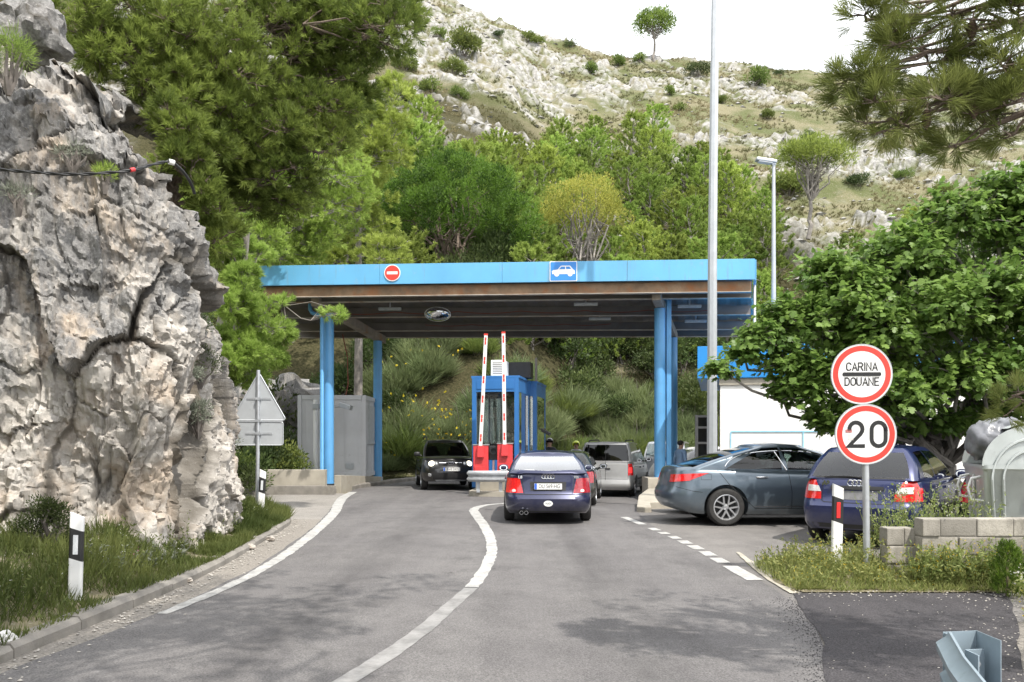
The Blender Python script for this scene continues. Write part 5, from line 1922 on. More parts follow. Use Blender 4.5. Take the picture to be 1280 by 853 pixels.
def patch(mb, cst, axis, quad, off=0.006, nu=8, nv=5, rnd=0.0, skirt=0.02, mat=None, flat=False):
    """a panel that follows the body: quad = 4 (a,b) corners: low-first going round"""
    q = [np.array(p, float) for p in quad]
    G = []
    for i in range(nu + 1):
        row = []
        for j in range(nv + 1):
            u, v = i / nu * 2 - 1, j / nv * 2 - 1
            if rnd:
                u, v = u * math.sqrt(1 - rnd * v * v / 2), v * math.sqrt(1 - rnd * u * u / 2)
            u, v = (u + 1) / 2, (v + 1) / 2
            p = (q[0] * (1 - u) + q[1] * u) * (1 - v) + (q[3] * (1 - u) + q[2] * u) * v
            h, nn = cst.hit(axis, p[0], p[1])
            row.append((h, nn))
        G.append(row)
    g = [[tuple(h + nn * off) for h, nn in r] for r in G]
    mb.grid(g, mat)
    if skirt:
        bd = [(i, 0) for i in range(nu)] + [(nu, j) for j in range(nv)] + [(i, nv) for i in range(nu, 0, -1)] + [(0, j) for j in range(nv, 0, -1)]
        t = [g[i][j] for i, j in bd]
        lo = [tuple(G[i][j][0] - G[i][j][1] * skirt) for i, j in bd]
        n = len(bd)
        mb.add(t + lo, [(k, (k + 1) % n, n + (k + 1) % n, n + k) for k in range(n)], mat)


def seam(mb, cst, axis, pts, w=0.008, off=0.002, mat=None):
    """thin dark joint line over the body"""
    q = []
    for a, b in zip(pts[:-1], pts[1:]):
        n = max(2, int(math.hypot(b[0] - a[0], b[1] - a[1]) / 0.05))
        q += [(a[0] + (b[0] - a[0]) * i / n, a[1] + (b[1] - a[1]) * i / n) for i in range(n)]
    q.append(pts[-1])
    rows = []
    for i, p in enumerate(q):
        a, b = q[max(0, i - 1)], q[min(len(q) - 1, i + 1)]
        t = np.array([b[0] - a[0], b[1] - a[1]])
        t = t / max(1e-9, np.linalg.norm(t))
        nn_ = np.array([-t[1], t[0]]) * w / 2
        r = []
        for s in (-1, 1):
            h, nn = cst.hit(axis, p[0] + nn_[0] * s, p[1] + nn_[1] * s)
            r.append(tuple(h + nn * off))
        rows.append(r)
    mb.grid(rows, mat)


def wheel_mesh(Rw, w, rim_r, spokes, mat_rim, style):
    """tyre and rim, axis along local y, outer face towards -y; returns two MB"""
    ty = MB()
    M0 = Matrix.Rotation(R(90), 4, 'X')           # local z -> -y
    prof = [(rim_r, -w / 2 + 0.015), (rim_r + 0.02, -w / 2), (Rw - 0.035, -w / 2), (Rw - 0.008, -w / 2 + 0.03), (Rw, -w / 4), (Rw, w / 4), (Rw - 0.008, w / 2 - 0.03),
            (Rw - 0.035, w / 2), (rim_r + 0.025, w / 2 + 0.004), (rim_r + 0.005, w / 2 - 0.002), (rim_r, w / 2 - 0.02)]
    ty.lathe(prof, M0, 40)
    ri = MB()
    ri.lathe([(rim_r + 0.004, w / 2 - 0.004), (rim_r - 0.012, w / 2 - 0.002), (rim_r - 0.022, w / 2 - 0.02), (rim_r - 0.03, -w / 2 + 0.02)], M0, 40, mat_rim)
    ri.lathe([(0.0, w / 2 - 0.11), (rim_r - 0.03, w / 2 - 0.10)], M0, 40, M_BLACK)
    ri.lathe([(0.0, w / 2 - 0.012), (0.032, w / 2 - 0.012), (0.05, w / 2 - 0.03), (0.062, w / 2 - 0.06)], M0, 24, mat_rim)
    for k in range(spokes):
        for d in ((-0.055, 0.055) if style == 'double' else (0.0,)):
            a = 2 * math.pi * k / spokes + 0.3
            sw0, sw1 = (0.030, 0.026) if style == 'double' else (0.045, 0.032)
            r0, r1 = 0.04, rim_r - 0.018
            vs = []
            for r_, hw_, zz in ((r0, sw0, w / 2 - 0.022), (r1, sw1, w / 2 - 0.012)):
                off = d * (0.55 + 0.45 * r_ / r1)
                for tt, z2 in ((-hw_ / 2, zz), (hw_ / 2, zz), (hw_ / 2, zz - 0.03), (-hw_ / 2, zz - 0.03)):
                    x_, y_ = r_, tt + off
                    vs.append(M0 @ Vector((x_ * math.cos(a) - y_ * math.sin(a), x_ * math.sin(a) + y_ * math.cos(a), z2)))
            ri.add(vs, [(0, 1, 5, 4), (1, 2, 6, 5), (3, 0, 4, 7), (2, 3, 7, 6), (4, 5, 6, 7)], mat_rim)
    return ty, ri


def number_plate(root, axis, x, y, z, text, w=0.52, h=0.112, tilt=0.0, name='number_plate', dark=False):
    """axis 'rear' or 'front'; a plate with a blue band and lettering"""
    B = Matrix(((0, 0, -1, 0), (-1, 0, 0, 0), (0, 1, 0, 0), (0, 0, 0, 1))) if axis == 'rear' else Matrix(((0, 0, 1, 0), (1, 0, 0, 0), (0, 1, 0, 0), (0, 0, 0, 1)))
    M = Matrix.Translation((x, y, z)) @ B @ Matrix.Rotation(tilt, 4, 'X')
    mb = MB()
    mb.prism(rrect(w + 0.02, h + 0.02, 0.01), M @ Matrix.Translation((0, 0, -0.012)), 0.014, M_TRIM)
    mb.prism(rrect(w, h, 0.008), M @ Matrix.Translation((0, 0, 0.0025)), 0.002, M_PLATE if not dark else M_TRIM)
    p = mb.build(name, None, root, fix=False)
    if dark: return p
    mb = MB(); mb.prism(rrect(0.045, h - 0.004, 0.006), M @ Matrix.Translation((-w / 2 + 0.026, 0, 0.0045)), 0.0015, M_PBLUE); mb.build('blue_band', None, p, fix=False)
    text_mesh('lettering', text, h * 0.92, M_INK, p, M @ Matrix.Translation((0.022, 0.0, 0.005)), 0.0006, 0.78)
    return p


def mirrors(root, sp, mat):
    x, y, z = sp['mirror']
    for s in (-1, 1):
        mb = MB()
        mb.blob((x, s * (y + 0.10), z), (0.075, 0.105, 0.075), mat, 14, 10, p=0.75)
        mb.tube([(x + 0.03, s * (y - 0.05), z - 0.06), (x + 0.01, s * (y + 0.06), z - 0.03)], [0.03, 0.025], 8, M_TRIM)
        mb.lathe([(0, 0), (0.072, 0.0)], Matrix.Translation((x - 0.066, s * (y + 0.10), z)) @ Matrix.Rotation(R(-90), 4, 'Y') @ Matrix.Diagonal((0.85, 1.2, 1, 1)), 18, M_MIRROR)
        mb.build('mirror', None, root, smooth=50, fix=False)


def make_car(sp, loc, phi, label, cat='car', name='parked_car', group=None, ground=0.0):
    """phi: heading, degrees clockwise from straight ahead"""
    root = tag(empty(name, (loc[0], loc[1], ground), math.pi / 2 - R(phi)), label, cat, group)
    paint_ = sp['paint']
    lv, lf = car_body(sp)
    cst = Caster(lv, lf)
    cv, cf, wins, dark = cabin(sp)
    both = Caster(lv + cv, list(lf) + [tuple(i + len(lv) for i in f) for f in cf + dark + [f for w in wins.values() for f in w]])
    # ---- lower body with wheel arches cut out
    me = bpy.data.meshes.new('body')
    me.from_pydata(lv, [], lf)
    bm = bmesh.new(); bm.from_mesh(me)
    bmesh.ops.remove_doubles(bm, verts=bm.verts, dist=1e-5)
    bmesh.ops.recalc_face_normals(bm, faces=bm.faces)
    bm.to_mesh(me); bm.free()
    ob = link(bpy.data.objects.new('body', me))
    cut = MB()
    ar = sp['R'] + sp.get('arch', 0.055)
    for x in sp['axles']:
        for s in (-1, 1):
            w0 = sp['track'] - 0.30
            M = Matrix.Translation((x, s * w0, sp['R'] + 0.01)) @ Matrix.Rotation(R(-90 * s), 4, 'X')
            n = 40
            vs = [M @ Vector((ar * math.cos(2 * math.pi * k / n), ar * math.sin(2 * math.pi * k / n), z)) for z in (0, 0.6) for k in range(n)]
            cut.add(vs, [tuple(reversed(range(n))), tuple(range(n, 2 * n))] + [(k, (k + 1) % n, n + (k + 1) % n, n + k) for k in range(n)])
    co_ = cut.build('cutter', None)
    md = ob.modifiers.new('b', 'BOOLEAN')
    md.operation = 'DIFFERENCE'
    md.solver = 'EXACT'
    md.object = co_
    dg = bpy.context.evaluated_depsgraph_get()
    me2 = bpy.data.meshes.new_from_object(ob.evaluated_get(dg))
    bpy.data.objects.remove(ob)
    bpy.data.objects.remove(co_)
    # ---- join the cabin shell, give materials
    bm = bmesh.new(); bm.from_mesh(me2)
    for f in bm.faces: f.material_index = 0
    cxb = sp['cabin']['xb']
    for f in bm.faces:
        c = f.calc_center_median()
        ins = False
        for x in sp['axles']:
            if (c.x - x) ** 2 + (c.z - sp['R'] - 0.01) ** 2 < (ar + 0.004) ** 2 and abs(c.y) < sp['track'] + 0.3 and f.calc_area() > 0 and abs((c - Vector((x, c.y, sp['R'] + 0.01))).length - ar) < 0.02 and abs(f.normal.y) < 0.3: ins = True
            if (c.x - x) ** 2 + (c.z - sp['R'] - 0.01) ** 2 < ar ** 2 and abs(abs(c.y) - sp['track'] + 0.30) < 0.03: ins = True
        if ins or f.normal.z < -0.8: f.material_index = 1
        zt = float(sm_interp(c.x, sp['top']))
        if c.z > zt - 0.03 and f.normal.z > 0.6 and cxb[0] + 0.16 < c.x < cxb[1] - 0.28 and abs(c.y) < min(sp['cabin']['wb']) - 0.06: f.material_index = 1
        zl = sp.get('black_below')
        if zl and c.z < zl: f.material_index = 2
    vs = [bm.verts.new(v) for v in cv]
    for f in cf:
        try:
            q = bm.faces.new([vs[i] for i in f]); q.material_index = 0
        except ValueError: pass
    for f in dark:
        q = bm.faces.new([vs[i] for i in f]); q.material_index = 2
    bmesh.ops.remove_doubles(bm, verts=vs, dist=1e-5)
    loose = [v for v in bm.verts if not v.link_faces]
    bmesh.ops.delete(bm, geom=loose, context='VERTS')
    bm.to_mesh(me2); bm.free()
    me2.materials.clear()
    for q in (paint_, M_INT, M_TRIM): me2.materials.append(q)
    me2.polygons.foreach_set('use_smooth', np.ones(len(me2.polygons), bool))
    me2.set_sharp_from_angle(angle=R(38))
    me2.name = 'body'
    link(bpy.data.objects.new('body', me2), root)
    # ---- glass
    for k, fs in wins.items():
        mb = MB()
        ids = sorted({i for f in fs for i in f})
        mp = {g: n for n, g in enumerate(ids)}
        mb.add([cv[i] for i in ids], [tuple(mp[i] for i in f) for f in fs])
        g = sp.get('glass', {}).get(k if k in ('rear', 'front') else k[:-1], G_CLEAR)
        mb.build({'rear': 'rear_window', 'front': 'windscreen'}.get(k, 'side_window'), g, root, smooth=60, fix=False)
    # ---- seats showing over the belt line
    zs = sp['cabin']['zb'][0][1] - 0.02
    for (x, y) in sp.get('seats', []):
        mb = MB()
        mb.blob((x, y, zs + 0.03), (0.09, 0.24, 0.20), None, 14, 8, p=0.7)
        mb.blob((x + 0.01, y, zs + 0.27), (0.055, 0.13, 0.10), None, 14, 8, p=0.7)
        mb.build('seat', M_INT, root, smooth=60, fix=False)
    # ---- wheels
    ty, ri = wheel_mesh(sp['R'], sp.get('tw', 0.205), sp.get('rim', sp['R'] * 0.66), sp.get('spokes', 5), sp.get('rimmat', M_ALLOY), sp.get('spoke', 'single'))
    ty_o = ri_o = None
    for x in sp['axles']:
        for s in (-1, 1):
            if ty_o is None:
                wo = ty.build('wheel', M_RUBBER, root, smooth=35)
                rm = ri.build('rim', None, wo, smooth=35, fix=False)
                ty_o, ri_o = wo, rm
            else:
                wo = ty_o.copy(); link(wo, root)
                rm = ri_o.copy(); link(rm, wo)
            wo.location = (x, s * (sp['track'] - 0.108), sp['R'])
            wo.rotation_euler = (0, 0, 0 if s < 0 else math.pi)
    # ---- panels that follow the body
    for nm, mat, axis, quads in sp.get('panels', []):
        mb = MB()
        kw = {}
        for q in quads:
            q2, kw = (q if isinstance(q, tuple) and isinstance(q[1], dict) else (q, {}))
            patch(mb, both if kw.pop('both', False) else cst, axis, q2, **kw)
        mb.build(nm, mat, root, smooth=45, fix=False)
    for nm, mat, axis, lines, w in sp.get('seams', []):
        for ax in (('left', 'right') if axis == 'side' else (axis,)):
            mb = MB()
            for l in lines: seam(mb, both, ax, l, w)
            mb.build(nm, mat, root, fix=False)
    for nm, mat, quads, kw in sp.get('sides', []):
        for ax in ('left', 'right'):
            mb = MB()
            for q in quads: patch(mb, cst, ax, q, **dict(kw))
            mb.build(nm, mat, root, smooth=45, fix=False)
    if 'mirror' in sp: mirrors(root, sp, sp.get('mirmat', paint_))
    if 'plate' in sp:
        for a in sp['plate']: number_plate(root, *a)
    if 'extra' in sp: sp['extra'](root, cst, both)
    return root


def rings(root, x, y, z, r, mat, n_=4):
    """a badge of interlocked rings on the tail"""
    mb = MB()
    for k in range(n_):
        yy = y + (k - (n_ - 1) / 2) * r * 1.45
        mb.tube([(x, yy + r * math.cos(t), z + r * math.sin(t)) for t in np.linspace(0, 2 * math.pi, 21)], 0.008, 5, cap=False)
    mb.build('ring_badge', mat, root, smooth=60, fix=False)


REARB = Matrix(((0, 0, -1, 0), (-1, 0, 0, 0), (0, 1, 0, 0), (0, 0, 0, 1)))


def rear_text(root, x, y, z, s, size, mat, name='badge_lettering', sx_=1.0, bold=0.004):
    return text_mesh(name, s, size, mat, root, Matrix.Translation((x, y, z)) @ REARB, 0.003, sx_, bold)


def sym(q): return [[(-a, b) for a, b in reversed(q)]] + [q]


# ---------------------------------------------------------------- blue saloon
P_BLUE = paintmat('dark blue paint', (0.012, 0.017, 0.062), 0.35)
P_BLUE2 = paintmat('deep blue paint', (0.004, 0.012, 0.078), 0.3)
P_GREY = paintmat('blue grey paint', (0.115, 0.15, 0.185), 0.6)
P_BLACK = paintmat('black paint', (0.005, 0.005, 0.006), 0.0, 0.3)
P_DKGRN = paintmat('dark green black paint', (0.012, 0.018, 0.016), 0.3)
P_VAN = paintmat('light grey paint', (0.38, 0.378, 0.37), 0.3, 0.4)
P_SILV = paintmat('silver paint', (0.46, 0.47, 0.48), 0.6, 0.35)
P_WHITE = paintmat('white paint', (0.72, 0.72, 0.71), 0.0, 0.35)


def saloon_extra(root, cst, both):
    rings(root, cst.hit('rear', 0, 0.905)[0].x - 0.012, 0, 0.905, 0.038, M_CHROME)
    rear_text(root, cst.hit('rear', 0.5, 0.90)[0].x - 0.004, 0.53, 0.895, '1.8', 0.07, M_CHROME)
    rear_text(root, cst.hit('rear', -0.5, 0.90)[0].x - 0.004, -0.53, 0.895, 'TDI', 0.055, M_CHROME)
    mb = MB()
    xx = cst.hit('rear', 0, 0.41)[0].x
    mb.prism(arc(0, 0, 0.085, 0.056, 0, 360, 24)[:-1], Matrix.Translation((xx - 0.004, 0.0, 0.41)) @ REARB, 0.004, M_PLATE)
    st = mb.build('oval_sticker', None, root, fix=False)
    text_mesh('lettering', 'AUDI', 0.05, M_INK, st, Matrix.Translation((xx - 0.009, 0.0, 0.41)) @ REARB, 0.0008, 0.9)
    for y in (0.41, 0.50):
        mb = MB()
        mb.lathe([(0.034, -0.12), (0.036, 0.0), (0.030, 0.0), (0.028, -0.1)], Matrix.Translation((-2.20, y, 0.235)) @ Matrix.Rotation(R(-90), 4, 'Y'), 16)
        mb.build('exhaust_pipe', M_CHROME, root, smooth=40, fix=False)
    mb = MB()
    for s in (-1, 1): mb.tube([(-1.0, s * 0.57, 1.37), (-1.0, s * 0.571, 1.37)], 0.001, 3)
    o = mb.v and None
    mb = MB(); mb.box((-1.62, 0.42, 0.985), (0.16, 0.34, 0.07)); mb.build('tissue_box', M_PLATE, root, bevel=0.02)
    for y in (-0.33, 0.33):
        mb = MB(); mb.blob((-1.28, y, 1.06), (0.06, 0.14, 0.09), None, 14, 8, p=0.7); mb.build('headrest', M_INT, root, smooth=60, fix=False)


A4 = dict(paint=P_BLUE, L=4.48, zb=0.21, R=0.315, track=0.86, axles=(-1.22, 1.40), tw=0.2, taper=0.09, edge=0.10, crown=0.02,
          plan=(0.10, 0.26, 0.30, 0.16, 0.34, 0.36),
          rear=[(0.15, -2.08), (0.24, -2.16), (0.34, -2.22), (0.46, -2.245), (0.54, -2.235), (0.57, -2.17), (0.64, -2.145), (0.78, -2.12), (0.88, -2.11), (0.95, -2.115), (1.0, -2.09)],
          front=[(0.15, 2.10), (0.35, 2.22), (0.5, 2.24), (0.6, 2.20), (0.75, 2.1)],
          top=[(-2.3, 0.965), (-2.1, 0.985), (-1.6, 0.985), (-0.5, 0.955), (0.9, 0.92), (1.3, 0.88), (1.8, 0.80), (2.1, 0.70), (2.3, 0.60)],
          hw=[(0.15, 0.80), (0.3, 0.845), (0.5, 0.868), (0.66, 0.866), (0.8, 0.845), (0.95, 0.81), (1.0, 0.79)],
          keel=[(-2.3, 0.26), (-1.9, 0.20), (1.9, 0.2), (2.3, 0.24)],
          cabin=dict(xb=(-1.78, 1.22), xr=(-1.02, 0.22), wb=(0.76, 0.77), wr=(0.575, 0.575), zb=[(-1.8, 0.965), (-0.5, 0.94), (1.2, 0.90)], zr=(1.285, 1.33, 1.30),
                     bow=(0.10, 0.26), rr=(0.10, 0.13), rf=(0.12, 0.12), roof_crown=0.035,
                     side=[(0.08, -0.02, 'q'), (0.30, 0.06, 'q'), (0.50, 0.44, 'dark'), (0.535, 0.48, 'd'), (0.98, 0.99, 'pillar')]),
          glass={'rear': G_REAR}, seats=[(-0.1, 0.36), (-0.1, -0.36)], mirror=(0.72, 0.84, 0.98), spokes=10,
          plate=[('rear', -2.158, 0.0, 0.725, 'DU 569-HG')],
          panels=[('tail_light', M_TAIL, 'rear', [[(0.47, 0.60), (0.80, 0.60), (0.775, 0.875), (0.535, 0.875)]]),
                  ('tail_light', M_TAILO, 'rear', [[(-0.80, 0.60), (-0.47, 0.60), (-0.535, 0.875), (-0.775, 0.875)]]),
                  ('boot_spoiler', P_BLUE, 'rear', [([(-0.70, 0.945), (0.70, 0.945), (0.66, 0.985), (-0.66, 0.985)], dict(nu=16, off=0.05))]),
                  ('plate_recess', M_TRIM, 'rear', [([(-0.33, 0.64), (0.33, 0.64), (0.34, 0.81), (-0.34, 0.81)], dict(off=0.003, skirt=0.0))]),
                  ('exhaust_cutout', M_DARKGAP, 'rear', [([(0.35, 0.21), (0.56, 0.21), (0.55, 0.30), (0.36, 0.30)], dict(off=0.005, skirt=0, rnd=0.8))]),
                  ('reversing_lamp', M_TAILC, 'rear', [([(0.60, 0.615), (0.68, 0.615), (0.67, 0.67), (0.61, 0.67)], dict(off=0.012, rnd=0.8))]),
                  ('reversing_lamp', M_TAILC, 'rear', [([(-0.68, 0.615), (-0.60, 0.615), (-0.61, 0.67), (-0.67, 0.67)], dict(off=0.012, rnd=0.8))]),
                  ('bumper_lip', M_TRIM, 'rear', [([(-0.70, 0.245), (0.70, 0.245), (0.72, 0.265), (-0.72, 0.265)], dict(nu=14, nv=1, off=0.004))])],
          seams=[('boot_seam', M_DARKGAP, 'rear', [[(-0.60, 0.93), (-0.50, 0.90), (-0.455, 0.60), (-0.44, 0.572), (0.44, 0.572), (0.455, 0.60), (0.50, 0.90), (0.60, 0.93)]], 0.010),
                 ('bumper_seam', M_DARKGAP, 'rear', [[(-0.80, 0.575), (0.80, 0.575)]], 0.012),
                 ('door_seam', M_DARKGAP, 'side', [[(-0.95, 0.93), (-0.85, 0.55), (-0.7, 0.28), (1.0, 0.28), (1.05, 0.9)], [(0.05, 0.93), (0.06, 0.28)]], 0.008)],
          sides=[('rubbing_strip', P_BLUE, [[(-0.8, 0.50), (1.0, 0.50), (1.0, 0.56), (-0.8, 0.56)]], dict(off=0.012)),
                 ('door_handle', P_BLUE, [[(-0.75, 0.79), (-0.55, 0.79), (-0.55, 0.825), (-0.75, 0.825)], [(0.15, 0.78), (0.35, 0.78), (0.35, 0.815), (0.15, 0.815)]], dict(off=0.025, nu=4, nv=2))],
          extra=saloon_extra)
make_car(A4, (0.735, 17.52), 1.5, 'dark blue saloon seen from behind, waiting at the right hand barrier', name='saloon_car')


# ---------------------------------------------------------------- blue hatchback
def hatch_extra(root, cst, both):
    rings(root, cst.hit('rear', 0, 0.90)[0].x - 0.012, 0, 0.895, 0.040, M_CHROME)
    rear_text(root, cst.hit('rear', 0.43, 0.885)[0].x - 0.006, 0.44, 0.885, 'A3', 0.085, M_CHROME, bold=0.006)
    mb = MB()
    pts = [both.hit('rear', y, z)[0] + Vector((-0.025, 0, 0)) for y, z in ((-0.05, 0.975), (0.1, 0.985), (0.32, 0.985), (0.48, 0.975))]
    mb.tube(pts, [0.022, 0.012, 0.009, 0.007], 6); mb.build('wiper', M_TRIM, root, fix=False)


A3 = dict(paint=P_BLUE2, L=3.98, zb=0.2, R=0.31, track=0.85, axles=(-1.25, 1.16), tw=0.2, taper=0.07, edge=0.10, crown=0.02,
          plan=(0.10, 0.26, 0.28, 0.18, 0.34, 0.36),
          rear=[(0.15, -1.95), (0.25, -2.02), (0.40, -2.075), (0.56, -2.085), (0.60, -2.07), (0.615, -2.01), (0.70, -1.985), (0.85, -1.95), (0.95, -1.915), (1.0, -1.90)],
          front=[(0.15, 1.80), (0.35, 1.90), (0.5, 1.92), (0.6, 1.89), (0.75, 1.82)],
          top=[(-2.1, 0.965), (-1.8, 0.965), (-0.5, 0.94), (0.8, 0.92), (1.2, 0.88), (1.7, 0.79), (1.95, 0.70), (2.1, 0.60)],
          hw=[(0.15, 0.80), (0.3, 0.845), (0.5, 0.865), (0.66, 0.868), (0.8, 0.85), (0.95, 0.815), (1.0, 0.79)],
          keel=[(-2.1, 0.27), (-1.7, 0.2), (1.7, 0.2), (2.1, 0.24)],
          cabin=dict(xb=(-1.91, 1.12), xr=(-1.52, 0.12), wb=(0.775, 0.78), wr=(0.575, 0.585), zb=[(-1.95, 0.945), (-0.5, 0.925), (1.2, 0.90)], zr=(1.345, 1.38, 1.345),
                     bow=(0.09, 0.26), rr=(0.10, 0.13), rf=(0.12, 0.12), roof_crown=0.03,
                     side=[(0.03, -0.03, 'pillar'), (0.14, 0.05, 'q'), (0.44, 0.42, 'dark'), (0.47, 0.45, 'd'), (0.985, 0.99, 'pillar')]),
          glass={'rear': glassmat('hatch rear glass', (0.66, 0.72, 0.70), 1.6)}, seats=[(-0.05, 0.36), (-0.05, -0.36)], mirror=(0.6, 0.84, 0.97),
          panels=[('tail_light', M_TAIL, 'rear', [[(0.50, 0.66), (0.82, 0.66), (0.80, 0.80), (0.505, 0.765)], [(0.56, 0.845), (0.80, 0.80), (0.735, 0.93), (0.60, 0.92)], [(0.72, 0.765), (0.815, 0.765), (0.80, 0.84), (0.72, 0.85)]]),
                  ('tail_light', M_TAIL, 'rear', [[(-0.82, 0.66), (-0.50, 0.66), (-0.505, 0.765), (-0.80, 0.80)], [(-0.80, 0.80), (-0.56, 0.845), (-0.60, 0.92), (-0.735, 0.93)], [(-0.815, 0.765), (-0.72, 0.765), (-0.72, 0.85), (-0.80, 0.84)]]),
                  ('reversing_lamp', M_TAILC, 'rear', [([(0.51, 0.765), (0.72, 0.765), (0.72, 0.855), (0.55, 0.845)], dict(off=0.012))]),
                  ('reversing_lamp', M_TAILC, 'rear', [([(-0.72, 0.765), (-0.51, 0.765), (-0.55, 0.845), (-0.72, 0.855)], dict(off=0.012))]),
                  ('tailgate_strip', M_TRIM, 'rear', [([(-0.36, 0.80), (0.36, 0.80), (0.36, 0.85), (-0.36, 0.85)], dict(off=0.025))]),
                  ('plate_bracket', pbr('grey plate bracket', (0.20, 0.20, 0.205), 0.5, var=0.2, scale=14), 'rear', [([(-0.29, 0.665), (0.29, 0.665), (0.29, 0.785), (-0.29, 0.785)], dict(off=0.006))]),
                  ('bumper_lip', M_TRIM, 'rear', [([(-0.70, 0.27), (0.70, 0.27), (0.72, 0.33), (-0.72, 0.33)], dict(nu=14, nv=1, off=0.003))]),
                  ('rear_window_frame', M_TRIM, 'rear', [([(-0.62, 0.955), (0.62, 0.955), (0.62, 0.975), (-0.62, 0.975)], dict(both=True, nu=14, nv=1, off=0.004, skirt=0))])],
          seams=[('tailgate_seam', M_DARKGAP, 'rear', [[(-0.50, 0.93), (-0.485, 0.64), (-0.45, 0.622), (0.45, 0.622), (0.485, 0.64), (0.50, 0.93)]], 0.011),
                 ('door_seam', M_DARKGAP, 'side', [[(-0.50, 0.92), (-0.42, 0.5), (-0.3, 0.28), (0.88, 0.28), (0.95, 0.9)]], 0.008)],
          sides=[('rubbing_strip', M_TRIM, [[(-0.8, 0.50), (0.9, 0.50), (0.9, 0.55), (-0.8, 0.55)]], dict(off=0.012)),
                 ('door_handle', P_BLUE2, [[(-0.35, 0.79), (-0.15, 0.79), (-0.15, 0.825), (-0.35, 0.825)]], dict(off=0.025, nu=4, nv=2))],
          extra=hatch_extra)
h_ = Vector((math.sin(R(38)), math.cos(R(38))))
rc = Vector((5.10, 12.12))
make_car(A3, rc + h_ * 1.99, 38, 'deep blue hatchback parked behind the round signs, its plate bracket empty', name='hatchback_car', ground=0.0).scale = (1.02, 1.03, 1.07)


# ---------------------------------------------------------------- grey saloon side on
def grey_extra(root, cst, both):
    for s in (-1, 1):
        mb = MB()
        ax = 'left' if s > 0 else 'right'
        pts = [(-1.36, 1.05), (-1.28, 1.15), (-1.1, 1.235), (-0.8, 1.30), (-0.3, 1.33), (0.2, 1.30), (0.6, 1.19), (0.95, 1.02)]
        rows = []
        q = spline(pts, 0.05)
        mb.tube([both.hit(ax, a, b)[0] + Vector((0, s * 0.006, 0)) for a, b in q], 0.013, 6)
        mb.tube([both.hit(ax, a, b)[0] + Vector((0, s * 0.006, 0)) for a, b in [(-0.26, 0.985), (-0.36, 1.15), (-0.44, 1.315)]], 0.012, 6)
        mb.build('chrome_trim', M_CHROME, root, smooth=60, fix=False)
        mb = MB()
        for x in (-0.72, 0.38):
            mb.tube([both.hit(ax, x + d, 0.865)[0] + Vector((0, s * e, 0)) for d, e in ((-0.10, 0.0), (-0.08, 0.035), (0.08, 0.035), (0.10, 0.0))], 0.015, 6)
        mb.build('door_handle', M_CHROME, root, smooth=60, fix=False)


P508 = dict(paint=P_GREY, L=4.79, zb=0.21, R=0.335, track=0.90, axles=(-1.36, 1.457), tw=0.225, taper=0.09, edge=0.10, crown=0.03, rim=0.225, spokes=5, spoke='double',
            plan=(0.12, 0.32, 0.34, 0.20, 0.42, 0.42),
            rear=[(0.15, -2.16), (0.26, -2.28), (0.40, -2.375), (0.52, -2.395), (0.60, -2.385), (0.66, -2.335), (0.80, -2.30), (0.93, -2.27), (1.03, -2.25)],
            front=[(0.15, 2.0), (0.4, 2.14), (0.55, 2.145), (0.7, 2.08), (0.8, 1.98)],
            top=[(-2.4, 0.955), (-2.15, 1.03), (-1.7, 1.035), (-0.6, 0.985), (1.0, 0.96), (1.5, 0.90), (2.0, 0.80), (2.3, 0.70), (2.4, 0.62)],
            hw=[(0.15, 0.86), (0.3, 0.90), (0.5, 0.922), (0.68, 0.926), (0.82, 0.905), (0.92, 0.885), (0.98, 0.865), (1.04, 0.84)],
            keel=[(-2.4, 0.34), (-2.1, 0.25), (-1.8, 0.21), (2.0, 0.2), (2.4, 0.24)],
            cabin=dict(xb=(-2.08, 1.55), xr=(-0.82, 0.30), wb=(0.80, 0.84), wr=(0.60, 0.60), zb=[(-2.1, 1.01), (-1.0, 0.97), (1.5, 0.93)], zr=(1.385, 1.425, 1.385),
                       bow=(0.12, 0.30), rr=(0.12, 0.12), rf=(0.12, 0.12), roof_crown=0.025, bulge=0.055,
                       side=[(0.02, -0.06, 'pillar'), (0.15, 0.03, 'q'), (0.30, 0.14, 'q'), (0.505, 0.46, 'dark'), (0.545, 0.50, 'd'), (0.98, 0.99, 'pillar')]),
            glass={'q': G_TINT, 'rear': G_TINT}, seats=[(0.05, 0.38), (0.05, -0.38)], mirror=(0.92, 0.88, 1.0),
            panels=[('tail_light', M_TAIL, 'rearright', [([(-0.28, 0.76), (0.16, 0.80), (0.42, 0.935), (-0.28, 0.90)], dict(off=0.008, nu=14))]), ('tail_light', M_TAIL, 'rearleft', [([(-0.28, 0.76), (0.16, 0.80), (0.42, 0.935), (-0.28, 0.90)], dict(off=0.008, nu=14))]),
                    ('reflector_strip', M_TAIL, 'rear', [([(0.62, 0.40), (0.80, 0.40), (0.80, 0.435), (0.62, 0.435)], dict(nv=1))])],
            seams=[('door_seam', M_DARKGAP, 'side', [[(-1.5, 0.985), (-1.32, 0.75), (-1.0, 0.45), (-0.85, 0.315), (1.15, 0.315), (1.2, 0.55), (1.15, 0.95)], [(-0.25, 0.97), (-0.20, 0.6), (-0.20, 0.315)]], 0.010),
                   ('fuel_flap', M_DARKGAP, 'right', [[(-1.80, 0.82), (-1.80, 0.92), (-1.62, 0.92), (-1.62, 0.82), (-1.80, 0.82)]], 0.006),
                   ('bumper_seam', M_DARKGAP, 'side', [[(-2.25, 0.70), (-1.95, 0.62), (-1.78, 0.60)]], 0.008)],
            sides=[('side_strip', M_CHROME, [[(-0.85, 0.345), (1.1, 0.345), (1.1, 0.36), (-0.85, 0.36)]], dict(off=0.006, nv=1))],
            extra=grey_extra)
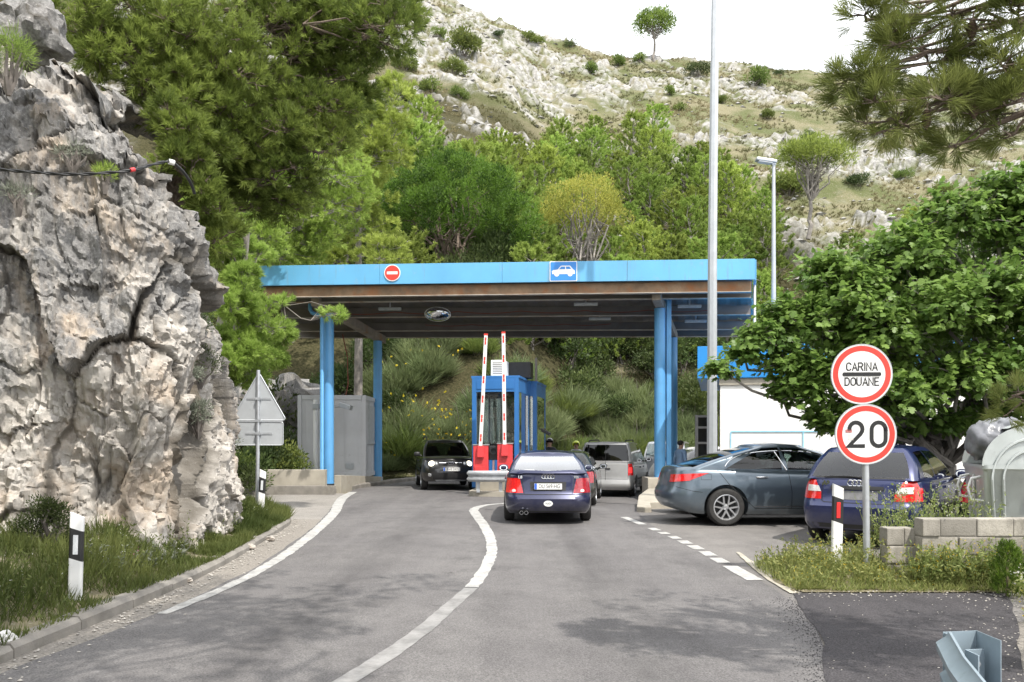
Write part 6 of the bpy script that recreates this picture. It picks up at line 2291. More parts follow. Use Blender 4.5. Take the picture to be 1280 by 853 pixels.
make_car(P508, (5.36, 16.12), 88, 'blue grey saloon parked side on with dark rear windows and twin spoke wheels', name='saloon_car').scale = (1.05, 1.03, 1.05)


# ---------------------------------------------------------------- black off-roader, facing us
def off_extra(root, cst, both):
    for s in (-1, 1):
        mb = MB()
        mb.tube([(-1.45, s * 0.62, 1.62), (-1.35, s * 0.62, 1.685), (0.15, s * 0.62, 1.70), (0.3, s * 0.62, 1.62)], 0.022, 8); mb.build('roof_rail', M_TRIM, root, smooth=60)
    x = cst.hit('front', 0, 0.86)[0].x
    mb = MB(); mb.tube([(x + 0.02, 0.085 * math.cos(t), 0.87 + 0.055 * math.sin(t)) for t in np.linspace(0, 2 * math.pi, 21)], 0.016, 6, cap=False)
    mb.box((x + 0.02, 0, 0.895), (0.03, 0.30, 0.025)); mb.build('grille_badge', M_CHROME, root, smooth=60, fix=False)
    for s in (-1, 1):
        for y, r, m in ((0.60, 0.098, M_LIT), (0.46, 0.07, M_HL)):
            h, nn = cst.hit('front', s * y, 0.86)
            mb = MB(); mb.lathe([(0, 0.03), (r * 0.7, 0.022), (r, 0.0), (r, -0.05)], Matrix.Translation(h) @ nn.to_track_quat('Z', 'Y').to_matrix().to_4x4(), 24, m)
            mb.build('headlight', None, root, smooth=50, fix=False)
        h, nn = cst.hit('front', s * 0.66, 0.50)
        mb = MB(); mb.lathe([(0, 0.012), (0.05, 0.008), (0.06, 0.0)], Matrix.Translation(h) @ nn.to_track_quat('Z', 'Y').to_matrix().to_4x4(), 18, M_HL); mb.build('fog_lamp', None, root, smooth=50, fix=False)
    mb = MB(); mb.box((0.32, -0.33, 1.22), (0.1, 0.1, 0.1)); 
    mb = MB(); mb.tube([(0.98, 0.2, 1.02), (0.78, 0.5, 1.2)], 0.01, 5); mb.build('wiper', M_TRIM, root)


DUS = dict(paint=P_BLACK, L=4.315, zb=0.26, R=0.345, track=0.89, axles=(-1.36, 1.31), tw=0.215, taper=0.05, edge=0.12, crown=0.03, arch=0.06, black_below=0.36,
           plan=(0.08, 0.24, 0.26, 0.16, 0.30, 0.34),
           rear=[(0.2, -2.05), (0.4, -2.14), (0.6, -2.15), (0.75, -2.1), (1.1, -2.05)],
           front=[(0.2, 2.02), (0.36, 2.12), (0.55, 2.155), (0.70, 2.13), (0.85, 2.07), (0.98, 1.98), (1.1, 1.9)],
           top=[(-2.2, 1.06), (-1.0, 1.05), (0.8, 1.06), (1.2, 1.07), (1.6, 1.05), (1.9, 1.00), (2.05, 0.955), (2.2, 0.90)],
           hw=[(0.2, 0.84), (0.4, 0.89), (0.6, 0.911), (0.8, 0.90), (0.95, 0.86), (1.1, 0.79)],
           keel=[(-2.2, 0.36), (-1.8, 0.28), (1.8, 0.28), (2.2, 0.34)],
           cabin=dict(xb=(-2.0, 1.18), xr=(-1.72, 0.36), wb=(0.79, 0.79), wr=(0.62, 0.63), zb=[(-2.1, 1.04), (1.2, 1.03)], zr=(1.555, 1.585, 1.545),
                      bow=(0.06, 0.22), rf=(0.10, 0.10), roof_crown=0.03,
                      side=[(0.04, 0.0, 'pillar'), (0.10, 0.06, 'q'), (0.33, 0.30, 'dark'), (0.36, 0.33, 'd'), (0.62, 0.60, 'dark'), (0.65, 0.64, 'e'), (0.985, 0.99, 'pillar')]),
           glass={'front': glassmat('off roader windscreen', (0.20, 0.23, 0.22), 1.0), 'rear': G_CLEAR}, seats=[(0.0, 0.38), (0.0, -0.38), (-0.9, 0.4), (-0.9, -0.4)], mirror=(0.85, 0.88, 1.14), mirmat=M_TRIM,
           plate=[('front', 2.175, 0.02, 0.68, 'P-HE 2403')],
           panels=[('grille', M_DARKGAP, 'front', [([(-0.38, 0.78), (0.38, 0.78), (0.40, 0.945), (-0.40, 0.945)], dict(off=0.004)), ([(-0.55, 0.36), (0.55, 0.36), (0.60, 0.58), (-0.60, 0.58)], dict(off=0.004))]),
                   ('grille_bar', M_CHROME, 'front', [([(-0.36, 0.865), (0.36, 0.865), (0.36, 0.885), (-0.36, 0.885)], dict(off=0.014, nv=1, nu=12))]),
                   ('skid_plate', M_GALV, 'front', [([(-0.45, 0.30), (0.45, 0.30), (0.48, 0.345), (-0.48, 0.345)], dict(off=0.01, nv=2))]),
                   ('headlight_surround', M_TRIM, 'front', [([(0.38, 0.765), (0.73, 0.78), (0.735, 0.95), (0.40, 0.945)], dict(off=0.004, rnd=0.4))]),
                   ('headlight_surround', M_TRIM, 'front', [([(-0.73, 0.78), (-0.38, 0.765), (-0.40, 0.945), (-0.735, 0.95)], dict(off=0.004, rnd=0.4))])],
           seams=[('bonnet_seam', M_DARKGAP, 'front', [[(-0.62, 0.985), (-0.4, 0.965), (0.4, 0.965), (0.62, 0.985)]], 0.010),
                  ('door_seam', M_DARKGAP, 'side', [[(-0.55, 1.0), (-0.45, 0.4), (0.85, 0.4), (0.95, 1.0)]], 0.008)],
           sides=[('door_handle', M_TRIM, [[(-0.42, 0.88), (-0.22, 0.88), (-0.22, 0.92), (-0.42, 0.92)]], dict(off=0.025, nu=4, nv=2))],
           extra=off_extra)
make_car(DUS, (-2.28, 27.75), 170, 'black off roader facing us with lit headlights in the left lane', name='off_road_car')


# ---------------------------------------------------------------- light grey van
def van_extra(root, cst, both):
    for s in (-1, 1):
        mb = MB(); mb.tube([(-1.9, s * 0.60, 1.79), (-1.8, s * 0.60, 1.855), (-0.2, s * 0.60, 1.875), (-0.1, s * 0.60, 1.80)], 0.02, 8); mb.build('roof_rail', M_TRIM, root, smooth=60)
    mb = MB(); h, nn = both.hit('rear', 0, 1.05); mb.lathe([(0, 0.012), (0.06, 0.010), (0.065, 0)], Matrix.Translation(h) @ nn.to_track_quat('Z', 'Y').to_matrix().to_4x4(), 20); mb.build('tail_badge', M_CHROME, root, smooth=50, fix=False)
    for s in (-1, 1):
        mb = MB(); patch(mb, both, 'rear', [(s * 0.74, 0.72), (s * 0.88, 0.72), (s * 0.86, 1.10), (s * 0.74, 1.10)], off=0.012); mb.build('tail_light', M_TAIL, root, fix=False)
        mb = MB(); patch(mb, both, 'rear', [(s * 0.77, 0.80), (s * 0.85, 0.80), (s * 0.84, 0.98), (s * 0.77, 0.98)], off=0.02, rnd=0.3); mb.build('brake_lamp', M_BRAKE if s < 0 else M_TAIL, root, fix=False)
    mb = MB(); h, nn = both.hit('rear', -0.02, 0.95); mb.box(h + Vector((-0.01, -0.06, -0.02)), (0.02, 0.16, 0.05)); mb.build('door_handle', M_TRIM, root, bevel=0.005)


VAN = dict(paint=P_VAN, L=4.45, zb=0.24, R=0.33, track=0.86, axles=(-1.32, 1.36), tw=0.2, taper=0.02, edge=0.05, crown=0.01, black_below=0.42, rimmat=M_STEEL,
           plan=(0.05, 0.14, 0.14, 0.22, 0.40, 0.42),
           rear=[(0.2, -2.15), (0.35, -2.225), (0.5, -2.225), (0.56, -2.16), (0.9, -2.145), (1.2, -2.13)],
           front=[(0.2, 2.05), (0.5, 2.2), (0.7, 2.18), (0.9, 2.0), (1.2, 1.8)],
           top=[(-2.3, 1.17), (0.9, 1.10), (1.4, 1.05), (1.9, 0.93), (2.2, 0.78), (2.3, 0.7)],
           hw=[(0.2, 0.84), (0.4, 0.88), (0.7, 0.897), (1.0, 0.885), (1.2, 0.86)],
           cabin=dict(xb=(-2.135, 1.55), xr=(-2.04, 0.45), wb=(0.862, 0.84), wr=(0.74, 0.68), zb=[(-2.2, 1.15), (0.9, 1.08), (1.5, 1.02)], zr=(1.765, 1.79, 1.75),
                      bow=(0.04, 0.26), rr=(0.08, 0.11), rf=(0.12, 0.12), roof_crown=0.02, bulge=0.02,
                      side=[(0.0, 0.0, 'pillar'), (0.12, 0.13, 'pillar'), (0.585, 0.70, 'pillar'), (0.61, 0.73, 'd'), (0.98, 0.985, 'pillar')]),
           glass={'rear': G_TINT, 'd': G_TINT, 'front': G_TINT}, mirror=(1.0, 0.90, 1.18), mirmat=M_TRIM,
           seams=[('rear_door_seam', M_DARKGAP, 'rear', [[(0.0, 1.72), (0.0, 0.56)], [(-0.72, 1.70), (-0.74, 0.6), (0.74, 0.6), (0.72, 1.70)]], 0.012),
                  ('door_seam', M_DARKGAP, 'side', [[(0.25, 1.7), (0.25, 0.35), (1.05, 0.35), (1.3, 1.0)], [(-0.6, 1.7), (-0.6, 0.35)]], 0.009)],
           sides=[('slide_rail', M_TRIM, [[(-1.7, 0.98), (-0.7, 0.98), (-0.7, 1.0), (-1.7, 1.0)]], dict(off=0.006, nv=1)),
                  ('rubbing_strip', M_TRIM, [[(-0.95, 0.55), (1.0, 0.55), (1.0, 0.60), (-0.95, 0.60)]], dict(off=0.012, nv=1)),
                  ('door_handle', M_TRIM, [[(0.3, 0.93), (0.48, 0.93), (0.48, 0.97), (0.3, 0.97)], [(-0.5, 0.93), (-0.32, 0.93), (-0.32, 0.97), (-0.5, 0.97)]], dict(off=0.025, nu=4, nv=2))],
           extra=van_extra)
ph = 17
make_car(VAN, (3.86 - 0.86 * math.cos(R(ph)) + 2.22 * math.sin(R(ph)), 26.5 + 0.86 * math.sin(R(ph)) + 2.22 * math.cos(R(ph))), ph,
         'light grey panel van with a dark rear window, right of the booth', cat='van', name='panel_van', ground=-0.28)


# ---------------------------------------------------------------- the other cars
def like(base, **k):
    d = dict(base)
    for q in ('extra', 'plate', 'sides'): d.pop(q, None)
    d.update(k)
    return d


def tails(y0, y1, z0, z1, m=None):
    m = m or M_TAIL
    return [('tail_light', m, 'rear', [[(y0, z0), (y1, z0), (y1, z1), (y0, z1)]]), ('tail_light', m, 'rear', [[(-y1, z0), (-y0, z0), (-y0, z1), (-y1, z1)]])]


HATCH2 = like(A3, paint=P_DKGRN, panels=tails(0.55, 0.80, 0.62, 0.90, M_TAILO) , plate=[('rear', -2.10, 0.0, 0.5, 'DU 218-KL')])
make_car(HATCH2, (1.58, 22.9), 9, 'dark hatchback mostly hidden ahead of the dark blue saloon', name='hatchback_car', ground=-0.12)


def mpv_extra(root, cst, both):
    h, nn = both.hit('rear', 0, 1.52)
    mb = MB(); mb.box(h + Vector((-0.03, 0, 0.03)), (0.18, 1.0, 0.05)); mb.build('roof_spoiler', P_DKGRN, root, bevel=0.015)
    mb = MB(); mb.box(h + Vector((-0.125, 0, 0.03)), (0.02, 0.36, 0.035)); mb.build('brake_lamp', M_TAIL, root, bevel=0.004)


MPV = like(DUS, paint=P_DKGRN, panels=tails(0.66, 0.86, 0.66, 1.02), seams=[('tailgate_seam', M_DARKGAP, 'rear', [[(-0.6, 1.0), (-0.58, 0.6), (0.58, 0.6), (0.6, 1.0)]], 0.01)],
           glass={'rear': glassmat('green rear glass', (0.35, 0.50, 0.44), 2.0)}, extra=mpv_extra, black_below=0.5, L=4.2)
MPV['cabin'] = dict(DUS['cabin'], xr=(-1.50, 0.36))
hh = Vector((math.sin(R(38)), math.cos(R(38))))
p0 = Vector((7.2, 11.48)) + hh * 2.1
make_car(MPV, p0, 38, 'dark green family car squeezed between the blue hatchback and the waste bin', name='family_car', ground=0.02)
SIL = like(A3, paint=P_SILV, panels=[('headlight', M_HL, 'front', [[(0.45, 0.58), (0.80, 0.60), (0.78, 0.74), (0.45, 0.70)]]), ('headlight', M_HL, 'front', [[(-0.80, 0.60), (-0.45, 0.58), (-0.45, 0.70), (-0.78, 0.74)]]),
                                      ('grille', M_DARKGAP, 'front', [[(-0.35, 0.5), (0.35, 0.5), (0.35, 0.62), (-0.35, 0.62)], [(-0.6, 0.27), (0.6, 0.27), (0.6, 0.38), (-0.6, 0.38)]])], seams=[])
make_car(SIL, (5.30, 18.35), 266, 'silver car mostly hidden behind the blue grey saloon, only its nose showing', name='silver_car', ground=-0.02)
MV2 = like(VAN, paint=P_SILV, glass={'rear': G_CLEAR, 'd': G_CLEAR, 'q': G_CLEAR}, black_below=0.3)
MV2['cabin'] = dict(VAN['cabin'], xr=(-1.75, 0.45), side=[(0.0, 0.0, 'pillar'), (0.05, 0.05, 'q'), (0.28, 0.33, 'pillar'), (0.30, 0.36, 'q'), (0.58, 0.68, 'pillar'), (0.61, 0.72, 'd'), (0.98, 0.985, 'pillar')])
make_car(MV2, (6.9, 35.3), 20, 'grey people carrier just ahead of the light grey panel van', name='people_carrier', ground=-0.28)
WH = like(DUS, paint=P_WHITE, panels=[], seams=[], glass={'front': G_CLEAR, 'd': G_CLEAR, 'e': G_CLEAR, 'q': G_CLEAR}, black_below=0.3)
make_car(WH, (7.25, 31.6), 235, 'white car between the right canopy column and the customs building', name='white_car', ground=-0.28)
make_car(like(A3, paint=P_SILV, panels=tails(0.55, 0.8, 0.62, 0.9), seams=[]), (0.9, 36.8), 262, 'silver hatchback far behind the booth, beside the black helmeted person', name='silver_car', ground=-0.28)
make_car(like(A4, paint=P_SILV, panels=tails(0.5, 0.8, 0.6, 0.87), seams=[]), (3.9, 39.4), 250, 'silver saloon far behind the yellow helmeted person', name='silver_car', ground=-0.28)
# ================================================================ vegetation
L_PINE = leafmat('young pine needles', (0.165, 0.24, 0.040), (0.40, 0.505, 0.125), 0.18, 0.53)
L_PINED = leafmat('old pine needles', (0.095, 0.145, 0.028), (0.32, 0.41, 0.095), 0.12, 0.52)
L_PINEN = leafmat('near pine needles', (0.10, 0.145, 0.032), (0.30, 0.355, 0.105), 0.1, 0.5)
L_STONE = leafmat('stone pine needles', (0.030, 0.066, 0.008), (0.155, 0.26, 0.032), 0.06, 0.42)
L_YEL = leafmat('yellowing pine needles', (0.21, 0.23, 0.04), (0.47, 0.44, 0.10), 0.05, 0.48)
L_FIG = leafmat('fig leaves', (0.085, 0.175, 0.038), (0.235, 0.37, 0.09), 0.05, 0.5, 0.40)
L_BROOM = leafmat('broom stems', (0.115, 0.155, 0.066), (0.27, 0.33, 0.155), 0.22, 0.42)
L_BUSH = leafmat('bush leaves', (0.075, 0.12, 0.028), (0.22, 0.27, 0.07), 0.25, 0.42)
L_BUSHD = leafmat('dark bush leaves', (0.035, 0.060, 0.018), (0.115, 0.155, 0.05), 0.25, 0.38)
L_GRASS = leafmat('bank grass', (0.055, 0.085, 0.02), (0.17, 0.20, 0.06), 0.0, 0.4)
L_DRYG = leafmat('verge weeds', (0.125, 0.185, 0.045), (0.37, 0.385, 0.145), 0.0, 0.45)
L_SCRUB = leafmat('hill scrub', (0.09, 0.10, 0.035), (0.24, 0.215, 0.11), 0.0, 0.3)
L_GREY = leafmat('silver grey leaves', (0.13, 0.15, 0.11), (0.30, 0.32, 0.25), 0.1, 0.3)
L_FLY = leafmat('yellow petals', (0.45, 0.33, 0.02), (0.65, 0.52, 0.04), 0.0, 0.3)
L_FLW = leafmat('white petals', (0.55, 0.54, 0.48), (0.75, 0.74, 0.7), 0.0, 0.3)
L_FLP = leafmat('pink petals', (0.5, 0.12, 0.35), (0.65, 0.25, 0.5), 0.0, 0.3)
M_BARK = pbr('pine bark', (0.15, 0.115, 0.09), 0.95, var=0.35, scale=6, bmp=0.8, bscale=20)
M_BARKG = pbr('grey bark', (0.22, 0.20, 0.18), 0.95, var=0.3, scale=5, bmp=0.7, bscale=18)
M_TWIG = pbr('grey twigs', (0.16, 0.14, 0.125), 0.95, var=0.3, scale=9)


_gx, _gy = np.arange(-60, 100, 0.5), np.arange(0, 136, 0.5)
_GX, _GY = np.meshgrid(_gx, _gy, indexing='ij')
_GZ = terrain(_GX.ravel(), _GY.ravel())[0].reshape(_GX.shape)


def ground_z(x, y):
    """height of the hillside, read from a half-metre table"""
    i, j = min(max((x + 60) / 0.5, 0), len(_gx) - 2), min(max(y / 0.5, 0), len(_gy) - 2)
    a, b = int(i), int(j)
    u, v = i - a, j - b
    return float((_GZ[a, b] * (1 - u) + _GZ[a + 1, b] * u) * (1 - v) + (_GZ[a, b + 1] * (1 - u) + _GZ[a + 1, b + 1] * u) * v)


def in_ellipsoid(n, c, r, shell=0.0):
    d = rdir(n)
    rad = (shell ** 3 + (1 - shell ** 3) * rng.uniform(0, 1, n)) ** (1 / 3)
    return np.array(c) + d * rad[:, None] * np.array(r), d


# ---------------------------------------------------------------- pines on the hillside (prototypes, then copies)
def hill_pine(name, H, Rr, nplume, nb, mat, bark, label, group, lowcut=0.05, blade=0.21, bw=0.052, style='plume'):
    root = tag(empty(name, (0, 0, -500)), label, 'tree', group)
    h = rng.uniform(lowcut, 1.0, nplume) ** 0.85
    if style == 'plume':
        rad = Rr * np.sqrt(np.clip(1 - h ** 2.3, 0.0, 1)) * rng.uniform(0.35, 1.0, nplume) * (0.75 + 0.25 * np.clip(h / 0.3, 0, 1))
    else:
        rad = Rr * np.sqrt(np.clip(1 - ((h - 0.6) / 0.42) ** 2, 0.02, 1)) * rng.uniform(0.3, 1.0, nplume)
    a = rng.uniform(0, 2 * math.pi, nplume)
    lump = 0.78 + 0.35 * np.sin(a * 3 + h * 9 + rng.uniform(0, 6)) * 0.6
    rad = rad * lump
    pos = np.stack([np.cos(a) * rad, np.sin(a) * rad, h * H * 0.92], 1)
    out = np.stack([np.cos(a), np.sin(a), 0 * a], 1)
    ax = unit(out * rng.uniform(0.35, 1.2, nplume)[:, None] + np.array([0, 0, 1.0]) * rng.uniform(0.5, 1.1, nplume)[:, None])
    L = Leaves()
    tint = np.clip(rng.normal(0.5, 0.22, nplume), 0, 1)
    tufts(L, pos, ax, nb, blade, bw, 0.95, tint, along=rng.uniform(0.25, 0.6, nplume) * (H / 5.5) ** 0.5, tj=0.22)
    mb = MB()
    mb.tube(limb_path((0, 0, -0.6), (rng.normal() * 0.15, rng.normal() * 0.15, H * 0.85), 0, 0.25, 5), [0.11, 0.10, 0.085, 0.07, 0.045, 0.02], 6)
    for k in rng.choice(nplume, min(26, nplume), replace=False):
        z0 = max(0.2, pos[k, 2] - rad[k] * 0.7)
        mb.tube([(0, 0, z0), tuple(pos[k] * np.array([0.5, 0.5, 1]) + np.array([0, 0, (z0 - pos[k, 2]) * 0.45])), tuple(pos[k])], [0.035, 0.022, 0.01], 4)
    mb.build('trunk', bark, root, fix=False)
    L.build('crown', mat, root)
    return root


GR = 'pines in the wood on the hillside'
PROTO = []
for k in range(7):
    PROTO.append(hill_pine('pine_tree', rng.uniform(4.6, 5.9), rng.uniform(2.0, 2.8), 230, 58, L_PINE, M_BARKG, 'light green young pine among its like in the hillside wood', GR))
for k in range(3):
    PROTO.append(hill_pine('pine_tree', rng.uniform(4.0, 5.0), rng.uniform(2.0, 2.7), 200, 58, L_PINED, M_BARKG, 'darker green pine among the paler ones in the hillside wood', GR))


def place_copy(proto, x, y, s, dz=-0.15, used=set(), rz=None, tilt=0.0, zs=1.0):
    o = proto if proto.name not in used else copy_tree(proto)
    used.add(proto.name)
    o.location = (x, y, ground_z(x, y) + dz)
    o.rotation_euler = (tilt * rng.normal(), tilt * rng.normal(), rng.uniform(0, 6.28) if rz is None else rz)
    o.scale = (s, s, s * zs)
    return o


def upper_limit(px):
    """how far up the slope the wood reaches, as a photo row, for a photo column"""
    return np.interp(px, [200, 330, 440, 520, 560, 640, 760, 860, 905, 940, 985, 1010, 1080, 1180, 1400], [60, 70, 120, 150, 176, 172, 152, 160, 195, 235, 265, 290, 300, 330, 340])


spots = []
tries = 0
while tries < 9000 and len(spots) < 235:
    tries += 1
    px = rng.uniform(215, 1230)
    Y = rng.uniform(40, 98)
    x = (px - 640) * Y / F
    z = ground_z(x, Y)
    row = 550 - (z + 0.5 - CAMH) * F / Y
    y0 = 34.3 + 8.5 * float(sstep(-2, 5, x))
    if row < upper_limit(px) + 38 or Y < y0 + 4.5: continue
    if math.hypot(x + 3.0, Y - 47) < 4.6 or math.hypot(x - 4.4, Y - 52) < 2.6 or (abs(px - 1012) < 48 and Y > 44): continue
    dmin = 2.0 + (Y - 40) * 0.010
    if any((x - a) ** 2 + (Y - b) ** 2 < dmin ** 2 for a, b in spots): continue
    spots.append((x, Y))
for i, (x, y) in enumerate(spots):
    dark = vnoise(np.array([[x * 0.12, y * 0.12, 3.0]]), 4)[0] > 0.18
    pr = PROTO[7 + int(rng.integers(3))] if (dark and rng.uniform() < 0.8) or rng.uniform() < 0.25 else PROTO[int(rng.integers(7))]
    place_copy(pr, x, y, rng.uniform(0.62, 1.12), tilt=0.05)
for p in PROTO:
    if p.location.z < -400: place_copy(p, rng.uniform(-10, 10), rng.uniform(58, 74), 0.9)


# ---------------------------------------------------------------- the round stone pine, the yellowing tree, umbrella pine, ridge pine
def clump_crown(L, centers, r, nb, ln, wd, up=0.9, tint=None, out_c=None):
    n = len(centers)
    p, d = in_ellipsoid(n * nb, (0, 0, 0), (1, 1, 1), 0.55)
    rr = np.repeat(np.broadcast_to(r, n), nb)[:, None]
    base = np.repeat(centers, nb, 0) + d * rr * rng.uniform(0.55, 0.95, (n * nb, 1))
    ax = unit(d + np.array([0, 0, up]))
    t = np.repeat(np.broadcast_to(0.5 if tint is None else tint, n), nb)
    L.blades(base, unit(ax + rdir(n * nb) * 0.35), ln * rng.uniform(0.7, 1.2, n * nb), wd, np.clip(t + rng.uniform(-0.3, 0.3, n * nb), 0, 1))


def dome_tree(name, base, top_c, r, nc, cr, nb, ln, wd, mat, bark, label, trunk_r, fork=0.3, under=-0.25, lean=(0, 0), group=None, nl=16):
    """trunk + limbs carrying a dome of tufted clumps. top_c: centre of the dome relative to the base"""
    base = np.array(base, float)
    root = tag(empty(name, tuple(base)), label, 'tree', group)
    c = np.array(top_c, float)
    d = rdir(nc * 12)
    d = d[d[:, 2] > under]
    sel = [0]
    for q in range(1, len(d)):            # keep the clumps apart, so that each one reads
        if np.min(np.linalg.norm(d[sel] - d[q], axis=1)) > 1.9 / math.sqrt(nc) * rng.uniform(0.5, 1.0): sel.append(q)
        if len(sel) >= nc: break
    d = d[sel]
    rad = np.where(rng.uniform(0, 1, len(d)) < 0.75, rng.uniform(0.86, 1.0, len(d)), rng.uniform(0.5, 0.85, len(d)))
    lump = 0.86 + 0.26 * vnoise(d * 2.3 + 7, 5)
    cen = c + d * (rad * lump)[:, None] * np.array(r)
    L = Leaves()
    clump_crown(L, cen, cr * rng.uniform(0.75, 1.2, len(d)), nb, ln, wd, tint=np.clip(rng.normal(0.5, 0.28, len(d)), 0, 1))
    fk = np.array([c[0] * fork, c[1] * fork, c[2] * fork + lean[0]])
    mb = MB()
    pts = limb_path((0, 0, -0.5), fk, 0, 0.3, 4)
    mb.tube(pts, np.linspace(trunk_r, trunk_r * 0.75, 5), 8)
    for k in rng.choice(len(d), min(nl, len(d)), replace=False):
        e = c + (cen[k] - c) * 0.85
        mb.tube(limb_path(fk, e, 0.05, 0.5, 5), np.linspace(trunk_r * 0.5, 0.02, 6), 5)
        for j in range(3):
            m_ = fk + (e - fk) * rng.uniform(0.4, 0.8)
            mb.tube(limb_path(m_, m_ + rdir(1)[0] * np.array(r) * 0.3, 0, 0.4, 3), np.linspace(trunk_r * 0.18, 0.008, 4), 4)
    mb.build('trunk', bark, root, fix=False)
    L.build('crown', mat, root)
    return root


x, y = -3.4, 46.5
dome_tree('stone_pine', (x, y, ground_z(x, y) - 0.2), (0.1, 0, P(0, 268, y)[2] - ground_z(x, y)), (5.2, 4.2, 4.0), 400, 0.44, 150, 0.15, 0.055, L_STONE, M_BARK,
          'large round deep green stone pine just above the canopy roof', 0.24, 0.25, -0.45)
x, y = 4.4, 52.0
dome_tree('yellowing_pine', (x, y, ground_z(x, y) - 0.2), (0.3, 0, P(0, 262, y)[2] - ground_z(x, y)), (3.0, 2.4, 2.5), 95, 0.55, 110, 0.18, 0.05, L_YEL, M_BARKG,
          'yellow brown pine with bare grey limbs right of the round stone pine', 0.2, 0.2, -0.3, nl=24)
x, y = (1010 - 640) * 58 / F, 58.0
dome_tree('umbrella_pine', (x, y, P(1006, 285, y)[2] - 0.3), (0.4, 0, 5.2), (2.9, 2.4, 1.35), 130, 0.5, 80, 0.24, 0.055, L_PINED, M_BARKG,
          'flat topped pine with a bare forked trunk on the rocky slope at right', 0.17, 0.42, -0.15, nl=26)
x, y = (818 - 640) * 125 / F, 125.0
dome_tree('ridge_pine', (x, y, P(818, 70, y)[2] - 0.6), (0.0, 0, 5.6), (3.1, 2.6, 2.1), 95, 0.75, 75, 0.4, 0.10, L_PINED, M_BARKG,
          'lone pine standing on the skyline of the ridge', 0.22, 0.55, -0.55, nl=14)


# ---------------------------------------------------------------- leafy bushes
def bush(name, r, nl_, leaf, wd, mat, label, cat='bush', group=None, flat=0.9, clumps=14, stems=True, nbl=None):
    root = tag(empty(name, (0, 0, -500)), label, cat, group)
    d = rdir(clumps * 2)
    d = d[d[:, 2] > -0.3][:clumps]
    cen = d * np.array(r) * rng.uniform(0.45, 0.8, (len(d), 1)) + np.array([0, 0, r[2] * 0.75])
    n = nl_
    k = rng.integers(0, len(cen), n)
    dd = rdir(n)
    base = cen[k] + dd * np.array(r) * rng.uniform(0.15, 0.42, (n, 1))
    base[:, 2] = np.maximum(base[:, 2], 0.02)
    ti = np.clip(rng.normal(0.5, 0.22, len(cen))[k] + rng.uniform(-0.25, 0.25, n), 0, 1)
    L = Leaves()
    L.blades(base, unit(dd + np.array([0, 0, 0.6]) + rdir(n) * 0.6), leaf * rng.uniform(0.6, 1.2, n), wd, ti)
    mb = MB()
    for c in cen[:10]:
        mb.tube(limb_path((0, 0, -0.15), c, 0.05, 0.4, 3), [0.03, 0.022, 0.015, 0.006], 4)
    mb.build('stem', M_TWIG, root, fix=False)
    L.build('foliage', mat, root)
    return root


HB = [bush('hill_bush', (1.15, 1.1, 0.85), 1500, 0.22, 0.09, L_BUSH, 'rounded green bush on the rocky upper slope', group='bushes on the upper slope') for _ in range(3)]
HB2 = [bush('hill_bush', (1.4, 1.2, 0.7), 1300, 0.22, 0.07, L_BUSHD, 'dark low bush on the rocky upper slope', group='bushes on the upper slope') for _ in range(2)]


def at_row(px, row):
    """the point of the hillside seen at a photo pixel"""
    for Y in np.arange(40, 135, 0.5):
        x = (px - 640) * Y / F
        z = ground_z(x, Y)
        if 550 - (z - CAMH) * F / Y <= row: return x, Y
    return (px - 640) * 126 / F, 126.0


for px, row, s, dk in [(580, 72, 2.2, 0), (566, 92, 1.3, 0), (548, 48, 1.0, 0), (872, 98, 1.7, 1), (942, 108, 2.0, 0), (985, 245, 1.9, 0), (1000, 240, 1.5, 0), (625, 48, 1.0, 1), (660, 52, 1.2, 0), (672, 56, 1.1, 0), (715, 62, 1.0, 1),
                       (735, 92, 1.1, 0), (770, 84, 1.1, 0), (800, 82, 1.0, 0), (835, 120, 0.9, 0), (905, 130, 0.9, 0), (975, 95, 0.9, 1),
                       (1040, 130, 0.9, 0), (1150, 195, 1.1, 0), (1100, 170, 0.9, 0), (1075, 235, 1.0, 1), (1175, 245, 1.0, 0), (505, 90, 1.3, 0), (520, 40, 1.0, 1), (960, 150, 0.8, 0), (1010, 175, 0.8, 0), (1130, 225, 0.9, 0), (1215, 180, 1.0, 0),
                       (500, 130, 1.4, 0), (540, 118, 1.3, 0), (850, 140, 1.0, 0)]:
    x, y = at_row(px, row)
    place_copy((HB2 if dk else HB)[int(rng.integers(2))], x, y, s * rng.uniform(0.85, 1.1), -0.15)
for p in HB + HB2:
    if p.location.z < -400: place_copy(p, *at_row(rng.uniform(560, 900), 125), 0.9)

# low scrub and tufts over the whole hillside: nobody could count it
n = 30000
px = rng.uniform(330, 1400, n)
Y = 42 + (128 - 42) * rng.uniform(0, 1, n) ** 0.7
x = (px - 640) * Y / F
z, col = terrain(x, Y)
k = (col < 0.45) & (hillmask(x, Y) > 0.3)
clus = vnoise(np.stack([x * 0.35, Y * 0.35, 0 * x], 1), 12) > -0.25
k &= clus
x, Y, z = x[k], Y[k], z[k]
pos = np.stack([x, Y, z - 0.03], 1)
L = Leaves()
gk = vnoise(np.stack([x * 0.11, Y * 0.15, 0 * x], 1), 15)
tufts(L, pos, np.tile([0, 0, 1.0], (len(pos), 1)), 9, 0.34 * rng.uniform(0.6, 1.5, len(pos)), 0.06, 0.9, np.clip(0.5 - gk * 0.8, 0, 1), 0.05, 0.2)
tag(L.build('hillside_scrub', L_SCRUB), kind='stuff')
n = 1600
px = rng.uniform(380, 1350, n)
Y = rng.uniform(55, 128, n)
x = (px - 640) * Y / F
z, col = terrain(x, Y)
V, Fc, T1, T2 = [], [], [], []
d0 = np.array([(0, 0, 1), (0.9, 0, 0.2), (0.28, 0.85, 0.1), (-0.72, 0.53, 0.25), (-0.72, -0.53, 0.1), (0.28, -0.85, 0.22), (0, 0, -0.5)])
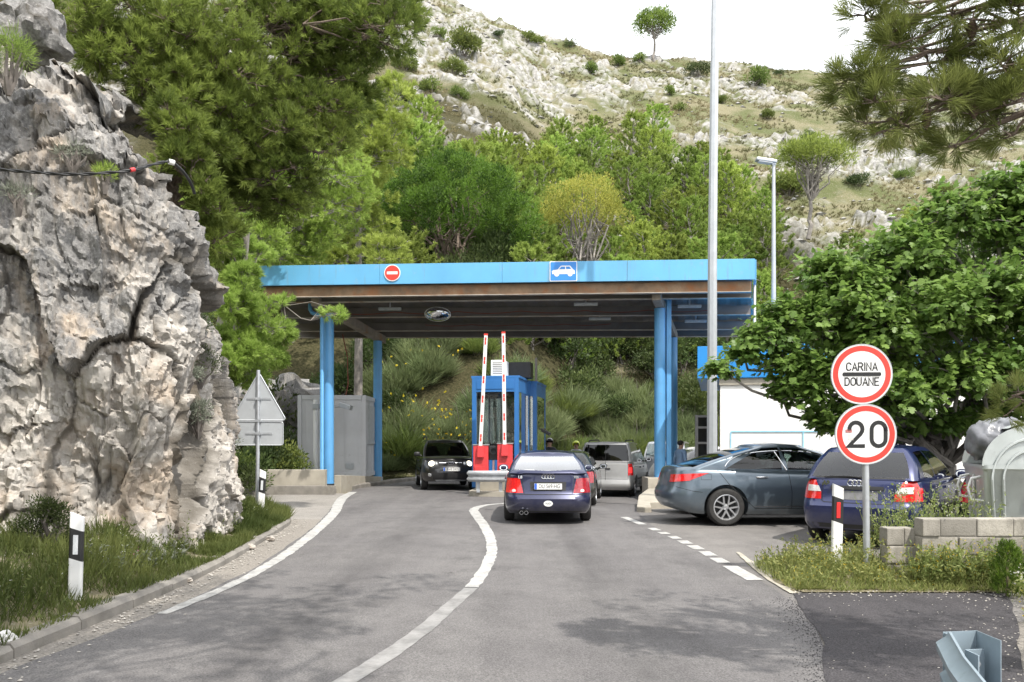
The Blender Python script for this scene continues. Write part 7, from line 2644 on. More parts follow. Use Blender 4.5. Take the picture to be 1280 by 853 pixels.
f0 = np.array([(0, 1, 2), (0, 2, 3), (0, 3, 4), (0, 4, 5), (0, 5, 1), (6, 2, 1), (6, 3, 2), (6, 4, 3), (6, 5, 4), (6, 1, 5)])
sz_ = rng.uniform(0.12, 0.5, n) ** 1.3
jit = 1 + rng.uniform(-0.35, 0.35, (n, 7, 3))
V = d0[None] * jit * sz_[:, None, None] * np.array([1.3, 1.1, 0.7]) + np.stack([x, Y, z - 0.12 * sz_], 1)[:, None, :]
o = mesh_np('loose_rocks', V.reshape(-1, 3), (f0[None] + (np.arange(n) * 7)[:, None, None]).reshape(-1, 3), bpy.data.objects['hill_terrain'].data.materials[0], tint=[('rock', np.ones(n * 7), 'POINT')])
tag(o, kind='stuff')

# ---------------------------------------------------------------- broom on the bank behind the booth
def broom(flower, green, label):
    root = tag(empty('broom_bush', (0, 0, -500)), label, 'bush', 'broom on the bank behind the canopy')
    n = 3600
    a = rng.uniform(0, 2 * math.pi, n)
    r0 = np.sqrt(rng.uniform(0, 1, n))
    lob = 0.75 + 0.4 * np.sin(a * 2 + rng.uniform(0, 6)) * np.sin(a * 3 + rng.uniform(0, 6))
    b = np.stack([np.cos(a) * r0 * 0.75 * lob, np.sin(a) * r0 * 0.75 * lob, rng.uniform(0, 0.75, n) * (1 - r0 * 0.6) * lob], 1)
    d = np.stack([np.cos(a) * r0 * 0.75, np.sin(a) * r0 * 0.75, 0 * a + 0.85], 1) + rdir(n) * 0.62 + np.stack([np.sin(a * 5 + r0 * 7), np.cos(a * 4 + r0 * 5), 0 * a], 1) * 0.22
    L = Leaves()
    L.blades(b, d, rng.uniform(0.15, 0.62, n), 0.017, np.clip(0.35 + r0 * 0.3 + rng.uniform(-0.3, 0.3, n), 0, 1))
    L.build('foliage', L_BROOM if not green else L_BUSH, root)
    mb = MB()
    for _ in range(16):                     # grey dead stems showing through
        q = rdir(1)[0]
        mb.tube(limb_path((q[0] * 0.1, q[1] * 0.1, -0.05), (q[0] * 0.8, q[1] * 0.8, 0.35 + 0.7 * abs(q[2])), 0.05, 0.6, 3), [0.012, 0.009, 0.006, 0.003], 4)
    mb.build('stem', M_TWIG, root, fix=False)
    if flower:
        k = rng.choice(n, 26, replace=False)
        p = b[k] + unit(d[k]) * rng.uniform(0.5, 0.95, (26, 1))
        L2 = Leaves()
        tufts(L2, p, rdir(26), 5, 0.06, 0.05, 1.0, 0.5)
        L2.build('blossom', L_FLY, root)
    return root


BR = [broom(False, False, 'grey green broom bush on the bank behind the canopy') for _ in range(3)] + [broom(True, False, 'broom bush dotted with yellow blossom behind the canopy') for _ in range(2)] + [broom(False, True, 'greener bush between the broom behind the canopy')]
cnt = 0
for _ in range(400):
    if cnt >= 92: break
    px = rng.uniform(462, 900)
    x0 = (px - 640) * 40 / F
    y0 = 34.3 + 8.5 * float(sstep(-2, 5, x0))
    Y = y0 + rng.uniform(0.3, 7.5 if px < 600 else 4.2)
    x = (px - 640) * Y / F
    fl = px < 600 and rng.uniform() < 0.45
    pr = BR[3 + int(rng.integers(2))] if fl else (BR[5] if rng.uniform() < 0.35 else BR[int(rng.integers(3))])
    place_copy(pr, x, Y, rng.uniform(1.1, 1.9), -0.1)
    cnt += 1
for p in BR:
    if p.location.z < -400: place_copy(p, -4 + rng.uniform(0, 2), 38.5, 1.3)

# bushes on the left bank behind the container and in the wood's dark foot
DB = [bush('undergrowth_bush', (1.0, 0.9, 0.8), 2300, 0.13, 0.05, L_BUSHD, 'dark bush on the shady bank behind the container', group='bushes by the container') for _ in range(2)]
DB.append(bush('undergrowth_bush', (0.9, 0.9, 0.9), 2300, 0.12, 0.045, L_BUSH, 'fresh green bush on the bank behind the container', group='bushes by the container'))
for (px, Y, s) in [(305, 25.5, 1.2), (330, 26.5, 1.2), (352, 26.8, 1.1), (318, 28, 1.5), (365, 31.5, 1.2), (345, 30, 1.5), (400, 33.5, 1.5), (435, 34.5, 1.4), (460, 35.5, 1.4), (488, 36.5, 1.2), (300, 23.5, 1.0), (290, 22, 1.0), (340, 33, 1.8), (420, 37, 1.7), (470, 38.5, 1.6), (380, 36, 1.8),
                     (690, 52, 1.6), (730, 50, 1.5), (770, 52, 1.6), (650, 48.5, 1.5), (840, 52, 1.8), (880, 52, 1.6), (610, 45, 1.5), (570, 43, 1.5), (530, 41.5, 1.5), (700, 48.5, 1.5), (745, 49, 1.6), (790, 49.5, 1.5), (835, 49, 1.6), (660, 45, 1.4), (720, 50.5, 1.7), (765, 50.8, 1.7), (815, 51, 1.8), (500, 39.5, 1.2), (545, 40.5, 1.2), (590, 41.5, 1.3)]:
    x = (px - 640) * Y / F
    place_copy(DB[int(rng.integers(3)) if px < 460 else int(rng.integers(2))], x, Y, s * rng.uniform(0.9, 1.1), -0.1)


# ---------------------------------------------------------------- big pines with modelled limbs
def limb_pine(name, base, lobes, mat, bark, label, trunk, tr, needles, ln, wd, ntuft, spread=0.75, hang=0.0, group=None, along=0.14, twig=0.012, wob=0.45):
    """lobes: (centre, radii, tint, tufts factor, z where its limb leaves the trunk)"""
    base = np.array(base, float)
    root = tag(empty(name, tuple(base)), label, 'tree', group)
    T = np.array(trunk, float) - base
    mb = MB()
    mb.tube([tuple(p) for p in T], np.linspace(tr, tr * 0.45, len(T)), 10)
    L = Leaves()
    for c, r, ti, nf, za in lobes:
        c = np.array(c, float) - base
        r = np.array(r, float)
        zz = T[:, 2]
        s = np.array([np.interp(za - base[2], zz, T[:, i]) for i in range(3)])
        path = limb_path(s, c, 0.04, wob, 8)
        rad0 = 0.016 + 0.05 * min(1.0, np.linalg.norm(r) / 2.0) * tr / 0.25
        mb.tube(path, np.linspace(rad0, rad0 * 0.35, 9), 6)
        nt_ = int(ntuft * nf)
        nsub = max(5, nt_ // 14)
        # secondary boughs inside the lobe, each with a spray of tufts
        d = rdir(nsub)
        sub = c + d * r * rng.uniform(0.35, 0.75, (nsub, 1))
        for q in sub:
            st = np.array(path[int(rng.integers(4, 9))])
            mb.tube(limb_path(st, q, 0.03, 0.5, 4), np.linspace(rad0 * 0.4, twig * 0.6, 5), 5)
        per = max(1, nt_ // nsub)
        k = np.repeat(np.arange(nsub), per)
        dd = unit(d[k] * 0.7 + rdir(len(k)) * 0.9 + np.array([0, 0, 0.25]))
        pos = sub[k] + dd * r * rng.uniform(0.08, 0.36, (len(k), 1))
        for i in range(0, len(k), 2):
            mb.tube([tuple(sub[k[i]]), tuple(pos[i])], [twig * 0.55, twig * 0.3], 3, cap=False)
        ax = unit(dd + np.array([0, 0, 0.35 - hang]) + rdir(len(k)) * 0.25)
        tint = np.clip(ti + rng.normal(0, 0.16, nsub)[k] + rng.normal(0, 0.1, len(k)), 0, 1)
        tufts(L, pos, ax, needles, ln, wd, spread, tint, along=along, tj=0.18)
    mb.build('trunk', bark, root, fix=False)
    L.build('crown', mat, root)
    return root


def lobe(px, py, Y, rx, ry, rz_, ti=0.5, nf=1.0, za=None):
    c = P(px, py, Y)
    return (c, (rx * Y / F, rz_, ry * Y / F), ti, nf, za if za is not None else c[2] - 0.6)


# the big dark pine over the cutting, upper left
base = (-6.6, 14.5, 3.2)
lobes = [lobe(478, 40, 15, 62, 40, 0.8, .35, 1.2), lobe(420, 75, 15.5, 70, 45, 0.9, .35, 1.3), lobe(350, 50, 15, 75, 48, 0.9, .42, 1.3), lobe(445, 12, 15.3, 60, 35, 0.8, .35, 1.0),
         lobe(385, 140, 15, 75, 42, 0.8, .32, 1.3), lobe(430, 115, 15.6, 60, 32, 0.8, .30, 1.0), lobe(330, 175, 14.6, 70, 42, 0.8, .42, 1.2), lobe(395, 190, 15, 55, 35, 0.7, .34, 1.0), lobe(345, 225, 14.8, 62, 34, 0.7, .35, 1.1), lobe(300, 210, 14.8, 40, 34, 0.7, .42, .8),
         lobe(290, 95, 14.2, 70, 50, 0.9, .50, 1.3), lobe(230, 130, 13.6, 60, 45, 0.8, .58, 1.1), lobe(185, 95, 13.2, 60, 42, 0.8, .60, 1.1), lobe(140, 60, 12.8, 55, 40, 0.7, .60, 1.0), lobe(255, 35, 13.8, 80, 42, 0.9, .50, 1.2), lobe(170, 20, 13.2, 70, 40, 0.8, .52, 1.0),
         lobe(255, 185, 13.8, 45, 38, 0.7, .52, .9), lobe(215, 60, 13.6, 60, 40, .8, .55, 1.0), lobe(500, 12, 15.4, 36, 28, 0.5, .35, .6), lobe(330, 5, 14.8, 80, 35, .9, .4, 1.0), lobe(95, 25, 12.6, 45, 30, .6, .55, .7), lobe(290, 150, 14.3, 50, 40, .8, .45, 1.0),
         lobe(400, 30, 15.2, 60, 40, .8, .38, 1.0), lobe(225, 165, 12.9, 36, 34, .55, .5, .7), lobe(238, 215, 13.0, 30, 36, .5, .45, .6), lobe(262, 255, 13.4, 30, 36, .5, .45, .6), lobe(275, 300, 13.8, 28, 34, .5, .5, .5), lobe(305, 255, 14.9, 35, 28, .6, .35, .6), lobe(360, 255, 15.0, 36, 22, .5, .35, .5)]
limb_pine('pine_tree', base, lobes, L_PINED, M_BARK, 'big dark pine spreading its boughs over the rock cutting at upper left', [(-6.6, 14.5, 2.8), (-6.4, 14.5, 4.5), (-6.0, 14.5, 6.5), (-5.6, 14.5, 8.5), (-5.4, 14.4, 10.5)], 0.24, 34, 0.125, 0.0125, 330)

# paler pines between the cutting and the canopy
def lobes_for(px0, px1, py0, py1, Y, n, r, ti, seed=0):
    out = []
    for k in range(n):
        px, py = rng.uniform(px0, px1), rng.uniform(py0, py1)
        out.append(lobe(px, py, Y + rng.uniform(-0.8, 0.8), r * rng.uniform(0.7, 1.3), r * rng.uniform(0.55, 0.9), r * Y / F * 0.9, ti + rng.uniform(-0.12, 0.12), 0.75))
    return out


lb = lobes_for(250, 306, 255, 345, 21.5, 11, 32, .75) + lobes_for(268, 330, 345, 470, 21, 13, 28, .68) + lobes_for(330, 385, 400, 450, 23.6, 3, 18, .6) + [lobe(322, 322, 21.8, 22, 12, .5, .75, .25), lobe(345, 382, 21.2, 30, 10, .35, .7, .2), lobe(420, 392, 22, 24, 8, .25, .7, .16), lobe(330, 400, 21, 36, 30, .7, .6, .8)]
limb_pine('pine_tree', (-7.6, 21.3, 0.8), lb, L_PINE, M_BARKG, 'pale green pine reaching its branch tips over the left end of the canopy', [(-7.6, 21.3, 0.5), (-7.4, 21.3, 3), (-7.1, 21.4, 5), (-6.9, 21.4, 7.2)], 0.15, 34, 0.15, 0.016, 230, group=None)
lb = lobes_for(245, 350, 130, 290, 24.5, 13, 44, .60) + lobes_for(330, 440, 190, 320, 27, 12, 46, .55)
limb_pine('pine_tree', (-9.6, 25.8, 2.2), lb, L_PINE, M_BARKG, 'mid green pine behind the rock cutting, below the dark boughs', [(-9.6, 25.8, 1.8), (-9.2, 25.8, 5), (-8.4, 25.8, 8.5), (-8, 25.8, 11)], 0.2, 32, 0.17, 0.020, 230)
lb = lobes_for(392, 500, 115, 330, 33, 16, 44, .60)
limb_pine('pine_tree', (-6.5, 34.5, 1.5), lb, L_PINE, M_BARKG, 'tall feathery pine rising behind the left end of the canopy roof', [(-6.5, 34.5, 1.0), (-6.4, 34.2, 6), (-6.3, 33.6, 10), (-6.2, 33.3, 14)], 0.2, 30, 0.22, 0.026, 220)

# the pine at upper right, close to us
base = (4.9, 4.3, 0.0)
lobes = [lobe(1085, 25, 4.9, 46, 34, 0.30, .5, .8, 4.0), lobe(1075, 95, 4.8, 46, 42, 0.30, .55, .9, 4.0), lobe(1110, 150, 4.7, 50, 30, 0.28, .5, .7, 3.7), lobe(1150, 60, 4.7, 60, 40, 0.32, .42, .8, 4.0), lobe(1165, 140, 4.6, 55, 34, 0.30, .45, .7, 3.7), lobe(1225, 95, 4.5, 55, 40, 0.32, .42, .7, 3.9),
         lobe(1225, 165, 4.5, 50, 30, 0.28, .45, .6, 3.6), lobe(1270, 40, 4.5, 60, 45, 0.35, .42, .8, 4.1), lobe(1280, 150, 4.4, 50, 40, 0.30, .42, .6, 3.6), lobe(1200, 15, 4.6, 60, 35, 0.32, .45, .8, 4.1), lobe(1130, 5, 4.8, 50, 30, 0.3, .48, .7, 4.1), lobe(1340, 80, 4.4, 70, 60, 0.4, .42, 1.0, 4.0),
         lobe(1400, 10, 4.6, 90, 70, 0.5, .42, 1.0, 4.3), lobe(1265, 495, 6.0, 26, 34, 0.2, .55, .4, 2.2)]
for px_, py_ in ((1450, 120), (1520, 60), (1560, 150), (1500, 200), (1430, 230), (1620, 90), (1640, 220), (1560, -20)): lobes.append(lobe(px_, py_, 4.5, 80, 60, 0.42, .44, .8, 4.0))
# the rest of the crown, above and beside the picture (it shades the road)
for _ in range(14):
    c = np.array([4.4, 3.2, 6.3]) + rdir(1)[0] * np.array([3.0, 2.6, 2.1]) * rng.uniform(0.3, 1.0)
    if c[1] > 0.6 and 550 - (c[2] - CAMH) * F / c[1] > -70 and 640 + c[0] * F / c[1] < 1340: continue
    lobes.append((c, (0.85, 0.85, 0.55), 0.45, 0.55, min(c[2] - 0.4, 6.5)))
pine_r = limb_pine('pine_tree', base, lobes, L_PINEN, M_BARK, 'near pine whose long needled boughs hang into the top right corner', [(4.9, 4.3, -0.2), (4.85, 4.2, 2.2), (4.7, 4.0, 4.2), (4.5, 3.8, 6.0), (4.4, 3.6, 7.6)], 0.20, 46, 0.112, 0.0034, 96, spread=0.62, along=0.07, twig=0.009, wob=0.14)
mb = MB()
prof = [(0.0, -0.045), (0.017, -0.04), (0.024, -0.02), (0.022, 0.01), (0.012, 0.04), (0.0, 0.052)]
for px, py, Y in [(1158, 150, 4.55), (1215, 38, 4.5), (1218, 136, 4.45), (1262, 88, 4.4)]:
    mb = MB()
    c = P(px, py, Y) - np.array(base)
    for k in range(9):                                # overlapping rings of scales
        t = k / 8
        r_ = 0.027 * math.sin(math.pi * (0.12 + 0.8 * t)) ** 0.8
        mb.lathe([(r_ * 0.6, -0.006), (r_ * 1.12, 0.002), (r_ * 0.6, 0.008)], Matrix.Translation(Vector(c) + Vector((0, 0, 0.05 - 0.1 * t))), 9)
    mb.tube([tuple(c + np.array([0, 0, 0.04])), tuple(c + np.array([0.01, 0, 0.1]))], 0.004, 5)
    mb.build('cone', pbr('pine cone', (0.11, 0.075, 0.055), 0.8, var=0.3, scale=40), pine_r, fix=False)

# two more pines behind the camera, whose shade lies across the road
for bx, by, sx_ in ((-3.2, -2.2, 1.0), (9.0, -1.0, 1.1)):
    lb = []
    for _ in range(38 if bx < 0 else 14):
        c = (np.array([-0.6, 2.6, 8.6]) if bx < 0 else np.array([bx, by, 6.8])) + rdir(1)[0] * (np.array([3.4, 3.6, 1.6]) if bx < 0 else np.array([2.4, 2.0, 1.6])) * rng.uniform(0.3, 1.0)
        if c[1] > 0.4 and 550 - (c[2] - 0.6 - CAMH) * F / c[1] > -30: continue
        lb.append((c, (0.9, 0.9, 0.55), 0.45, 0.55, min(c[2] - 0.4, 7)))
    limb_pine('pine_tree', (bx, by, 0), lb, L_PINEN, M_BARK, {-3.2: 'pine behind the viewpoint on the cliff side of the road', 9.0: 'pine behind the viewpoint, farther right of the road'}[bx],
              [(bx, by, -0.2), (bx, by, 3), (bx + .1, by, 6), (bx, by, 8.2)], 0.2, 20, 0.13, 0.011, 110)


# ---------------------------------------------------------------- the fig tree
def lobed_leaf():
    """one fig leaf: outline of five lobes, slightly cupped; stalk at the origin, length 1 along +y"""
    out = [(0, 0.0), (0.16, 0.02), (0.40, 0.12), (0.30, 0.26), (0.52, 0.50), (0.24, 0.50), (0.26, 0.78), (0.0, 1.0), (-0.26, 0.78), (-0.24, 0.50), (-0.52, 0.50), (-0.30, 0.26), (-0.40, 0.12), (-0.16, 0.02)]
    v = [(0, 0.36, 0.0)] + [(x, y, -0.28 * x * x - 0.10 * (y - 0.3) ** 2 + 0.02) for x, y in out]
    n = len(out)
    return np.array(v), np.array([(0, 1 + i, 1 + (i + 1) % n) for i in range(n)])


def fig_tree():
    base = np.array([8.6, 16.4, 0.0])
    root = tag(empty('fig_tree', tuple(base)), 'broad fig tree with lobed leaves spreading over the parked cars', 'tree')
    lv, lf = lobed_leaf()
    lobes = []
    def lo(px, py, Y, rx, ry, ry2=None): lobes.append((P(px, py, Y) - base, np.array([rx * Y / F, (ry2 or rx) * Y / F, ry * Y / F])))
    for a in [(1060, 370, 15, 60, 48), (1010, 415, 15, 60, 42), (965, 430, 15, 45, 32), (930, 445, 14.8, 32, 20), (900, 462, 14.6, 22, 13), (1130, 330, 15.2, 70, 52), (1200, 285, 15.2, 70, 52), (1260, 245, 15, 50, 40), (1290, 300, 15, 60, 60),
              (1100, 430, 14.6, 70, 55), (1180, 400, 14.4, 80, 60), (1250, 380, 14.2, 70, 60), (1040, 470, 14.6, 50, 40), (1010, 495, 14.6, 34, 26), (1030, 525, 14.6, 30, 22), (1130, 500, 14.4, 70, 48), (1210, 480, 14.2, 70, 50), (1270, 460, 14, 60, 50), (1080, 520, 14.8, 55, 32), (1160, 535, 15.2, 60, 26), (1240, 530, 15.2, 60, 30),
              (1330, 400, 14, 80, 90), (1330, 260, 15, 80, 70), (1120, 380, 16.5, 90, 80), (1220, 350, 17, 100, 90), (1050, 430, 16.5, 70, 70), (1180, 460, 17, 100, 70), (1380, 330, 15, 90, 100), (1300, 500, 15, 70, 60), (945, 425, 14.8, 34, 26), (985, 395, 15, 40, 30), (1035, 345, 15.2, 45, 34), (1000, 480, 14.7, 36, 30), (1045, 535, 14.9, 34, 22), (1090, 545, 15.4, 40, 20), (975, 490, 14.7, 24, 20), (985, 455, 14.8, 40, 26), (1075, 395, 14.5, 55, 40)]: lo(*a)
    V, Fc, T = [], [], []
    nV = 0
    mb = MB()
    fk = np.array([0.0, -0.2, 1.1])
    mb.tube(limb_path((0, 0, -0.2), fk, 0, 0.3, 3), [0.24, 0.2, 0.18, 0.17], 9)
    for c, r in lobes:
        mb.tube(limb_path(fk, c, 0.06, 0.5, 6), np.linspace(0.075, 0.018, 7), 6)
        vol = r[0] * r[1] * r[2]
        n = int(np.clip(2300 * (r[0] * r[2]), 250, 2400))
        nt_ = max(6, n // 9)
        d = rdir(nt_)
        d[:, 2] = np.where(d[:, 2] < -0.4, -d[:, 2], d[:, 2])
        tip = c + d * r * rng.uniform(0.55, 1.05, (nt_, 1))
        for q in tip[::3]:
            mb.tube(limb_path(c + (q - c) * 0.15, q, 0.02, 0.4, 3), [0.014, 0.011, 0.008, 0.005], 4)
        k = np.repeat(np.arange(nt_), 9)
        m = len(k)
        dirs = unit(d[k] * 0.7 + rdir(m) * 1.0)
        pos = tip[k] + rdir(m) * 0.09 - d[k] * rng.uniform(0, 0.45, (m, 1)) ** 1.5
        # leaf frame: y along the leaf (outwards, drooping), normal roughly up and outwards
        yv = unit(dirs + np.array([0, 0, -0.35]))
        nn = unit(np.array([0, 0, 1.0]) + d[k] * 0.55 + rdir(m) * 0.45)
        xv = unit(np.cross(yv, nn))
        nv_ = np.cross(xv, yv)
        s = rng.uniform(0.085, 0.165, m)
        Lp = (xv[:, None, :] * lv[None, :, 0:1] + yv[:, None, :] * lv[None, :, 1:2] + nv_[:, None, :] * lv[None, :, 2:3]) * s[:, None, None] + pos[:, None, :]
        V.append(Lp.reshape(-1, 3))
        Fc.append((lf[None] + (np.arange(m) * len(lv))[:, None, None] + nV).reshape(-1, 3))
        nV += m * len(lv)
        T.append(np.repeat(np.clip(rng.normal(0.45, 0.18, nt_)[k] + rng.uniform(-0.2, 0.2, m), 0, 1), len(lf)))
    mb.build('trunk', M_BARKG, root, fix=False)
    mesh_np('crown', np.concatenate(V), np.concatenate(Fc), L_FIG, root, tint=np.concatenate(T))


fig_tree()

# ---------------------------------------------------------------- grass and weeds near the road
def bank_grass():
    n = 52000
    Y = rng.uniform(4.0, 17.0, n)
    kx = np.interp(Y, [-6, 8.5, 10.5, 15.6, 17.2], [-3.90, -3.71, -3.77, -4.29, -4.8])
    x = kx + 0.03 - rng.uniform(0, 1, n) ** 1.25 * np.interp(Y, [4, 9.2, 10.5, 17], [5.0, 2.6, 0.75, 0.8])
    z = LBZ(x, Y)
    cl = vnoise(np.stack([x * 2.3, Y * 2.3, 0 * x], 1), 19)
    cl2 = vnoise(np.stack([x * 0.9, Y * 0.9, 0 * x], 1), 23)
    k = cl > -0.45
    x, Y, z, cl, cl2 = x[k], Y[k], z[k], cl[k], cl2[k]
    edge = sstep(0.0, 0.35, np.interp(Y, [-6, 8.5, 10.5, 15.6, 17.2], [-4.05, -3.84, -3.9, -4.42, -4.95]) - x)
    h = (0.07 + 0.14 * (cl + 0.6)) * (0.75 + 0.5 * edge) * rng.uniform(0.6, 1.4, len(x))
    L = Leaves()
    d = unit(np.stack([rng.normal(size=len(x)) * 0.45, rng.normal(size=len(x)) * 0.45, np.ones(len(x))], 1))
    L.blades(np.stack([x, Y, z - 0.01], 1), d, h, rng.uniform(0.006, 0.014, len(x)), np.clip(0.42 + cl2 * 0.6 + rng.uniform(-0.25, 0.25, len(x)), 0, 1))
    tag(L.build('bank_grass', L_GRASS), kind='stuff')


bank_grass()


def weeds(name, n, fx, fy, hmin, hmax, leaf_mat, flower_mat, fsize, nfl, leafy=14, stuff=True):
    """thin stalks with small leaves and a few flowers; one mass nobody could count"""
    L, L2 = Leaves(), Leaves()
    x, y = fx(n), fy(n)
    return L, L2, x, y


def stalk_field(nm, x, y, z, h, lmat, fmat, fsz, stems=True, leafy=12, lw=0.018, ll=0.05, fshare=0.5, tint=0.5):
    n = len(x)
    d = unit(np.stack([rng.normal(size=n) * 0.28, rng.normal(size=n) * 0.28, np.ones(n)], 1))
    b = np.stack([x, y, z], 1)
    L = Leaves()
    L.blades(b, d, h, 0.007, np.clip(tint + rng.uniform(-0.3, 0.3, n), 0, 1))
    k = np.repeat(np.arange(n), leafy)
    t = rng.uniform(0.05, 1.0, len(k))
    pos = b[k] + d[k] * (h[k] * t)[:, None]
    ld = unit(rdir(len(k)) + d[k] * 0.7)
    pos = pos + rdir(len(k)) * (0.06 * (1 - t))[:, None] * h[k][:, None] * 2
    L.blades(pos, ld, ll * rng.uniform(0.5, 1.4, len(k)), lw, np.clip(tint + rng.uniform(-0.35, 0.35, len(k)), 0, 1))
    o = tag(L.build(nm, lmat), kind='stuff')
    if fmat is not None:
        f = np.where(rng.uniform(0, 1, n) < fshare)[0]
        f = np.repeat(f, 2)
        L2 = Leaves()
        p = b[f] + d[f] * (h[f] * rng.uniform(0.75, 1.05, len(f)))[:, None] + rdir(len(f)) * 0.03
        tufts(L2, p, rdir(len(f)), 5, fsz, fsz * 0.8, 1.2, 0.5)
        tag(L2.build(nm + '_flowers', fmat), kind='stuff')


VZ = lambda X, Y: 0.10 * sstep(8.6, 9.1, Y) * sstep(2.9, 3.5, X) * (1 - sstep(10.2, 11.2, Y)) + 0.012
n = 1150
x = 3.0 + rng.uniform(0, 1, n) * 2.3
y = 8.72 + rng.uniform(0, 1, n) ** 1.2 * 1.5
k = (x < 4.2) | (y < 8.95)
x, y = x[k], y[k]
dens = vnoise(np.stack([x * 3, y * 3, 0 * x], 1), 29)
hh_ = (0.07 + 0.30 * rng.uniform(0, 1, len(x)) ** 3 + 0.24 * np.clip(dens + 0.15, 0, 1)) * np.interp(x, [3.0, 3.3, 5], [0.7, 1.05, 0.75])
stalk_field('verge_weeds', x, y, VZ(x, y), hh_, L_DRYG, L_FLY, 0.011, fshare=0.35, leafy=13)
n = 9000
x = 2.96 + rng.uniform(0, 1, n) * 5
y = 8.68 + rng.uniform(0, 1, n) ** 1.4 * 1.6
k = (x < 4.3) | (y < 8.93)
x, y = x[k], y[k]
L = Leaves()
d = unit(np.stack([rng.normal(size=len(x)) * 0.5, rng.normal(size=len(x)) * 0.5, np.ones(len(x))], 1))
L.blades(np.stack([x, y, VZ(x, y) - 0.01], 1), d, rng.uniform(0.05, 0.2, len(x)), rng.uniform(0.005, 0.010, len(x)), np.clip(0.55 + rng.uniform(-0.4, 0.45, len(x)), 0, 1))
tag(L.build('verge_grass', L_DRYG), kind='stuff')
# taller weeds on the terrace and against the wall, and beside the asphalt
n = 210
x = rng.uniform(4.5, 5.55, n); y = rng.uniform(9.25, 10.5, n)
stalk_field('terrace_weeds', x, y, 0 * x + 0.27, rng.uniform(0.3, 0.85, n), L_DRYG, L_FLW, 0.012, leafy=16, fshare=0.5)
n = 620
x = rng.uniform(4.3, 6.5, n); y = 8.9 - rng.uniform(0, 1, n) ** 2 * 0.22
stalk_field('wall_foot_weeds', x, y, 0 * x + 0.1, rng.uniform(0.15, 0.6, n) * np.interp(x, [4.6, 5.2, 6.2], [.7, .8, 1.2]), L_DRYG, L_FLY, 0.012, leafy=14)
n = 420
y = rng.uniform(5.5, 8.4, n)
x = np.interp(y, [5.5, 6.6, 8.4], [3.45, 4.25, 5.3]) + 0.05 + rng.uniform(0, 1, n) ** 1.3 * 1.0
stalk_field('gravel_weeds', x, y, 0 * x, rng.uniform(0.1, 0.42, n), L_BUSH, L_FLY, 0.012, leafy=15, fshare=0.5)
n = 160
y = rng.uniform(7.0, 8.3, n); x = rng.uniform(4.95, 5.6, n)
stalk_field('pale_flower_patch', x, y, 0 * x, rng.uniform(0.15, 0.4, n), L_DRYG, L_FLW, 0.015, leafy=8, fshare=0.9)
# flowering weeds in the left bank and along the foot of the rock
n = 420
Y = rng.uniform(6.0, 16.5, n)
x = np.interp(Y, [6, 9, 10.5, 15.6, 17.2], [-4.05, -4.0, -4.0, -4.5, -5.0]) - rng.uniform(0.05, 0.75, n)
stalk_field('bank_weeds', x, Y, LBZ(x, Y), rng.uniform(0.12, 0.42, n), L_GRASS, L_FLW, 0.010, leafy=12, fshare=0.25)
n = 60
Y = rng.uniform(8.4, 10.2, n); x = np.interp(Y, [8.4, 10.2], [-4.15, -4.05]) - rng.uniform(0, .3, n)
stalk_field('grey_bank_weeds', x, Y, LBZ(x, Y), rng.uniform(0.1, 0.28, n), L_GREY, L_FLP, 0.012, leafy=18, fshare=0.12)

def one_bush(x, y, z, r, nl_, leaf, wd, mat, label, **k):
    b = bush(k.pop('name', 'bush'), r, nl_, leaf, wd, mat, label, **k)
    b.location = (x, y, z)
    return b


c = P(58, 690, 8.9)
one_bush(c[0], 8.95, 0.38, (0.36, 0.3, 0.34), 3400, 0.035, 0.016, L_BUSHD, 'dark rounded bush against the foot of the rock left of the marker post')
c = P(128, 208, 9.3)
one_bush(c[0], 9.35, c[2] - 0.15, (0.15, 0.14, 0.12), 900, 0.06, 0.006, L_PINE, 'tiny bright green tuft growing on the rock just above the cable', name='rock_tuft', cat='plant')
c = P(250, 440, 12.0)
for px, py, Y, s, mt, lb in [(246, 405, 12.2, 0.36, L_BUSHD, 'dark green shrub rooted high in the cleft of the rock'), (250, 455, 11.9, 0.3, L_BUSHD, 'dark green shrub lower in the rock cleft, under its twin'),
                             (232, 470, 11.3, 0.22, L_GREY, 'silver grey shrub hanging at the left edge of the rock cleft'), (248, 520, 11.6, 0.24, L_GREY, 'silver grey shrub below the cleft, halfway down the rock'),
                             (262, 585, 13.0, 0.26, L_GREY, 'silver grey shrub low on the rock corner behind the marker post'), (285, 560, 14.6, 0.26, L_GREY, 'silver grey shrub at the rock edge left of the sign back')]:
    c = P(px, py, Y)
    one_bush(c[0], c[1], c[2] - s * 0.7, (s, s, s), 1500, 0.05, 0.012, mt, lb, name='rock_shrub')
c = P(80, 185, 9.2)
one_bush(c[0] + .05, 9.3, c[2] - 0.1, (0.2, 0.16, 0.1), 260, 0.11, 0.006, L_GREY, 'dry grey tuft on the rock face above the cable', name='dry_tuft', cat='plant')
c = P(20, 235, 9.1)
one_bush(c[0], 9.15, c[2] - 0.15, (0.18, 0.14, 0.1), 260, 0.11, 0.006, L_GREY, 'dry grey tuft on the rock face just below the cable', name='dry_tuft', cat='plant')
c = P(8, 55, 8.6)
one_bush(c[0] - .1, 8.8, c[2] - 0.3, (0.3, 0.3, 0.3), 1500, 0.11, 0.006, L_PINE, 'pine seedling at the top left edge above the rock', name='pine_seedling', cat='plant')
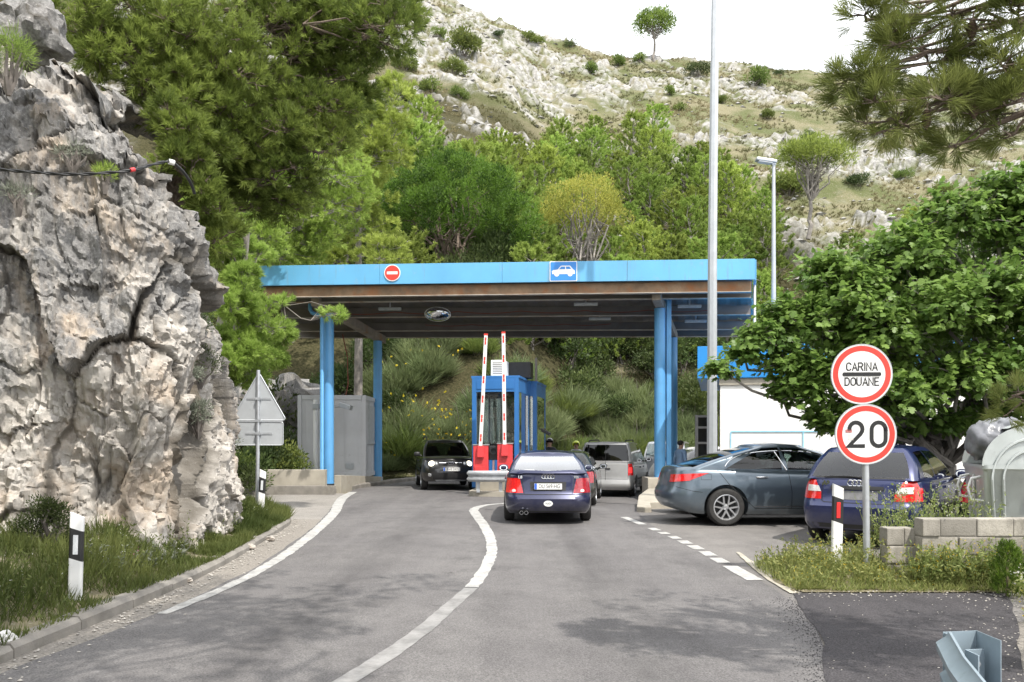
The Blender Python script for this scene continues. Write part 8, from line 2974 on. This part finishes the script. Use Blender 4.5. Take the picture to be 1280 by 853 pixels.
# small cypress and companions at right
cy = tag(empty('cypress', (5.05, 8.35, 0.0)), 'small bushy green cypress in front of the block wall', 'tree')
L = Leaves()
n = 300
h = rng.uniform(0.02, 1, n)
a = rng.uniform(0, 6.28, n)
r_ = 0.15 * np.sqrt(np.clip(1 - h ** 2.2, 0.02, 1)) * rng.uniform(0.4, 1.05, n)
pos = np.stack([np.cos(a) * r_, np.sin(a) * r_, h * 0.52], 1)
tufts(L, pos, np.stack([np.cos(a) * .5, np.sin(a) * .5, 1 + 0 * a], 1), 16, 0.05, 0.006, 0.7, np.clip(rng.normal(.5, .2, n), 0, 1), 0.06)
L.build('crown', L_STONE, cy)
mb = MB(); mb.tube([(0, 0, -0.05), (0, 0, 0.45)], [0.02, 0.006], 6); mb.build('trunk', M_BARK, cy)

# ---------------------------------------------------------------- stones
rock('rock_outcrop', (-9.6, 33.2, 2.6), (2.6, 1.6, 2.2), 5, 'grey rock outcrop showing through the bushes behind the container', 'rock', crust=0.42)
rock('rock', tuple(P(8, 805, 6.1) + np.array([-0.02, 0, 0.02])), (0.11, 0.09, 0.09), 11, 'white stone resting on the kerb end at lower left', 'stone', mat=pbr('white stone', (0.7, 0.69, 0.67), 0.9, var=0.12, scale=9), detail=24)
rock('rock', tuple(P(40, 38, 9.4)), (0.5, 0.45, 0.48), 14, 'dark overhanging boulder at the very top of the rock cutting', 'rock', crust=0.55)
for i, (px, py, Y, s, lb) in enumerate([(338, 676, 12.9, 0.09, 'small brown stone lying beside the kerb below the sign back'), (313, 690, 11.9, 0.10, 'pale angular stone fallen beside the kerb below the rock'), (292, 698, 11.2, 0.07, 'small pale stone at the kerb, nearer than the angular one'),
                                       (235, 730, 9.15, 0.06, 'reddish stone in the gutter by the kerb'), (212, 738, 8.75, 0.05, 'tiny pale stone in the gutter, nearest the white line')]):
    p = P(px, py, Y)
    rock('rock', (p[0], p[1], 0.02 + s * 0.3), (s, s * 0.8, s * 0.6), 21 + i, lb, 'stone', mat=M_ROCK, detail=20)


def rubble(nm, x, y, z, smin, smax, mat):
    n = len(x)
    jit = 1 + rng.uniform(-0.35, 0.35, (n, 7, 3))
    s = rng.uniform(smin, smax, n)
    V = d0[None] * jit * s[:, None, None] * np.array([1, 1, 0.6]) + np.stack([x, y, z + s * 0.15], 1)[:, None, :]
    tag(mesh_np(nm, V.reshape(-1, 3), (f0[None] + (np.arange(n) * 7)[:, None, None]).reshape(-1, 3), mat), kind='stuff')


M_PEB = pbr('pale pebbles', (0.34, 0.32, 0.29), 0.95, var=0.3, scale=2)
n = 700
Y = rng.uniform(5, 16.5, n)
x = np.interp(Y, [5, 8.5, 10.6, 13, 15.4, 16.8], [-3.62, -3.58, -3.66, -3.9, -4.16, -4.5]) + np.abs(rng.normal(0, 0.16, n))
rubble('gutter_grit', x, Y, 0 * x + 0.004, 0.004, 0.022, M_PEB)
n = 420
Y = rng.uniform(4.6, 8.6, n); x = np.interp(Y, [4.5, 5.6, 6.6, 8.0, 8.6], [2.9, 3.45, 4.1, 4.9, 5.2]) + rng.normal(0.15, 0.35, n)
rubble('gravel_stones', x, Y, 0 * x + 0.008, 0.003, 0.013, M_PEB)
n = 160
Y = rng.uniform(4.6, 8.6, n); x = rng.uniform(2.2, 5, n)
k = x < np.interp(Y, [4.5, 5.6, 6.6, 8.0, 8.6], [2.9, 3.45, 4.1, 4.9, 5.2])
rubble('asphalt_crumbs', x[k], Y[k], 0 * x[k] + 0.009, 0.003, 0.010, M_PEB)
n = 260
Y = rng.uniform(8.2, 8.8, n); x = rng.uniform(2.9, 7, n)
rubble('verge_crumbs', x, Y, 0 * x + 0.012, 0.004, 0.016, M_PEB)

n = 1500                                  # loose dark chippings feathering the edge of the fresh asphalt
Y = rng.uniform(4.4, 8.3, n); x = np.interp(Y, [4.5, 5.6, 6.6, 8.0, 8.6], [1.75, 2.15, 2.5, 2.8, 2.95]) - np.abs(rng.normal(0, 0.13, n)) + 0.05
rubble('asphalt_chippings', x, Y, 0 * x + 0.006, 0.003, 0.008, M_PATCH)
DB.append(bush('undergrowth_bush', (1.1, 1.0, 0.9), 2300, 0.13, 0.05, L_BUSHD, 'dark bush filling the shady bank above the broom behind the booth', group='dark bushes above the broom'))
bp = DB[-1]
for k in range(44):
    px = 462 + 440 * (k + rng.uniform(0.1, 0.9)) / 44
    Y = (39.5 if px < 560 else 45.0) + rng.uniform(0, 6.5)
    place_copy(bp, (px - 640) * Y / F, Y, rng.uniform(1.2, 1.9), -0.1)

n = 900                                   # crumbs of soil and tar blurring the front edge of the verge
x = rng.uniform(2.95, 5.3, n); Y = 8.62 + rng.normal(0, 0.05, n)
rubble('verge_edge_crumbs', x, Y, 0 * x + 0.012, 0.004, 0.016, M_SOIL)
n = 1500
x = rng.uniform(3.0, 5.3, n); Y = 8.66 - np.abs(rng.normal(0, 0.05, n)) * (vnoise(np.stack([x * 4, 0 * x, 0 * x], 1), 33) > -0.1)
L = Leaves()
d = unit(np.stack([rng.normal(size=n) * 0.7, rng.normal(size=n) * 0.7 - 0.3, np.ones(n)], 1))
L.blades(np.stack([x, Y, 0 * x + 0.01], 1), d, rng.uniform(0.03, 0.13, n), rng.uniform(0.005, 0.010, n), np.clip(0.55 + rng.uniform(-0.4, 0.45, n), 0, 1))
tag(L.build('verge_edge_grass', L_DRYG), kind='stuff')
# ================================================================ people
M_SKIN = pbr('skin', (0.50, 0.31, 0.23), 0.55, var=0.06)
M_HAIR = pbr('dark hair', (0.025, 0.018, 0.014), 0.6, var=0.2)


def person(loc, rz, label, clothes, legs, pose='stand', ground=0.0, helmet=None, hair=True, scale=1.0):
    """one continuous skinned body; clothing, hair and helmet are its parts"""
    root = tag(empty('person', (loc[0], loc[1], ground), rz), label, 'person')
    root.scale = (scale,) * 3
    # joints, facing +y locally; x to the figure's right
    if pose == 'ride':       # hands forward and low
        arms = lambda s: [(s * 0.185, -0.01, 1.42), (s * 0.25, 0.06, 1.16), (s * 0.23, 0.30, 1.04), (s * 0.22, 0.37, 1.03)]
        legs_ = lambda s: [(s * 0.10, -0.02, 0.92), (s * 0.20, 0.02, 0.50), (s * 0.24, -0.02, 0.09), (s * 0.26, 0.13, 0.04)]
    else:
        arms = lambda s: [(s * 0.185, 0.0, 1.42), (s * 0.25, -0.03, 1.14), (s * 0.24, 0.10, 0.92), (s * 0.23, 0.15, 0.86)]
        legs_ = lambda s: [(s * 0.095, 0.0, 0.92), (s * 0.105, 0.02, 0.50), (s * 0.11, -0.02, 0.09), (s * 0.13, 0.12, 0.04)]
    V = [(0, 0, 0.96), (0, 0.0, 1.12), (0, 0.0, 1.30), (0, -0.01, 1.45), (0, 0.0, 1.54), (0, 0.02, 1.62), (0, 0.02, 1.73)]
    Rr = [0.145, 0.125, 0.15, 0.10, 0.056, 0.088, 0.075]
    E = [(i, i + 1) for i in range(6)]
    for s in (-1, 1):
        b = len(V)
        V += arms(s); Rr += [0.072, 0.048, 0.036, 0.032]
        E += [(3, b), (b, b + 1), (b + 1, b + 2), (b + 2, b + 3)]
        # five fingers, curled a little
        pa = Vector(arms(s)[3]); dr = (pa - Vector(arms(s)[2])).normalized()
        for k in range(5):
            side = Vector((0.013 * (k - 1.5), 0, 0.0)) if k < 4 else Vector((-s * 0.03, 0.0, 0.01))
            ln_ = (0.075, 0.085, 0.08, 0.065, 0.05)[k]
            q = len(V)
            V += [tuple(pa + dr * 0.03 + side), tuple(pa + dr * (0.03 + ln_ * 0.6) + side * 1.3 + Vector((0, 0, -0.015)))]
            Rr += [0.010, 0.008]
            E += [(b + 3, q), (q, q + 1)]
        b = len(V)
        V += legs_(s); Rr += [0.098, 0.066, 0.046, 0.038]
        E += [(0, b), (b, b + 1), (b + 1, b + 2), (b + 2, b + 3)]
    me = bpy.data.meshes.new('body')
    me.from_pydata(V, E, [])
    o = bpy.data.objects.new('body', me)
    link(o)
    md = o.modifiers.new('skin', 'SKIN')
    for i, r in enumerate(Rr):
        me.skin_vertices[0].data[i].radius = (r, r)
        me.skin_vertices[0].data[i].use_root = (i == 0)
    sb = o.modifiers.new('sub', 'SUBSURF')
    sb.levels = 2
    dg = bpy.context.evaluated_depsgraph_get()
    m2 = bpy.data.meshes.new_from_object(o.evaluated_get(dg))
    bpy.data.objects.remove(o)
    m2.materials.clear()
    m2.materials.append(M_SKIN)
    m2.polygons.foreach_set('use_smooth', np.ones(len(m2.polygons), bool))
    m2.name = 'body'
    link(bpy.data.objects.new('body', m2), root)
    # clothing: the body's own surface, grown a little, cut at neck, waist, cuffs and ankles
    co = np.array([v.co[:] for v in m2.vertices])
    no = np.array([v.normal[:] for v in m2.vertices])
    fs = [tuple(p.vertices) for p in m2.polygons]
    def cloth(nm, test, grow, mat):
        mb = MB()
        keep = [f for f in fs if all(test(co[i]) for i in f)]
        ids = sorted({i for f in keep for i in f})
        mp = {g: k for k, g in enumerate(ids)}
        mb.add([co[i] + no[i] * grow for i in ids], [tuple(mp[i] for i in f) for f in keep])
        return mb.build(nm, mat, root, smooth=70, fix=False)
    hand = lambda c: np.linalg.norm(c - np.array([math.copysign(arms(1)[3][0], c[0]), arms(1)[3][1] + 0.03, arms(1)[3][2] - 0.02])) < 0.10
    cloth('jacket' if clothes[1] else 'shirt', lambda c: 0.93 < c[2] < 1.515 and not hand(c) or (abs(c[0]) > 0.19 and c[2] > 0.86 and not hand(c)), 0.016 if clothes[1] else 0.010, clothes[0])
    cloth('trousers', lambda c: 0.10 < c[2] < 0.98 and abs(c[0]) < (0.2 if c[2] > 0.8 else 0.4) and not hand(c), 0.010, legs)
    for s in (-1, 1):
        mb = MB(); f = legs_(s)[3]
        mb.blob((f[0] - s * 0.005, f[1] - 0.06, 0.045), (0.05, 0.135, 0.055), None, 14, 8, p=0.8); mb.build('shoe', M_BLACK, root, smooth=60, fix=False)
    # face
    mb = MB()
    mb.blob((0, 0.115, 1.655), (0.014, 0.022, 0.026), M_SKIN, 8, 6)
    for s in (-1, 1):
        mb.blob((s * 0.033, 0.095, 1.683), (0.014, 0.010, 0.008), M_INK, 8, 6)
        mb.blob((s * 0.086, 0.015, 1.665), (0.012, 0.022, 0.034), M_SKIN, 8, 6)
    mb.blob((0, 0.104, 1.615), (0.026, 0.008, 0.007), pbr('lips', (0.42, 0.18, 0.15), 0.5), 8, 6)
    mb.build('face', None, root, smooth=60, fix=False)
    if hair:
        mb = MB(); mb.blob((0, -0.005, 1.715), (0.098, 0.115, 0.088), None, 18, 12); mb.build('hair', M_HAIR, root, smooth=60, fix=False)
    if helmet:
        mb = MB()
        M = Matrix.Translation((0, 0.01, 1.70))
        vs, fs2 = [], []
        nn, mm = 28, 14
        for i in range(mm + 1):
            a = math.pi * 0.64 * i / mm
            for k in range(nn):
                t = 2 * math.pi * k / nn
                cut = 0.55 if (math.sin(t) > 0.45 and i > mm * 0.55) else 1.0     # the opening for the face
                aa = a if cut == 1.0 else min(a, math.pi * 0.64 * 0.62)
                vs.append(M @ Vector((0.148 * math.sin(aa) * math.cos(t), 0.172 * math.sin(aa) * math.sin(t), 0.158 * math.cos(aa))))
        for i in range(mm):
            for k in range(nn): fs2.append((i * nn + k, (i + 1) * nn + k, (i + 1) * nn + (k + 1) % nn, i * nn + (k + 1) % nn))
        mb.add(vs, fs2)
        h = mb.build('helmet', helmet, root, smooth=60)
        mb = MB(); mb.box((0, 0.155, 1.755), (0.2, 0.06, 0.016)); mb.build('peak', M_BLACK, h, bevel=0.005)
    return root


M_HELB = pbr('black helmet', (0.015, 0.015, 0.017), 0.15, coat=0.8, var=0.1)
M_HELY = pbr('yellow helmet', (0.62, 0.72, 0.03), 0.25, coat=0.6, var=0.05)
M_JACKD = pbr('dark jacket cloth', (0.03, 0.032, 0.04), 0.85, var=0.2)
M_JACKG = pbr('pale grey jacket cloth', (0.45, 0.46, 0.48), 0.85, var=0.1)
M_JEAN = pbr('dark trousers cloth', (0.03, 0.035, 0.05), 0.9, var=0.2)
M_SHIRT = pbr('light blue shirt cloth', (0.28, 0.42, 0.62), 0.85, var=0.08)
person((1.42, 31.0), R(180), 'person in a black helmet standing behind the dark hatchback, facing us', (M_JACKD, True), M_JEAN, 'ride', -0.28, M_HELB, False, 1.06)
person((2.46, 31.4), R(172), 'person in a bright yellow helmet and pale jacket left of the van', (M_JACKG, True), M_JEAN, 'ride', -0.28, M_HELY, False, 1.0)
person((5.62, 27.3), R(-60), 'dark haired person in a light blue shirt beside the right canopy column', (M_SHIRT, False), M_JEAN, 'stand', -0.27, None, True, 1.03)
